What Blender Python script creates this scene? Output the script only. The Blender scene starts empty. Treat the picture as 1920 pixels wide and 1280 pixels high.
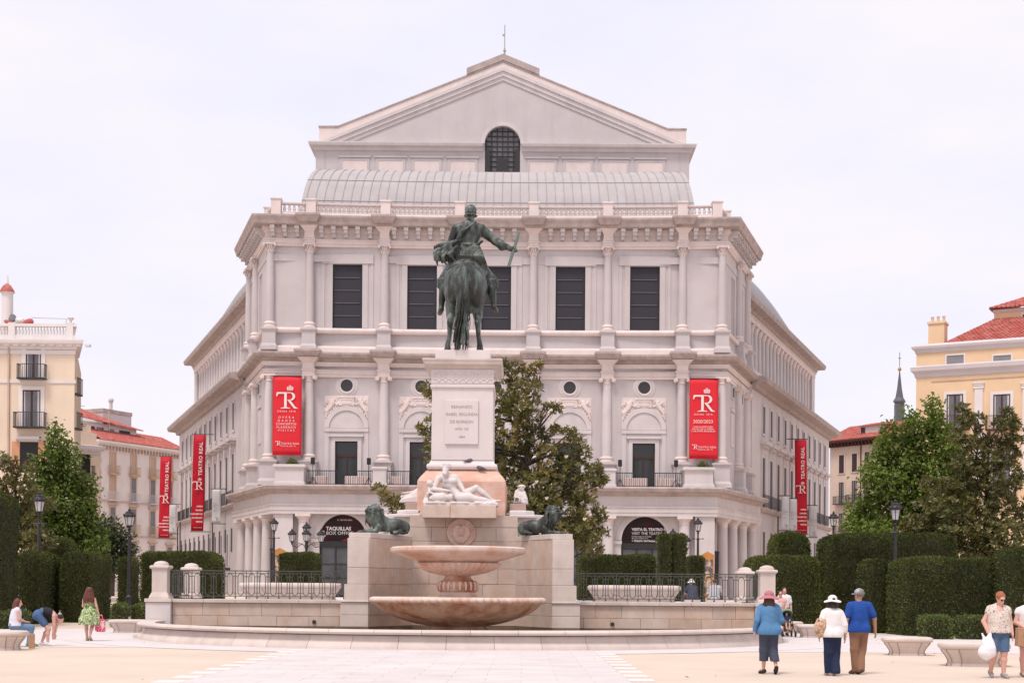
import bpy, bmesh, math, random
import numpy as np
from mathutils import Vector, Matrix, Euler

random.seed(7)
RNG = np.random.default_rng(11)
rad = math.radians
SC = bpy.context.scene
COL = SC.collection

# ------------------------------------------------------------------ camera
F, VX, HY, ROLL, EYE = 2667.0, 981.0, 1110.0, rad(0.42), 1.62
cam = bpy.data.cameras.new('camera')
cam.sensor_width = 36.0
cam.lens = F / 1920 * 36
cam.shift_x = (960 - VX) / 1920
cam.shift_y = (HY - 640) / 1920
cam.clip_start, cam.clip_end = 0.5, 3000
camo = bpy.data.objects.new('camera', cam)
COL.objects.link(camo)
camo.matrix_world = Matrix.Translation((0, 0, EYE)) @ Matrix.Rotation(rad(90), 4, 'X') @ Matrix.Rotation(ROLL, 4, 'Z')
SC.camera = camo

# ------------------------------------------------------------------ sky, sun, exposure
SUN_EL, SUN_ROT = rad(63), rad(208)      # high and a little left behind the camera
world = bpy.data.worlds.new('World')
SC.world = world
world.use_nodes = True
wn, wl = world.node_tree.nodes, world.node_tree.links
wn.clear()
w_out = wn.new('ShaderNodeOutputWorld')
w_bg = wn.new('ShaderNodeBackground')
w_sky = wn.new('ShaderNodeTexSky')
w_sky.sky_type = 'NISHITA'
w_sky.sun_disc = False
w_sky.sun_elevation = SUN_EL
w_sky.sun_rotation = SUN_ROT
w_sky.dust_density = 3.0
w_scale = wn.new('ShaderNodeVectorMath'); w_scale.operation = 'SCALE'
w_scale.inputs['Scale'].default_value = 0.10
w_tc = wn.new('ShaderNodeTexCoord')
w_map = wn.new('ShaderNodeMapping')
w_map.inputs['Scale'].default_value = (1.5, 1.5, 4.5)
w_noise = wn.new('ShaderNodeTexNoise')
w_noise.inputs['Scale'].default_value = 1.7
w_noise.inputs['Detail'].default_value = 6
w_noise.inputs['Roughness'].default_value = 0.55
w_ramp = wn.new('ShaderNodeValToRGB')
w_ramp.color_ramp.elements[0].position = 0.34
w_ramp.color_ramp.elements[0].color = (0.705, 0.70, 0.825, 1)
w_ramp.color_ramp.elements[1].position = 0.60
w_ramp.color_ramp.elements[1].color = (0.80, 0.76, 0.79, 1)
w_mix = wn.new('ShaderNodeMix'); w_mix.data_type = 'RGBA'
w_mix.inputs['Factor'].default_value = 0.93         # a closed layer of thin cloud over the clear sky
wl.new(w_tc.outputs['Generated'], w_map.inputs['Vector'])
wl.new(w_map.outputs['Vector'], w_noise.inputs['Vector'])
wl.new(w_noise.outputs['Fac'], w_ramp.inputs['Fac'])
wl.new(w_sky.outputs['Color'], w_scale.inputs[0])
wl.new(w_scale.outputs['Vector'], w_mix.inputs['A'])
wl.new(w_ramp.outputs['Color'], w_mix.inputs['B'])
wl.new(w_mix.outputs['Result'], w_bg.inputs['Color'])
w_bg.inputs['Strength'].default_value = 1.0
wl.new(w_bg.outputs['Background'], w_out.inputs['Surface'])

sun = bpy.data.lights.new('sun', 'SUN')
sun.energy = 2.0
sun.angle = rad(14)
sun.color = (1.0, 0.92, 0.85)
suno = bpy.data.objects.new('sun', sun)
COL.objects.link(suno)
suno.location = (-20, -40, 60)
_sd = Vector((math.sin(SUN_ROT) * math.cos(SUN_EL), math.cos(SUN_ROT) * math.cos(SUN_EL), math.sin(SUN_EL)))
suno.rotation_euler = _sd.to_track_quat('Z', 'Y').to_euler()

SC.view_settings.view_transform = 'Standard'
SC.view_settings.look = 'None'
SC.view_settings.gamma = 1.0
SC.view_settings.exposure = 0.37
SC.cycles.max_bounces = 6
SC.cycles.diffuse_bounces = 3
SC.cycles.use_adaptive_sampling = True

# ------------------------------------------------------------------ photograph -> place
def P(px, py, d):
    """world point seen at pixel (px, py) of the photograph, d metres in front of the camera"""
    dx, dy = px - VX, py - HY
    c, s = math.cos(ROLL), math.sin(ROLL)
    ux, uy = dx * c + dy * s, -dx * s + dy * c
    return Vector((ux / F * d, d, EYE - uy / F * d))

def G(px, py, z=0.0):
    """ground point (height z) seen at a pixel"""
    dx, dy = px - VX, py - HY
    uy = -dx * math.sin(ROLL) + dy * math.cos(ROLL)
    return P(px, py, (EYE - z) * F / uy)

# ------------------------------------------------------------------ materials
MATS = {}
def M(name, col, rough=0.8, var=0.10, scale=1.2, bump=0.15, bscale=25.0, metal=0.0, rnd=0.0,
      stain=None, stain_amt=0.5, streak=6.0, stain_scale=0.8, spec=0.35, lo=0.45, hi=0.75, sub=None):
    if name in MATS:
        return MATS[name]
    m = bpy.data.materials.new(name)
    m.use_nodes = True
    n, l = m.node_tree.nodes, m.node_tree.links
    b = n['Principled BSDF']
    b.inputs['Roughness'].default_value = rough
    b.inputs['Metallic'].default_value = metal
    b.inputs['Specular IOR Level'].default_value = spec
    geo = n.new('ShaderNodeNewGeometry')
    noi = n.new('ShaderNodeTexNoise')
    noi.inputs['Scale'].default_value = scale
    noi.inputs['Detail'].default_value = 7
    noi.inputs['Roughness'].default_value = 0.62
    l.new(geo.outputs['Position'], noi.inputs['Vector'])
    mr = n.new('ShaderNodeMapRange')
    mr.inputs['From Min'].default_value = 0.3
    mr.inputs['From Max'].default_value = 0.7
    mr.inputs['To Min'].default_value = 1 - var
    mr.inputs['To Max'].default_value = 1 + var
    l.new(noi.outputs['Fac'], mr.inputs['Value'])
    val = mr.outputs['Result']
    if rnd:
        oi = n.new('ShaderNodeObjectInfo')
        mr2 = n.new('ShaderNodeMapRange')
        mr2.inputs['To Min'].default_value = 1 - rnd
        mr2.inputs['To Max'].default_value = 1 + rnd
        l.new(oi.outputs['Random'], mr2.inputs['Value'])
        mu = n.new('ShaderNodeMath'); mu.operation = 'MULTIPLY'
        l.new(val, mu.inputs[0]); l.new(mr2.outputs['Result'], mu.inputs[1])
        val = mu.outputs['Value']
    base = n.new('ShaderNodeRGB')
    base.outputs[0].default_value = (*col, 1)
    colour = base.outputs[0]
    if stain:
        mp = n.new('ShaderNodeMapping')
        mp.inputs['Scale'].default_value = (1, 1, 1 / streak)
        l.new(geo.outputs['Position'], mp.inputs['Vector'])
        n2 = n.new('ShaderNodeTexNoise')
        n2.inputs['Scale'].default_value = stain_scale
        n2.inputs['Detail'].default_value = 8
        n2.inputs['Roughness'].default_value = 0.65
        l.new(mp.outputs['Vector'], n2.inputs['Vector'])
        mr3 = n.new('ShaderNodeMapRange')
        mr3.inputs['From Min'].default_value = lo
        mr3.inputs['From Max'].default_value = hi
        mr3.inputs['To Max'].default_value = stain_amt
        l.new(n2.outputs['Fac'], mr3.inputs['Value'])
        mx0 = n.new('ShaderNodeMix'); mx0.data_type = 'RGBA'
        l.new(mr3.outputs['Result'], mx0.inputs['Factor'])
        l.new(colour, mx0.inputs['A'])
        mx0.inputs['B'].default_value = (*stain, 1)
        colour = mx0.outputs['Result']
    mx = n.new('ShaderNodeVectorMath'); mx.operation = 'SCALE'
    l.new(colour, mx.inputs[0])
    l.new(val, mx.inputs['Scale'])
    l.new(mx.outputs['Vector'], b.inputs['Base Color'])
    if bump:
        n3 = n.new('ShaderNodeTexNoise')
        n3.inputs['Scale'].default_value = bscale
        n3.inputs['Detail'].default_value = 4
        l.new(geo.outputs['Position'], n3.inputs['Vector'])
        bp = n.new('ShaderNodeBump')
        bp.inputs['Strength'].default_value = bump
        bp.inputs['Distance'].default_value = 0.5 / bscale
        l.new(n3.outputs['Fac'], bp.inputs['Height'])
        l.new(bp.outputs['Normal'], b.inputs['Normal'])
    if sub:
        b.inputs['Subsurface Weight'].default_value = sub
        b.inputs['Subsurface Radius'].default_value = (0.02, 0.008, 0.004)
        b.inputs['Subsurface Scale'].default_value = 1.0
    MATS[name] = m
    return m

def M_emit_none(name, col, rough=0.15, spec=0.5):
    return M(name, col, rough=rough, var=0.05, bump=0, spec=spec)

def M_leaf(name, c1, c2, c3=None, rough=0.5, trans=0.25, scale=0.9, fine=9.0, spec=0.35):
    if name in MATS:
        return MATS[name]
    m = bpy.data.materials.new(name)
    m.use_nodes = True
    n, l = m.node_tree.nodes, m.node_tree.links
    b = n['Principled BSDF']
    b.inputs['Roughness'].default_value = rough
    b.inputs['Specular IOR Level'].default_value = spec
    geo = n.new('ShaderNodeNewGeometry')
    n1 = n.new('ShaderNodeTexNoise'); n1.inputs['Scale'].default_value = fine; n1.inputs['Detail'].default_value = 2
    n2 = n.new('ShaderNodeTexNoise'); n2.inputs['Scale'].default_value = scale; n2.inputs['Detail'].default_value = 3
    l.new(geo.outputs['Position'], n1.inputs['Vector'])
    l.new(geo.outputs['Position'], n2.inputs['Vector'])
    r = n.new('ShaderNodeValToRGB')
    e = r.color_ramp.elements
    e[0].position, e[0].color = 0.36, (*c1, 1)
    e[1].position, e[1].color = 0.60, (*c2, 1)
    if c3:
        k = r.color_ramp.elements.new(0.72); k.color = (*c3, 1)
    ad = n.new('ShaderNodeMath'); ad.operation = 'MULTIPLY_ADD'
    ad.inputs[1].default_value = 0.5
    sc2 = n.new('ShaderNodeMath'); sc2.operation = 'MULTIPLY'; sc2.inputs[1].default_value = 0.5
    l.new(n2.outputs['Fac'], sc2.inputs[0])
    l.new(n1.outputs['Fac'], ad.inputs[0]); l.new(sc2.outputs[0], ad.inputs[2])
    oi = n.new('ShaderNodeObjectInfo')
    ov = n.new('ShaderNodeMath'); ov.operation = 'MULTIPLY_ADD'; ov.inputs[1].default_value = 0.16; ov.inputs[2].default_value = -0.08
    l.new(oi.outputs['Random'], ov.inputs[0])
    ad2 = n.new('ShaderNodeMath'); ad2.operation = 'ADD'
    l.new(ad.outputs[0], ad2.inputs[0]); l.new(ov.outputs[0], ad2.inputs[1])
    l.new(ad2.outputs[0], r.inputs['Fac'])
    l.new(r.outputs['Color'], b.inputs['Base Color'])
    if trans:
        out = n['Material Output']
        tr = n.new('ShaderNodeBsdfTranslucent')
        l.new(r.outputs['Color'], tr.inputs['Color'])
        ms = n.new('ShaderNodeMixShader'); ms.inputs[0].default_value = trans
        l.new(b.outputs[0], ms.inputs[1]); l.new(tr.outputs[0], ms.inputs[2])
        l.new(ms.outputs[0], out.inputs['Surface'])
    MATS[name] = m
    return m

# ------------------------------------------------------------------ objects
def mesh_from(verts, faces, name='mesh', smooth=False, angle=None):
    me = bpy.data.meshes.new(name)
    me.from_pydata([tuple(map(float, v)) for v in verts], [], faces)
    if smooth:
        me.polygons.foreach_set('use_smooth', [True] * len(me.polygons))
        if angle:
            me.set_sharp_from_angle(angle=rad(angle))
    me.update()
    return me

def quads_mesh(V, Q, name='mesh', smooth=False):
    """fast path: V (n,3) array, Q (m,4) int array"""
    me = bpy.data.meshes.new(name)
    V = np.ascontiguousarray(V, dtype=np.float32); Q = np.ascontiguousarray(Q, dtype=np.int32)
    me.vertices.add(len(V)); me.vertices.foreach_set('co', V.ravel())
    k = Q.shape[1]
    me.loops.add(Q.size); me.loops.foreach_set('vertex_index', Q.ravel())
    me.polygons.add(len(Q))
    me.polygons.foreach_set('loop_start', np.arange(0, Q.size, k, dtype=np.int32))
    me.polygons.foreach_set('loop_total', np.full(len(Q), k, dtype=np.int32))
    if smooth:
        me.polygons.foreach_set('use_smooth', np.ones(len(Q), dtype=bool))
    me.update(calc_edges=True)
    return me

KIDS = {}
def parent_to(o, parent, local=False):
    o.parent = parent
    KIDS.setdefault(parent.name, []).append(o)
    if not local:
        o.matrix_parent_inverse = WORLD[parent.name].inverted()

WORLD = {}
def link(name, data, mat=None, parent=None, local=False, bevel=0.0):
    o = bpy.data.objects.new(name, data)
    COL.objects.link(o)
    if mat is not None and data is not None and len(data.materials) == 0:
        data.materials.append(mat)
    WORLD[o.name] = Matrix.Identity(4)
    if parent is not None:
        parent_to(o, parent, local)
        if local:
            WORLD[o.name] = WORLD[parent.name].copy()
    if bevel:
        md = o.modifiers.new('bevel', 'BEVEL'); md.width = bevel; md.segments = 2; md.limit_method = 'ANGLE'
    return o

def tag(o, label=None, cat=None, group=None, kind=None):
    if label: o['label'] = label
    if cat: o['category'] = cat
    if group: o['group'] = group
    if kind: o['kind'] = kind
    return o

def thing(name, loc, label, cat, group=None, rz=0.0):
    o = bpy.data.objects.new(name, None)
    o.empty_display_size = 0.2
    COL.objects.link(o)
    o.location = loc
    o.rotation_euler = (0, 0, rz)
    WORLD[o.name] = Matrix.Translation(loc) @ Matrix.Rotation(rz, 4, 'Z')
    return tag(o, label, cat, group)

def copy_tree(o, parent=None):
    c = o.copy()
    COL.objects.link(c)
    WORLD[c.name] = WORLD[o.name].copy()
    if parent is not None:
        inv = o.matrix_parent_inverse.copy()
        c.parent = parent
        c.matrix_parent_inverse = inv
        KIDS.setdefault(parent.name, []).append(c)
    for ch in list(KIDS.get(o.name, [])):
        copy_tree(ch, c)
    return c

class MB:
    """collects faces of ONE piece"""
    def __init__(s, xf=None):
        s.v, s.f, s.xf = [], [], xf
    def add(s, vs, fs):
        k = len(s.v)
        s.v += [tuple(v) for v in vs]
        s.f += [tuple(i + k for i in f) for f in fs]
        return s
    def box(s, x0, x1, y0, y1, z0, z1):
        if x0 > x1: x0, x1 = x1, x0
        if y0 > y1: y0, y1 = y1, y0
        if z0 > z1: z0, z1 = z1, z0
        return s.add([(x0,y0,z0),(x1,y0,z0),(x1,y1,z0),(x0,y1,z0),(x0,y0,z1),(x1,y0,z1),(x1,y1,z1),(x0,y1,z1)],
                     [(0,3,2,1),(4,5,6,7),(0,1,5,4),(1,2,6,5),(2,3,7,6),(3,0,4,7)])
    def frustum(s, cx, cy, z0, z1, ax0, ay0, ax1, ay1):
        return s.add([(cx-ax0,cy-ay0,z0),(cx+ax0,cy-ay0,z0),(cx+ax0,cy+ay0,z0),(cx-ax0,cy+ay0,z0),
                      (cx-ax1,cy-ay1,z1),(cx+ax1,cy-ay1,z1),(cx+ax1,cy+ay1,z1),(cx-ax1,cy+ay1,z1)],
                     [(0,3,2,1),(4,5,6,7),(0,1,5,4),(1,2,6,5),(2,3,7,6),(3,0,4,7)])
    def sq_profile(s, cx, cy, prof, ry=None):
        """square 'lathe': prof = [(half, z)...]; ry adds to the half depth"""
        vs, fs = [], []
        e = ry or 0
        for h, z in prof:
            vs += [(cx-h,cy-h-e,z),(cx+h,cy-h-e,z),(cx+h,cy+h+e,z),(cx-h,cy+h+e,z)]
        for i in range(len(prof)-1):
            for j in range(4):
                a, b = i*4+j, i*4+(j+1) % 4
                fs.append((a, b, b+4, a+4))
        fs.append((3,2,1,0)); k = (len(prof)-1)*4
        fs.append((k,k+1,k+2,k+3))
        return s.add(vs, fs)
    def prism(s, poly, z0, z1):
        n = len(poly)
        area = sum(poly[i][0]*poly[(i+1)%n][1]-poly[(i+1)%n][0]*poly[i][1] for i in range(n))
        if area < 0: poly = poly[::-1]
        vs = [(x,y,z0) for x,y in poly] + [(x,y,z1) for x,y in poly]
        fs = [tuple(range(n-1,-1,-1)), tuple(range(n,2*n))]
        fs += [(i,(i+1)%n,(i+1)%n+n,i+n) for i in range(n)]
        return s.add(vs, fs)
    def xz_prism(s, poly, y0, y1):
        n = len(poly)
        area = sum(poly[i][0]*poly[(i+1)%n][1]-poly[(i+1)%n][0]*poly[i][1] for i in range(n))
        if area < 0: poly = poly[::-1]
        vs = [(x,y0,z) for x,z in poly] + [(x,y1,z) for x,z in poly]
        fs = [tuple(range(n)), tuple(range(2*n-1,n-1,-1))]
        fs += [((i+1)%n,i,i+n,(i+1)%n+n) for i in range(n)]
        return s.add(vs, fs)
    def lathe(s, prof, cx=0, cy=0, seg=20, a0=0.0, a1=2*math.pi, mod=None):
        """prof = [(r, z)...]; mod(angle, i) scales the radius"""
        full = abs(a1-a0-2*math.pi) < 1e-6
        m = seg if full else seg+1
        vs, fs = [], []
        for i,(r,z) in enumerate(prof):
            for j in range(m):
                a = a0+(a1-a0)*j/seg
                rr = r*(mod(a, i) if mod else 1)
                vs.append((cx+rr*math.cos(a), cy+rr*math.sin(a), z))
        for i in range(len(prof)-1):
            for j in range(seg):
                a, b = i*m+j, i*m+(j+1) % m
                fs.append((a, b, b+m, a+m))
        if full:
            if prof[0][0] > 1e-4: fs.append(tuple(range(m-1,-1,-1)))
            if prof[-1][0] > 1e-4: k=(len(prof)-1)*m; fs.append(tuple(range(k,k+m)))
        return s.add(vs, fs)
    def tube(s, pts, r, seg=6, r2=None):
        pts = [Vector(p) for p in pts]
        vs, fs = [], []
        n = len(pts)
        up = Vector((0,0,1))
        for i,p in enumerate(pts):
            t = (pts[min(i+1,n-1)]-pts[max(i-1,0)])
            if t.length < 1e-9: t = Vector((0,0,1))
            t.normalize()
            u = t.cross(Vector((0.31,0.95,0.02)) if abs(t.z) > 0.8 else up).normalized()
            w = t.cross(u)
            rr = r if r2 is None else r+(r2-r)*i/(n-1)
            for j in range(seg):
                a = 2*math.pi*j/seg
                vs.append(p+(u*math.cos(a)+w*math.sin(a))*rr)
        for i in range(n-1):
            for j in range(seg):
                a, b = i*seg+j, i*seg+(j+1) % seg
                fs.append((a, b, b+seg, a+seg))
        fs.append(tuple(range(seg-1,-1,-1))); k=(n-1)*seg
        fs.append(tuple(range(k,k+seg)))
        return s.add(vs, fs)
    def ball(s, c, r, seg=8, rings=6, sq=(1,1,1)):
        vs, fs = [], []
        for i in range(rings+1):
            ph = math.pi*i/rings
            for j in range(seg):
                a = 2*math.pi*j/seg
                vs.append((c[0]+r*sq[0]*math.sin(ph)*math.cos(a), c[1]+r*sq[1]*math.sin(ph)*math.sin(a), c[2]-r*sq[2]*math.cos(ph)))
        for i in range(rings):
            for j in range(seg):
                a, b = i*seg+j, i*seg+(j+1) % seg
                fs.append((a, b, b+seg, a+seg))
        return s.add(vs, fs)
    def sweep(s, prof, path, side=1, closed=False):
        """moulding: prof = closed polygon of (out, z), path = [(x, y)...], out to the right of travel if side = 1"""
        n, k = len(path), len(prof)
        vs, fs = [], []
        for i in range(n):
            p = Vector(path[i])
            if closed:
                d0 = (p-Vector(path[i-1])).normalized(); d1 = (Vector(path[(i+1) % n])-p).normalized()
            else:
                d1 = (Vector(path[min(i+1,n-1)])-Vector(path[min(i,n-2)])).normalized()
                d0 = (Vector(path[max(i,1)])-Vector(path[max(i-1,0)])).normalized()
            n0, n1 = Vector((d0.y,-d0.x))*side, Vector((d1.y,-d1.x))*side
            mt = (n0+n1)/max(0.2, 1+n0.dot(n1))
            for o, z in prof:
                vs.append((p.x+mt.x*o, p.y+mt.y*o, z))
        for i in range(n if closed else n-1):
            for j in range(k):
                a, b = i*k+j, i*k+(j+1) % k
                c, d = ((i+1) % n)*k+j, ((i+1) % n)*k+(j+1) % k
                fs.append((a, c, d, b))
        if not closed:
            fs.append(tuple(range(k))); fs.append(tuple(range((n-1)*k+k-1,(n-1)*k-1,-1)))
        return s.add(vs, fs)
    def mesh(s, smooth=False, angle=None, fix=True):
        vs = [s.xf(*v) for v in s.v] if s.xf else s.v
        me = mesh_from(vs, s.f, smooth=False)
        if fix:
            bm = bmesh.new(); bm.from_mesh(me)
            bmesh.ops.recalc_face_normals(bm, faces=bm.faces)
            bm.to_mesh(me); bm.free()
        if smooth:
            me.polygons.foreach_set('use_smooth', [True]*len(me.polygons))
            me.set_sharp_from_angle(angle=rad(angle or 35))
        return me
    def build(s, name, mat, parent=None, smooth=False, angle=None, local=False, bevel=0.0):
        return link(name, s.mesh(smooth, angle), mat, parent, local, bevel)

# ------------------------------------------------------------------ sculpting: distance field -> one closed surface
def rot_to(v):
    """3x3 whose z axis is v"""
    return np.array(Vector(v).to_track_quat('Z', 'Y').to_matrix())

class Sculpt:
    def __init__(s, lo, hi, vox):
        s.vox = vox
        s.lo = np.array(lo, dtype=np.float32)
        n = np.ceil((np.array(hi)-np.array(lo))/vox).astype(int)+1
        s.ax = [s.lo[i]+np.arange(n[i], dtype=np.float32)*vox for i in range(3)]
        s.f = np.full(n, 1.0, dtype=np.float32)
    def win(s, lo, hi):
        sl = []
        for i in range(3):
            a = int(max(0, math.floor((lo[i]-s.lo[i])/s.vox)))
            b = int(min(s.f.shape[i], math.ceil((hi[i]-s.lo[i])/s.vox)+1))
            if b <= a: return None
            sl.append(slice(a, b))
        return tuple(sl)
    def put(s, fn, lo, hi, k, op='u'):
        m = k+3*s.vox
        w = s.win([v-m for v in lo], [v+m for v in hi])
        if w is None: return s
        X = s.ax[0][w[0]][:,None,None]; Y = s.ax[1][w[1]][None,:,None]; Z = s.ax[2][w[2]][None,None,:]
        d = fn(X, Y, Z).astype(np.float32)
        f = s.f[w]
        if op == 'u':
            if k > 0:
                h = np.clip(0.5+0.5*(f-d)/k, 0, 1)
                s.f[w] = f*(1-h)+d*h-k*h*(1-h)
            else:
                s.f[w] = np.minimum(f, d)
        else:
            if k > 0:
                h = np.clip(0.5-0.5*(f+d)/k, 0, 1)
                s.f[w] = f*(1-h)-d*h+k*h*(1-h)
            else:
                s.f[w] = np.maximum(f, -d)
        return s
    def cone(s, a, b, ra, rb=None, k=0.03, op='u'):
        rb = ra if rb is None else rb
        a = np.array(a, dtype=np.float32); b = np.array(b, dtype=np.float32)
        ba = b-a; L2 = float(ba@ba)+1e-9
        def fn(X, Y, Z):
            px, py, pz = X-a[0], Y-a[1], Z-a[2]
            t = np.clip((px*ba[0]+py*ba[1]+pz*ba[2])/L2, 0, 1)
            return np.sqrt((px-t*ba[0])**2+(py-t*ba[1])**2+(pz-t*ba[2])**2)-(ra+(rb-ra)*t)
        r = max(ra, rb)
        return s.put(fn, np.minimum(a, b)-r, np.maximum(a, b)+r, k, op)
    def path(s, pts, radii, k=0.03):
        for i in range(len(pts)-1):
            s.cone(pts[i], pts[i+1], radii[i], radii[i+1], k)
        return s
    def ell(s, c, r, R=None, k=0.03, op='u'):
        c = np.array(c, dtype=np.float32); r = np.array(r, dtype=np.float32)
        R = np.eye(3) if R is None else np.array(R)
        def fn(X, Y, Z):
            px, py, pz = X-c[0], Y-c[1], Z-c[2]
            q = [(px*R[0,i]+py*R[1,i]+pz*R[2,i]) for i in range(3)]
            k0 = np.sqrt((q[0]/r[0])**2+(q[1]/r[1])**2+(q[2]/r[2])**2)
            k1 = np.sqrt((q[0]/r[0]**2)**2+(q[1]/r[1]**2)**2+(q[2]/r[2]**2)**2)+1e-6
            return k0*(k0-1)/k1
        m = r.max()
        return s.put(fn, c-m, c+m, k, op)
    def box(s, c, h, R=None, rd=0.02, k=0.0, op='u'):
        c = np.array(c, dtype=np.float32); h = np.array(h, dtype=np.float32)
        R = np.eye(3) if R is None else np.array(R)
        def fn(X, Y, Z):
            px, py, pz = X-c[0], Y-c[1], Z-c[2]
            q = [np.abs(px*R[0,i]+py*R[1,i]+pz*R[2,i])-h[i]+rd for i in range(3)]
            o = np.sqrt(np.maximum(q[0],0)**2+np.maximum(q[1],0)**2+np.maximum(q[2],0)**2)
            return o+np.minimum(np.maximum(q[0],np.maximum(q[1],q[2])),0)-rd
        m = float(np.linalg.norm(h))
        return s.put(fn, c-m, c+m, k, op)
    def cut_below(s, z):
        s.f = np.maximum(s.f, (z-s.ax[2])[None,None,:]); return s
    def cut_above(s, z):
        s.f = np.maximum(s.f, (s.ax[2]-z)[None,None,:]); return s
    def ripple(s, amp, scale, seed=0, n=7, squash=(1,1,1)):
        r = np.random.default_rng(seed)
        X = s.ax[0][:,None,None]; Y = s.ax[1][None,:,None]; Z = s.ax[2][None,None,:]
        acc = np.zeros_like(s.f)
        for i in range(n):
            d = r.normal(size=3); d /= np.linalg.norm(d); d *= np.array(squash)
            w = scale*(0.6+1.2*r.random())
            acc += np.sin((X*d[0]+Y*d[1]+Z*d[2])*w+r.random()*6.28)
        s.f += (amp*acc/math.sqrt(n)).astype(np.float32)
        return s
    def mesh(s, name='sculpt', smooth=True):
        f = s.f.copy()
        f[0], f[-1], f[:,0], f[:,-1], f[:,:,0], f[:,:,-1] = (1,)*6
        ins = f < 0
        nx, ny, nz = f.shape
        cs = [ins[i:nx-1+i, j:ny-1+j, k:nz-1+k] for i in (0,1) for j in (0,1) for k in (0,1)]
        cnt = sum(c.astype(np.int8) for c in cs)
        act = (cnt > 0) & (cnt < 8)
        ids = np.full(act.shape, -1, dtype=np.int32)
        idx = np.argwhere(act)
        ids[act] = np.arange(len(idx))
        acc = np.zeros((len(idx), 3)); num = np.zeros(len(idx))
        off = [(i,j,k) for i in (0,1) for j in (0,1) for k in (0,1)]
        I = idx
        val = [f[I[:,0]+o[0], I[:,1]+o[1], I[:,2]+o[2]] for o in off]
        for a in range(8):
            for b in range(a+1, 8):
                df = [off[b][i]-off[a][i] for i in range(3)]
                if sum(map(abs, df)) != 1: continue
                va, vb = val[a], val[b]
                cr = (va < 0) != (vb < 0)
                t = np.where(cr, va/np.where(np.abs(va-vb) < 1e-9, 1e-9, va-vb), 0)
                for i in range(3):
                    acc[:,i] += np.where(cr, off[a][i]+t*df[i], 0)
                num += cr
        V = (idx+acc/np.maximum(num,1)[:,None])*s.vox+s.lo
        Qs = []
        for axis in range(3):
            a = np.moveaxis(ins, axis, 0)
            ch = np.moveaxis(a[:-1] != a[1:], 0, axis)
            pos = np.argwhere(ch)
            o1, o2 = [i for i in range(3) if i != axis]
            ok = (pos[:,o1] > 0) & (pos[:,o2] > 0) & (pos[:,o1] < f.shape[o1]-1) & (pos[:,o2] < f.shape[o2]-1)
            pos = pos[ok]
            def gid(d1, d2):
                q = pos.copy(); q[:,o1] -= d1; q[:,o2] -= d2
                return ids[q[:,0], q[:,1], q[:,2]]
            q = np.stack([gid(0,0), gid(1,0), gid(1,1), gid(0,1)], axis=1)
            fl = ins[pos[:,0], pos[:,1], pos[:,2]]
            if axis == 1: fl = ~fl
            q[~fl] = q[~fl][:, ::-1]
            Qs.append(q)
        Q = np.concatenate(Qs)
        return quads_mesh(V, Q, name, smooth)
    def build(s, name, mat, parent=None, local=False):
        return link(name, s.mesh(name), mat, parent, local)

# ------------------------------------------------------------------ flat lettering
def text(name, body, size, mat, parent, M4, align='CENTER', space=1.0, ext=0.004, bold=0.0):
    cu = bpy.data.curves.new(name, 'FONT')
    cu.body = body; cu.size = size; cu.align_x = align; cu.align_y = 'CENTER'
    cu.space_character = space; cu.extrude = ext; cu.offset = bold
    cu.resolution_u = 3
    cu.materials.append(mat)
    tmp = bpy.data.objects.new(name, cu)
    me = bpy.data.meshes.new_from_object(tmp)
    bpy.data.objects.remove(tmp)
    if len(me.materials) == 0: me.materials.append(mat)
    o = link(name, me, mat, parent)
    o.matrix_basis = M4
    o['kind'] = 'stuff'
    return o

def face_matrix(origin, right, up):
    r = Vector(right).normalized(); u = Vector(up).normalized(); n = r.cross(u)
    m = Matrix((( r.x,u.x,n.x,origin[0]),(r.y,u.y,n.y,origin[1]),(r.z,u.z,n.z,origin[2]),(0,0,0,1)))
    return m

# ------------------------------------------------------------------ leaves
def leaf_mesh(C, D, N, L, W, fold=0.25, name='leaves'):
    """one bent rhombus per leaf: base point C, direction D, normal N, length L, width W"""
    n = len(C)
    D = D/np.linalg.norm(D, axis=1)[:,None]
    S = np.cross(D, N); S /= np.linalg.norm(S, axis=1)[:,None]+1e-9
    U = np.cross(S, D)
    L = np.broadcast_to(np.asarray(L, dtype=float), (n,))[:,None]
    W = np.broadcast_to(np.asarray(W, dtype=float), (n,))[:,None]
    mid = C+D*L*0.5
    V = np.stack([C, mid+S*W*0.5+U*W*fold, C+D*L, mid-S*W*0.5+U*W*fold], axis=1).reshape(-1, 3)
    Q = np.arange(4*n).reshape(-1, 4)
    return quads_mesh(V, Q, name)
# ================================================================== ground
m_sand  = M('pale_sand', (0.61,0.50,0.41), 0.95, 0.07, 0.35, 0.3, 60, stain=(0.52,0.41,0.33), stain_amt=0.5, streak=1, stain_scale=0.25)
m_slab  = M('pale_paving_stone', (0.61,0.555,0.545), 0.88, 0.07, 0.8, 0.15, 30, rnd=0.035, stain=(0.52,0.455,0.44), stain_amt=0.5, streak=1, stain_scale=0.5)
m_slabw = M('white_paving_stone', (0.70,0.635,0.615), 0.85, 0.05, 1.0, 0.12, 30, rnd=0.03)
m_joint = M('paving_joint', (0.52,0.45,0.43), 0.95, 0.1, 2, 0.1, 40)
def smoothstep(a, b, t):
    t = min(1, max(0, (t - a) / (b - a))); return t*t*(3 - 2*t)
xs = [-900, -300, -120, -60, -30, -14, -13.3, 9.0, 10, 30, 60, 120, 300, 900]
ys = [-60, 0, 20, 40, 50.3, 58] + list(np.linspace(62, 86, 9)) + [100, 150, 250, 500, 1200]
gv = [(x, y, 1.2*smoothstep(60, 86, y)) for y in ys for x in xs]
nx = len(xs)
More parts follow.
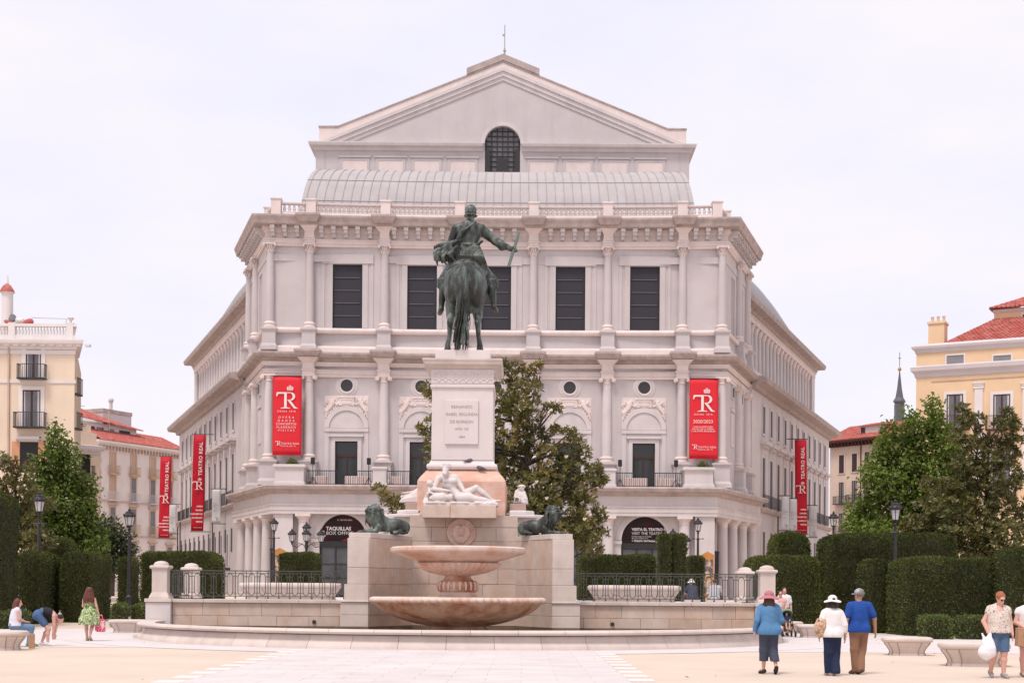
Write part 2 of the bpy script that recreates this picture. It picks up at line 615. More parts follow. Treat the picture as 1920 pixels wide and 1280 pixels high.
gf = [(j*nx+i, j*nx+i+1, (j+1)*nx+i+1, (j+1)*nx+i) for j in range(len(ys)-1) for i in range(nx-1)]
g = MB(); g.add(gv, gf)
tag(g.build('ground', m_sand, smooth=True, angle=80), kind='structure')
# paved ring round the basin and the cross path
ring = MB()
NB = 64
AXG = -2.15
vs = [(AXG + 13.4*math.cos(t), 50.3 + 13.4*math.sin(t), 0.009) for t in np.linspace(math.pi, 2*math.pi, NB)]
ring.add(vs, [tuple(range(NB))])
tag(ring.build('fountain_pavement', m_slab), kind='structure')
cp = MB(); cp.add([(-80,39.8,0.005),(80,39.8,0.005),(80,58,0.005),(-80,58,0.005)], [(0,1,2,3)])
tag(cp.build('cross_path', m_slab), kind='structure')
# central walk: bed, slabs and the toothed border
PX0, PX1 = -5.95, 1.95
bed = MB(); bed.add([(PX0,-20,0.013),(PX1,-20,0.013),(PX1,39.6,0.013),(PX0,39.6,0.013)], [(0,1,2,3)])
path = tag(bed.build('central_path', m_joint), kind='structure')
rows = 24
for r in range(rows):
    y0 = 23.2 + r*0.69; y1 = y0 + 0.682
    n = 6
    w = (PX1 - PX0)/n; o = 0.5*w*(r % 2)
    xs_ = [PX0] + [PX0 + w*k + o for k in range(1 if o == 0 else 0, n)] + [PX1]
    xs_ = sorted(set(round(v, 3) for v in xs_))
    for k in range(len(xs_)-1):
        MB().box(xs_[k]+0.004, xs_[k+1]-0.004, y0, y1, 0.0, 0.019+0.002*random.random()).build('paving_slab', m_slab, path)
    if r % 2 == 0:
        for (a, b) in ((PX0-0.48, PX0-0.004), (PX1+0.004, PX1+0.48)):
            MB().box(a, b, y0, y1, 0.0, 0.021).build('border_slab', m_slabw, path)
MB().add([(PX0,-20,0.017),(PX1,-20,0.017),(PX1,23.19,0.017),(PX0,23.19,0.017)], [(0,1,2,3)]).build('paving', m_slab, path)
# raised terrace behind the fountain
tr = MB(); tr.prism([(AXG-10.9,50.9),(AXG+10.9,50.9),(AXG+10.9,90),(AXG-10.9,90)], 0.0, 1.22)
tag(tr.build('terrace', m_slab), kind='structure')
# ================================================================== materials of the place
m_grey   = M('painted_grey_render', (0.53,0.478,0.48), 0.85, 0.06, 0.5, 0.10, 18, stain=(0.40,0.335,0.32), stain_amt=0.42, streak=9, stain_scale=0.9, lo=0.5, hi=0.8)
m_pale   = M('pale_pink_stone', (0.70,0.60,0.572), 0.82, 0.06, 0.8, 0.10, 22, stain=(0.45,0.36,0.33), stain_amt=0.40, streak=5, stain_scale=1.1, lo=0.5, hi=0.8)
m_palegrey = M('pale_grey_stone', (0.60,0.545,0.54), 0.85, 0.07, 0.7, 0.10, 20, stain=(0.38,0.34,0.33), stain_amt=0.45, streak=7, lo=0.48, hi=0.78)
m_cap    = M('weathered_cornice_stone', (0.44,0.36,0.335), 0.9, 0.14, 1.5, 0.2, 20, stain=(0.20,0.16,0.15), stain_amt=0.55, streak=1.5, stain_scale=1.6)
m_dark   = M('dark_interior', (0.012,0.010,0.012), 0.4, 0.1, 1, 0)
m_blind  = M('charcoal_blind', (0.030,0.028,0.036), 0.55, 0.10, 2.0, 0.05, 30)
m_blindr = M('grey_blind_rail', (0.16,0.15,0.16), 0.5, 0.05, 2, 0)
m_glass  = M('dark_glass', (0.020,0.022,0.026), 0.06, 0.2, 0.6, 0, spec=0.6)
m_glassg = M('frosted_glass', (0.085,0.090,0.095), 0.12, 0.25, 0.7, 0, spec=0.6)
m_iron   = M('dark_iron', (0.030,0.027,0.030), 0.5, 0.12, 4, 0.05, 40, spec=0.4)
m_zinc   = M('zinc_roof_sheet', (0.43,0.395,0.395), 0.8, 0.06, 0.7, 0.03, 8, spec=0.15, stain=(0.36,0.33,0.33), stain_amt=0.5, streak=8)
m_zincd  = M('zinc_seam', (0.355,0.325,0.325), 0.6, 0.06, 1, 0)
m_zincw  = M('wing_roof_zinc', (0.27,0.265,0.275), 0.5, 0.12, 0.7, 0.03, 8, stain=(0.20,0.20,0.21), stain_amt=0.6, streak=4)
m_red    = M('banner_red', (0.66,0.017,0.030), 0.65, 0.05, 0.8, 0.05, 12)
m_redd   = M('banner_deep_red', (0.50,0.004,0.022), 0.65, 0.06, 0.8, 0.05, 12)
m_ink    = M('banner_white_ink', (0.80,0.66,0.64), 0.7, 0.02, 1, 0)
m_inkd   = M('banner_dark_ink', (0.14,0.12,0.13), 0.7, 0.02, 1, 0)
m_wban   = M('banner_pale_grey', (0.56,0.55,0.56), 0.7, 0.04, 1, 0.03, 12)
m_wood   = M('dark_wood', (0.055,0.025,0.022), 0.55, 0.15, 3, 0.05, 30)

AX = -2.2                      # the axis of square, monument and theatre
FY = 106.7
def TX(x): return AX + x
def FYc(x): return FY + 0.75 * (1 - min(1, abs(x) / 17.2) ** 2)     # the front is slightly hollow
TH = thing('opera_house', (AX, 112, 1.25), 'large pale grey opera house with pedimented stage tower and column front, behind the monument', 'building')
COLX = [-14.0, -8.4, -2.8, 2.8, 8.4, 14.0]
BAYX = [-11.2, -5.6, 0.0, 5.6, 11.2]
PW = [(-21.3, 116.8), (-17.25, FY)]                        # the slanted flanks of the front block
def front_path(off=0.0, n=14, ends=True):
    pts = []
    if ends: pts.append((TX(-20.5), 116.8))
    for i in range(n + 1):
        x = -17.25 + 34.5 * i / n
        pts.append((TX(x), FYc(x)))
    if ends: pts.append((TX(20.5), 116.8))
    return pts
FP = front_path()
# left to right seen from the camera; outward (to the camera) is right of travel
def course(name, prof, mat, path=None, parent=TH):
    return MB().sweep(prof, path or FP).build(name, mat, parent)

# ---- walls of the front block (with openings cut out of each bay)
def bay_wall(mb, x0, x1, y, z0, z1, holes, t=0.6):
    """wall from boxes round rectangular holes (hx0, hx1, hz0, hz1) stacked in one column"""
    hx0, hx1 = holes[0][0], holes[0][1]
    mb.box(TX(x0), TX(hx0), y, y + t, z0, z1)
    mb.box(TX(hx1), TX(x1), y, y + t, z0, z1)
    z = z0
    for (_, _, a, b) in holes:
        if a > z: mb.box(TX(hx0), TX(hx1), y, y + t, z, a)
        z = b
    if z < z1: mb.box(TX(hx0), TX(hx1), y, y + t, z, z1)
for i, bx in enumerate(BAYX):
    y = FYc(bx) + 0.02
    mb = MB()
    bay_wall(mb, bx - 2.80, bx + 2.80, y, 19.2, 29.0, [(bx - 1.12, bx + 1.12, 21.4, 26.2)])
    bay_wall(mb, bx - 2.80, bx + 2.80, y, 9.3, 19.2, [(bx - 0.85, bx + 0.85, 9.4, 12.9)])
    mb.build('facade_wall', m_grey, TH)
for sgn in (-1, 1):
    mb = MB()
    mb.box(TX(sgn * 14.0), TX(sgn * 17.25), FY + 0.13, FY + 0.7, 9.3, 29.0)
    mb.build('facade_wall', m_grey, TH)
    a, b = Vector((TX(sgn * 17.25), FY)), Vector((TX(sgn * 20.5), 116.8))
    d = (b - a).normalized(); nrm = Vector((d.y, -d.x)) * (1 if sgn > 0 else -1)
    # flank wall with two blind windows per floor
    L = (b - a).length
    def fl(u, o, z, a=a, d=d, nrm=nrm): 
        p = a + d * u + nrm * o
        return (p.x, p.y, z)
    mb = MB(fl)
    mb.box(0, L, -0.6, 0.0, 9.3, 20.8)
    for (z0, z1) in ((20.8, 29.0),):
        us = [0, 2.3, 3.9, 6.3, 7.9, L]
        for k in range(0, 5, 2): mb.box(us[k], us[k + 1], -0.6, 0.0, z0, z1)
        for k in (1, 3):
            mb.box(us[k], us[k + 1], -0.6, -0.25, z0, z1); mb.box(us[k], us[k + 1], -0.25, 0.0, 25.9, z1); mb.box(us[k], us[k + 1], -0.25, 0.0, z0, 21.3)
    mb.build('facade_wall', m_grey, TH)
    for k, u in enumerate((3.1, 7.1)):
        mb = MB(fl)
        for q in range(3): mb.box(u - 0.62 + q * 0.45, u - 0.42 + q * 0.45, -0.25, -0.05, 21.3, 25.9)
        mb.build('window_mullion', m_grey, TH)
        mb = MB(fl); mb.box(u - 0.55, u + 0.55, 0.0, 0.10, 16.6, 17.6); mb.box(u - 0.8, u + 0.8, 0.0, 0.12, 15.6, 15.85); mb.box(u - 0.7, u + 0.7, 0.0, 0.06, 12.9, 15.5)
        mb.build('wall_panel', m_palegrey, TH)
        mb = MB(fl); mb.xz_prism([(u - 0.35, 16.75), (u + 0.35, 16.75), (u + 0.35, 17.45), (u - 0.35, 17.45)], 0.10, 0.13)
        mb.build('window', m_dark, TH)

# ---- string courses and cornices
course('cornice_bed', [(-0.1,28.45),(0.16,28.45),(0.2,28.6),(0.34,28.66),(0.34,28.88),(-0.1,28.88)], m_pale)
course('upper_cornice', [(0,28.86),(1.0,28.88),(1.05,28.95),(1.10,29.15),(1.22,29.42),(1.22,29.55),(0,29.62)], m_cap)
course('frieze', [(-0.1,27.9),(0.10,27.9),(0.10,28.5),(-0.1,28.5)], m_pale)
course('architrave', [(-0.1,27.45),(0.16,27.45),(0.16,27.65),(0.22,27.66),(0.22,27.84),(0.30,27.9),(0.30,27.97),(-0.1,27.97)], m_pale)
course('lintel_band', [(-0.1,26.35),(0.05,26.35),(0.05,26.85),(-0.1,26.85)], m_grey)
course('sill_course', [(-0.1,20.95),(0.24,20.97),(0.30,21.12),(0.30,21.22),(0.15,21.36),(-0.1,21.36)], m_pale)
course('attic_base', [(-0.1,19.5),(0.42,19.5),(0.38,19.85),(0.22,20.0),(-0.1,20.0)], m_pale)
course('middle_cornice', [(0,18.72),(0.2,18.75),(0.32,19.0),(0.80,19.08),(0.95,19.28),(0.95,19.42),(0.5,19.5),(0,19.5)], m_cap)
course('frieze_moulding', [(-0.1,18.45),(0.14,18.48),(0.26,18.68),(0.3,18.78),(-0.1,18.78)], m_pale)
course('lower_architrave', [(-0.1,17.68),(0.12,17.68),(0.12,17.9),(0.17,17.91),(0.17,18.1),(0.24,18.16),(0.24,18.22),(-0.1,18.22)], m_pale)

# ---- modillions under the top cornice
mo = MB().box(-0.17, 0.17, -0.9, -0.05, 28.62, 28.86).box(-0.14, 0.14, -0.75, -0.05, 28.38, 28.62).box(-0.13, 0.13, -0.42, -0.05, 28.12, 28.4).mesh()
mo.materials.append(m_palegrey)
def put_shared(name, me, M4, parent=TH):
    o = bpy.data.objects.new(name, me); COL.objects.link(o); WORLD[o.name] = Matrix.Identity(4)
    parent_to(o, parent); o.matrix_basis = M4
    return o
for i in range(38):
    x = -16.7 + 33.4 * i / 37
    if min(abs(x - c) for c in COLX) < 0.55: continue
    put_shared('modillion', mo, Matrix.Translation((TX(x), FYc(x), 0)))
for sgn in (-1, 1):
    a, b = Vector((TX(sgn * 17.25), FY)), Vector((TX(sgn * 20.5), 116.8))
    d = (b - a).normalized(); ang = math.atan2(d.y, d.x) - (0 if sgn > 0 else math.pi)
    for k in range(13):
        p = a + d * (0.5 + 0.78 * k)
        put_shared('modillion', mo, Matrix.Translation((p.x, p.y, 0)) @ Matrix.Rotation(ang, 4, 'Z'))

# ---- columns: one prototype per storey, copied
def column_proto(name, z_ped0, z_ped1, z_base, z_cap0, z_cap1, r, ionic, z_ent1):
    c = thing_part(name, MB().lathe([(r*1.0, z_base), (r*1.02, z_base+1.6), (r*0.99, (z_base+z_cap0)/2), (r*0.86, z_cap0)], seg=18).mesh(True, 50), m_grey if not ionic else m_palegrey)
    b = MB()
    b.lathe([(r*1.05,z_base+0.02),(r*1.32,z_base-0.05),(r*1.38,z_base-0.14),(r*1.2,z_base-0.2),(r*1.22,z_base-0.25),(r*1.45,z_base-0.3),(r*1.48,z_base-0.4),(r*1.3,z_base-0.46)], seg=18)
    b.box(-r*1.55, r*1.55, -r*1.55, r*1.55, z_ped1, z_base-0.44)
    part_of(c, 'column_base', b.mesh(True, 40), m_pale)
    cp = MB()
    h = z_cap1 - z_cap0
    if ionic:
        cp.lathe([(r*0.86,z_cap0-0.12),(r*1.0,z_cap0-0.08),(r*0.88,z_cap0-0.03),(r*0.88,z_cap0+0.1),(r*1.12,z_cap0+0.26),(r*1.1,z_cap0+0.34)], seg=16)
        cp.box(-r*1.3, r*1.3, -r*1.15, r*1.0, z_cap1-0.14, z_cap1)
        for s in (-1, 1):
            for yy in (-r*1.02,):
                cp.tube([(s*r*1.28, yy-0.07, z_cap0+0.18), (s*r*1.28, r*0.8, z_cap0+0.18)], 0.17, 12)
                cp.tube([(s*r*1.28, yy-0.11, z_cap0+0.18), (s*r*1.28, yy, z_cap0+0.18)], 0.09, 10)
    else:
        cp.lathe([(r*0.86,z_cap0-0.1),(r*1.0,z_cap0-0.06),(r*0.9,z_cap0),(r*0.95,z_cap0+h*0.4),(r*1.05,z_cap0+h*0.7),(r*1.3,z_cap0+h*0.85)], seg=16)
        cp.box(-r*1.45, r*1.45, -r*1.45, r*1.2, z_cap1-0.1, z_cap1)
        for row, (zz, hh, rr) in enumerate(((z_cap0, 0.24, 1.0), (z_cap0+0.17, 0.26, 1.05))):
            for k in range(8):
                a = (k + 0.5*row)*math.pi/4
                ca, sa = math.cos(a), math.sin(a); R0 = r*rr
                pts = [(ca*(R0), sa*R0, zz), (ca*(R0+0.05), sa*(R0+0.05), zz+hh*0.6), (ca*(R0+0.13), sa*(R0+0.13), zz+hh), (ca*(R0+0.15), sa*(R0+0.15), zz+hh*0.8)]
                cp.tube(pts, 0.055, 5, 0.03)
        for sx in (-1, 1):
            cp.ball((sx*r*1.35, -r*1.3, z_cap1-0.17), 0.1); cp.ball((sx*r*1.35, r*1.1, z_cap1-0.17), 0.1)
    part_of(c, 'capital', cp.mesh(True, 40), m_pale)
    pd = MB().sq_profile(0, 0, [(r*2.0,z_ped0),(r*1.95,z_ped0+0.3),(r*1.62,z_ped0+0.5),(r*1.6,z_ped1-0.26),(r*1.72,z_ped1-0.22),(r*2.0,z_ped1-0.1),(r*2.0,z_ped1)])
    part_of(c, 'column_pedestal', pd.mesh(), m_grey)
    # the entablature breaks forward over the column
    en = MB()
    w = r*1.25
    en.box(-w, w, -r*1.15, 0.2, z_cap1, z_ent1-1.35)
    en.box(-w*1.12, w*1.12, -r*1.3, 0.2, z_cap1+0.28, z_cap1+0.42)
    if ionic:
        en.sq_profile(0, -0.1, [(w*0.92,z_cap1+0.42),(w*0.92,z_ent1-0.95),(w*1.3,z_ent1-0.75),(w*1.7,z_ent1-0.55)])
    else:
        en.sq_profile(0, -0.1, [(w*0.92,z_cap1+0.42),(w*0.92,z_ent1-1.1),(w*1.2,z_ent1-0.95),(w*2.1,z_ent1-0.62)])
    part_of(c, 'entablature_block', en.mesh(), m_pale)
    k = 1.75 if not ionic else 1.6
    cb = MB().sq_profile(0, -0.35 if not ionic else -0.2, [(w*k,z_ent1-0.60 if not ionic else z_ent1-0.52),(w*k+0.08,z_ent1-0.42),(w*k+0.24,z_ent1-0.16),(w*k+0.24,z_ent1-0.02),(w*k,z_ent1+0.03)], ry=0.28 if not ionic else 0.1)
    part_of(c, 'cornice_block', cb.mesh(), m_cap)
    return c
def thing_part(name, me, mat):
    o = link(name, me, mat); parent_to(o, TH); return o
def part_of(c, name, me, mat):
    return link(name, me, mat, c)
up = column_proto('column', 19.6, 21.24, 21.75, 27.05, 27.6, 0.31, False, 29.62)
lo = column_proto('column', 9.5, 11.35, 11.85, 17.4, 17.82, 0.37, True, 19.6)
def place_col(proto, x, y, first=[0, 0], rz=0.0, plain=False):
    k = 0 if proto is up else 1
    if plain:                       # at the corners the entablature runs straight through
        c = copy_tree(proto, TH)
        for ch in list(KIDS.get(c.name, [])):
            if ch.name.startswith(('entablature_block', 'cornice_block')):
                KIDS[c.name].remove(ch); bpy.data.objects.remove(ch)
        c.matrix_basis = Matrix.Translation((x, y, 0)) @ Matrix.Rotation(rz, 4, 'Z')
        return c
    c = proto if not first[k] else copy_tree(proto, TH)
    first[k] = 1
    c.matrix_basis = Matrix.Translation((x, y, 0)) @ Matrix.Rotation(rz, 4, 'Z')
    return c
for proto in (up, lo):
    off = 0.12
    for x in COLX: place_col(proto, TX(x), FYc(x) - off)
    for sgn in (-1, 1):
        c = place_col(proto, TX(sgn * 16.95), FY - 0.02, plain=True)
        a, b = Vector((TX(sgn * 17.25), FY)), Vector((TX(sgn * 20.5), 116.8)); d = (b - a).normalized()
        nrm = Vector((d.y, -d.x)) * (1 if sgn > 0 else -1)
        ang = math.atan2(nrm.y, nrm.x) + math.pi / 2
        for u in (5.0, 9.3):
            p = a + d * u + nrm * 0.12
            place_col(proto, p.x, p.y, rz=ang, plain=True)

# ---- windows of the front
def rect_frame(mb, x0, x1, z0, z1, w, y0, y1, bottom=True):
    mb.box(x0 - w, x0, y0, y1, z0 - (w if bottom else 0), z1 + w)
    mb.box(x1, x1 + w, y0, y1, z0 - (w if bottom else 0), z1 + w)
    mb.box(x0, x1, y0, y1, z1, z1 + w)
    if bottom: mb.box(x0, x1, y0, y1, z0 - w, z0)
relief = Sculpt((-1.75, -0.2, -0.05), (1.75, 0.1, 2.5), 0.025)
relief.box((0, 0.04, 1.2), (1.66, 0.05, 1.19), rd=0.01)
_r = np.random.default_rng(5)
for sx in (-1, 1):      # two reclining figures with drapery either side of the arch crown
    relief.ell((sx*1.02, -0.06, 2.05), (0.14, 0.10, 0.16), k=0.03)
    relief.path([(sx*1.05,-0.05,1.88),(sx*1.22,-0.06,1.60),(sx*1.45,-0.06,1.25),(sx*1.56,-0.05,0.75)], [0.17,0.16,0.11,0.06], 0.03)
    relief.path([(sx*0.95,-0.05,1.9),(sx*0.75,-0.06,1.72),(sx*0.55,-0.05,1.85)], [0.07,0.06,0.05], 0.02)
    relief.path([(sx*1.2,-0.05,1.9),(sx*1.42,-0.06,2.1),(sx*1.52,-0.05,1.8)], [0.07,0.06,0.05], 0.02)
    for q in range(24):
        x0, z0 = 0.5+1.1*_r.random(), 0.9+1.4*_r.random()
        relief.path([(sx*x0,-0.04,z0),(sx*(x0+_r.uniform(-0.15,0.15)),-0.06,z0-0.15),(sx*(x0+_r.uniform(-0.1,0.2)),-0.04,z0-0.32)], [0.03,0.045,0.02], 0.012)
relief.box((0, -0.05, 2.0), (0.58, 0.06, 0.36), rd=0.02, k=0.01)
relief.box((0, -0.11, 2.28), (0.64, 0.05, 0.06), rd=0.02, k=0.01)
relief.box((0, -0.11, 1.86), (0.36, 0.04, 0.13), rd=0.02, k=0.01)
relief.box((0, -0.13, 2.08), (0.44, 0.03, 0.03), rd=0.01, k=0.005)
relief.cone((0, 0.4, 0.0), (0, -0.5, 0.0), 1.60, 1.60, 0.0, 's')
relief_me = relief.mesh('relief'); relief_me.materials.append(m_pale)

for i, bx in enumerate(BAYX):
    y = FYc(bx) + 0.02
    X = TX(bx)
    # upper window with charcoal blinds
    fr = MB(); rect_frame(fr, X - 1.12, X + 1.12, 21.4, 26.2, 0.42, y - 0.06, y + 0.1, bottom=False)
    fr.box(X - 1.95, X + 1.95, y - 0.12, y + 0.1, 26.25, 26.95)
    fr.box(X - 1.95, X - 1.72, y - 0.05, y + 0.1, 21.36, 26.25); fr.box(X + 1.72, X + 1.95, y - 0.05, y + 0.1, 21.36, 26.25)
    wo = fr.build('window', m_grey, TH)
    for k in range(5):
        z0 = 21.42 + k * 0.955
        bl = MB().box(X - 1.11, X + 1.11, y + 0.16 + 0.012 * (k % 2), y + 0.2, z0, z0 + 0.94)
        o = bl.build('blind', m_blind, wo)
        if k: MB().box(X - 1.0, X + 0.92, y + 0.11, y + 0.15, z0 - 0.03, z0 + 0.01).build('blind_rail', m_blindr, wo)
    # round window
    ro = MB().lathe([(0.46,0),(0.46,-0.10),(0.60,-0.12),(0.62,-0.06),(0.80,-0.06),(0.86,-0.02),(0.86,0.1)], seg=36)
    ro.v = [(X + a, y + c, 17.08 + b) for a, b, c in ro.v]
    oc = ro.build('round_window', m_palegrey, TH, smooth=True)
    gl = MB().xz_prism([(X + 0.46*math.cos(t), 17.08 + 0.46*math.sin(t)) for t in np.linspace(0, 2*math.pi, 30, endpoint=False)], y - 0.035, y - 0.005)
    gl.build('pane', M('dim_round_glass', (0.045,0.042,0.045), 0.3, 0.2, 1, 0), oc)
    # relief panel and blind arch
    put_shared('carved_relief', relief_me, Matrix.Translation((X, y - 0.03, 13.92)))
    ar = MB()
    pts_o = [(1.66*math.cos(t), 1.66*math.sin(t)) for t in np.linspace(0, math.pi, 25)]
    pts_i = [(1.30*math.cos(t), 1.30*math.sin(t)) for t in np.linspace(0, math.pi, 25)]
    for k in range(24):
        q = [pts_o[k], pts_o[k+1], pts_i[k+1], pts_i[k]]
        ar.xz_prism([(X + a, 13.9 + b) for a, b in q], y - 0.13, y + 0.02)
    ar.box(X - 1.66, X + 1.66, y - 0.12, y + 0.02, 13.62, 13.88)
    ar.build('blind_arch', m_palegrey, TH)
    MB().xz_prism([(X + 1.29*a/1.30, 13.9 + 1.29*b/1.30) for a, b in pts_i], y - 0.05, y + 0.02).build('tympanum', m_palegrey, TH)
    # balcony door
    fr = MB(); rect_frame(fr, X - 0.85, X + 0.85, 9.45, 12.9, 0.3, y - 0.10, y + 0.1, bottom=False)
    fr.box(X - 1.3, X + 1.3, y - 0.22, y + 0.05, 13.22, 13.42)
    fr.box(X - 1.66, X - 1.32, y - 0.05, y + 0.05, 9.5, 13.62); fr.box(X + 1.32, X + 1.66, y - 0.05, y + 0.05, 9.5, 13.62)
    do = fr.build('balcony_door', m_palegrey, TH)
    MB().box(X - 0.86, X + 0.86, y + 0.30, y + 0.36, 9.4, 12.95).build('pane', m_glass, do)
    mu = MB(); mu.box(X - 0.06, X + 0.06, y + 0.22, y + 0.29, 9.4, 11.95); mu.box(X - 0.85, X + 0.85, y + 0.21, y + 0.29, 11.75, 11.95)
    rect_frame(mu, X - 0.78, X + 0.78, 9.5, 12.83, 0.07, y + 0.23, y + 0.29)
    mu.build('door_leaf', m_wood, do)
    if i in (0, 1, 3, 4):   # curtains behind the panes
        for sx in (-1, 1):
            cu = MB()
            for q in range(6):
                cu.box(X + sx*(0.72 - q*0.07) - 0.03, X + sx*(0.72 - q*0.07) + 0.03, y + 0.262 + 0.012*(q % 2), y + 0.295, 9.4, 11.7)
            cu.build('curtain', M('dim_curtain', (0.05,0.055,0.055), 0.9, 0.1, 3, 0), do)

# ---- roof balustrade
bal_prof = [(0.055,30.15),(0.08,30.2),(0.05,30.25),(0.09,30.36),(0.085,30.45),(0.045,30.6),(0.06,30.68),(0.08,30.72)]
BP = [(TX(-19.85), 115.0), (TX(-16.55), FY + 0.55)] + [(TX(x), FYc(x) + 0.55) for x in np.linspace(-15, 15, 11)] + [(TX(16.55), FY + 0.55), (TX(19.85), 115.0)]
course('balustrade_plinth', [(-0.18,29.5),(0.22,29.5),(0.22,30.0),(0.18,30.06),(0.18,30.16),(-0.18,30.16)], m_pale, BP)
course('balustrade_rail', [(-0.18,30.72),(0.16,30.72),(0.2,30.78),(0.2,30.86),(-0.18,30.88)], m_pale, BP)
po_me = MB().sq_profile(0, 0, [(0.36,29.5),(0.36,30.98),(0.42,31.02),(0.42,31.1),(0.36,31.14)]).mesh(); po_me.materials.append(m_pale)
post_xy = [(x, FYc(x) + 0.5) for x in COLX] + [(-16.6, FY + 0.5), (16.6, FY + 0.5)]
for x, y in post_xy: put_shared('balustrade_post', po_me, Matrix.Translation((TX(x), y, 0)))
for sgn in (-1, 1):
    for t in (0.3, 0.75): put_shared('balustrade_post', po_me, Matrix.Translation((TX(sgn*(16.6 + 3.3*t)), FY + 0.5 + 8.5*t, 0)))
spans = [(-16.2, -14.4)] + [(COLX[k] + 0.42, COLX[k+1] - 0.42) for k in range(5)] + [(14.4, 16.2)]
for a, b in spans:
    nb = max(3, int((b - a) / 0.32))
    mb = MB()
    for k in range(nb):
        x = a + (b - a) * (k + 0.5) / nb
        mb.lathe([(r*1.4, z) for r, z in bal_prof], TX(x), FYc(x) + 0.55, seg=7)
    tag(mb.build('baluster_row', m_pale, TH, smooth=True, angle=60), kind='stuff')

# ---- foyer vault behind the balustrade
v = MB()
vx = lambda t: (15.5 - 0.9*t)
NV = 14
prof = [(110.3 + 8.2*(1-math.cos(a)), 29.7 + 6.6*math.sin(a)) for a in np.linspace(0, math.pi/2, NV)]
vs, fs = [], []
for k, (yy, zz) in enumerate(prof):
    w = vx(k/(NV-1))
    for j in range(31):
        x = -w + 2*w*j/30
        vs.append((TX(x), yy + 0.5*(1-(x/17)**2), zz))
for k in range(NV-1):
    for j in range(30):
        a = k*31+j; fs.append((a, a+1, a+32, a+31))
for j in (0, 30):     # closed ends
    ring = [k*31+j for k in range(NV)]
    vs.append((vs[ring[-1]][0], vs[ring[-1]][1], 29.7)); fs.append(tuple(ring+[len(vs)-1]))
v.add(vs, fs)
vault = v.build('vault_roof', m_zinc, TH, smooth=True, angle=40)
sm = MB()
for j in range(44):
    x0 = -1 + 2*(j + 0.5)/44
    pts = []
    for k, (yy, zz) in enumerate(prof):
        x = x0*vx(k/(NV-1)); pts.append((TX(x), yy + 0.5*(1-(x/17)**2) - 0.02, zz + 0.02))
    sm.tube(pts, 0.024, 4)
for k in (3, 6):
    yy, zz = prof[k]; w = vx(k/(NV-1))
    sm.tube([(TX(x), yy + 0.5*(1-(x/17)**2) - 0.02, zz + 0.02) for x in np.linspace(-w, w, 20)], 0.025, 4)
tag(sm.build('roof_seams', m_zincd, vault), kind='stuff')
MB().box(TX(-17), TX(17), 107.6, 132, 29.3, 29.65).build('roof_deck', m_palegrey, TH)
MB().prism([(TX(-16.6), 108), (TX(16.6), 108), (TX(17.0), 118), (TX(30), 150), (TX(-30), 150), (TX(-17.0), 118)], 1.0, 26.4).build('core', m_grey, TH)
MB().prism([(TX(-16.4), 107.9), (TX(16.4), 107.9), (TX(20.0), 117.0), (TX(-20.0), 117.0)], 26.5, 29.4).build('core', m_grey, TH)

# ---- stage tower
TY = 131.0
tw = MB()
HX = 17.2
tw.box(TX(-HX), TX(-1.62), TY, TY + 0.8, 30, 42.2); tw.box(TX(1.62), TX(HX), TY, TY + 0.8, 30, 42.2)
tw.box(TX(-HX), TX(-HX + 0.8), TY + 0.8, TY + 26, 30, 42.2); tw.box(TX(HX - 0.8), TX(HX), TY + 0.8, TY + 26, 30, 42.2)
tower = tw.build('stage_tower', m_grey, TH)
pe = MB()
arc = [(1.64*math.cos(t), 42.85 + 1.64*math.sin(t)) for t in np.linspace(0, math.pi, 17)]
for k in range(16):
    x0, z0 = arc[k]; x1, z1 = arc[k+1]
    zt0 = 48.95 - abs(x0) * 0.414; zt1 = 48.95 - abs(x1) * 0.414
    pe.xz_prism([(TX(x0), z0), (TX(x0), zt0), (TX(x1), zt1), (TX(x1), z1)], TY + 0.02, TY + 0.8)
pe.xz_prism([(TX(-1.64), 42.2), (TX(-1.64), 48.95 - 1.64*0.414), (TX(-16.3), 42.2)], TY + 0.02, TY + 0.8)
pe.xz_prism([(TX(1.64), 42.2), (TX(1.64), 48.95 - 1.64*0.414), (TX(16.3), 42.2)], TY + 0.02, TY + 0.8)
pe.build('tympanum', m_grey, tower)
co = MB()
cprof = [(0,42.1),(0.15,42.15),(0.25,42.4),(0.55,42.5),(0.62,42.72),(0.62,42.82),(0,42.86)]
co.sweep(cprof, [(TX(-HX), TY + 20), (TX(-HX), TY), (TX(-1.75), TY)])
co.sweep(cprof, [(TX(1.75), TY), (TX(HX), TY), (TX(HX), TY + 20)])
co.build('tower_cornice', m_palegrey, tower)
sl = 0.405
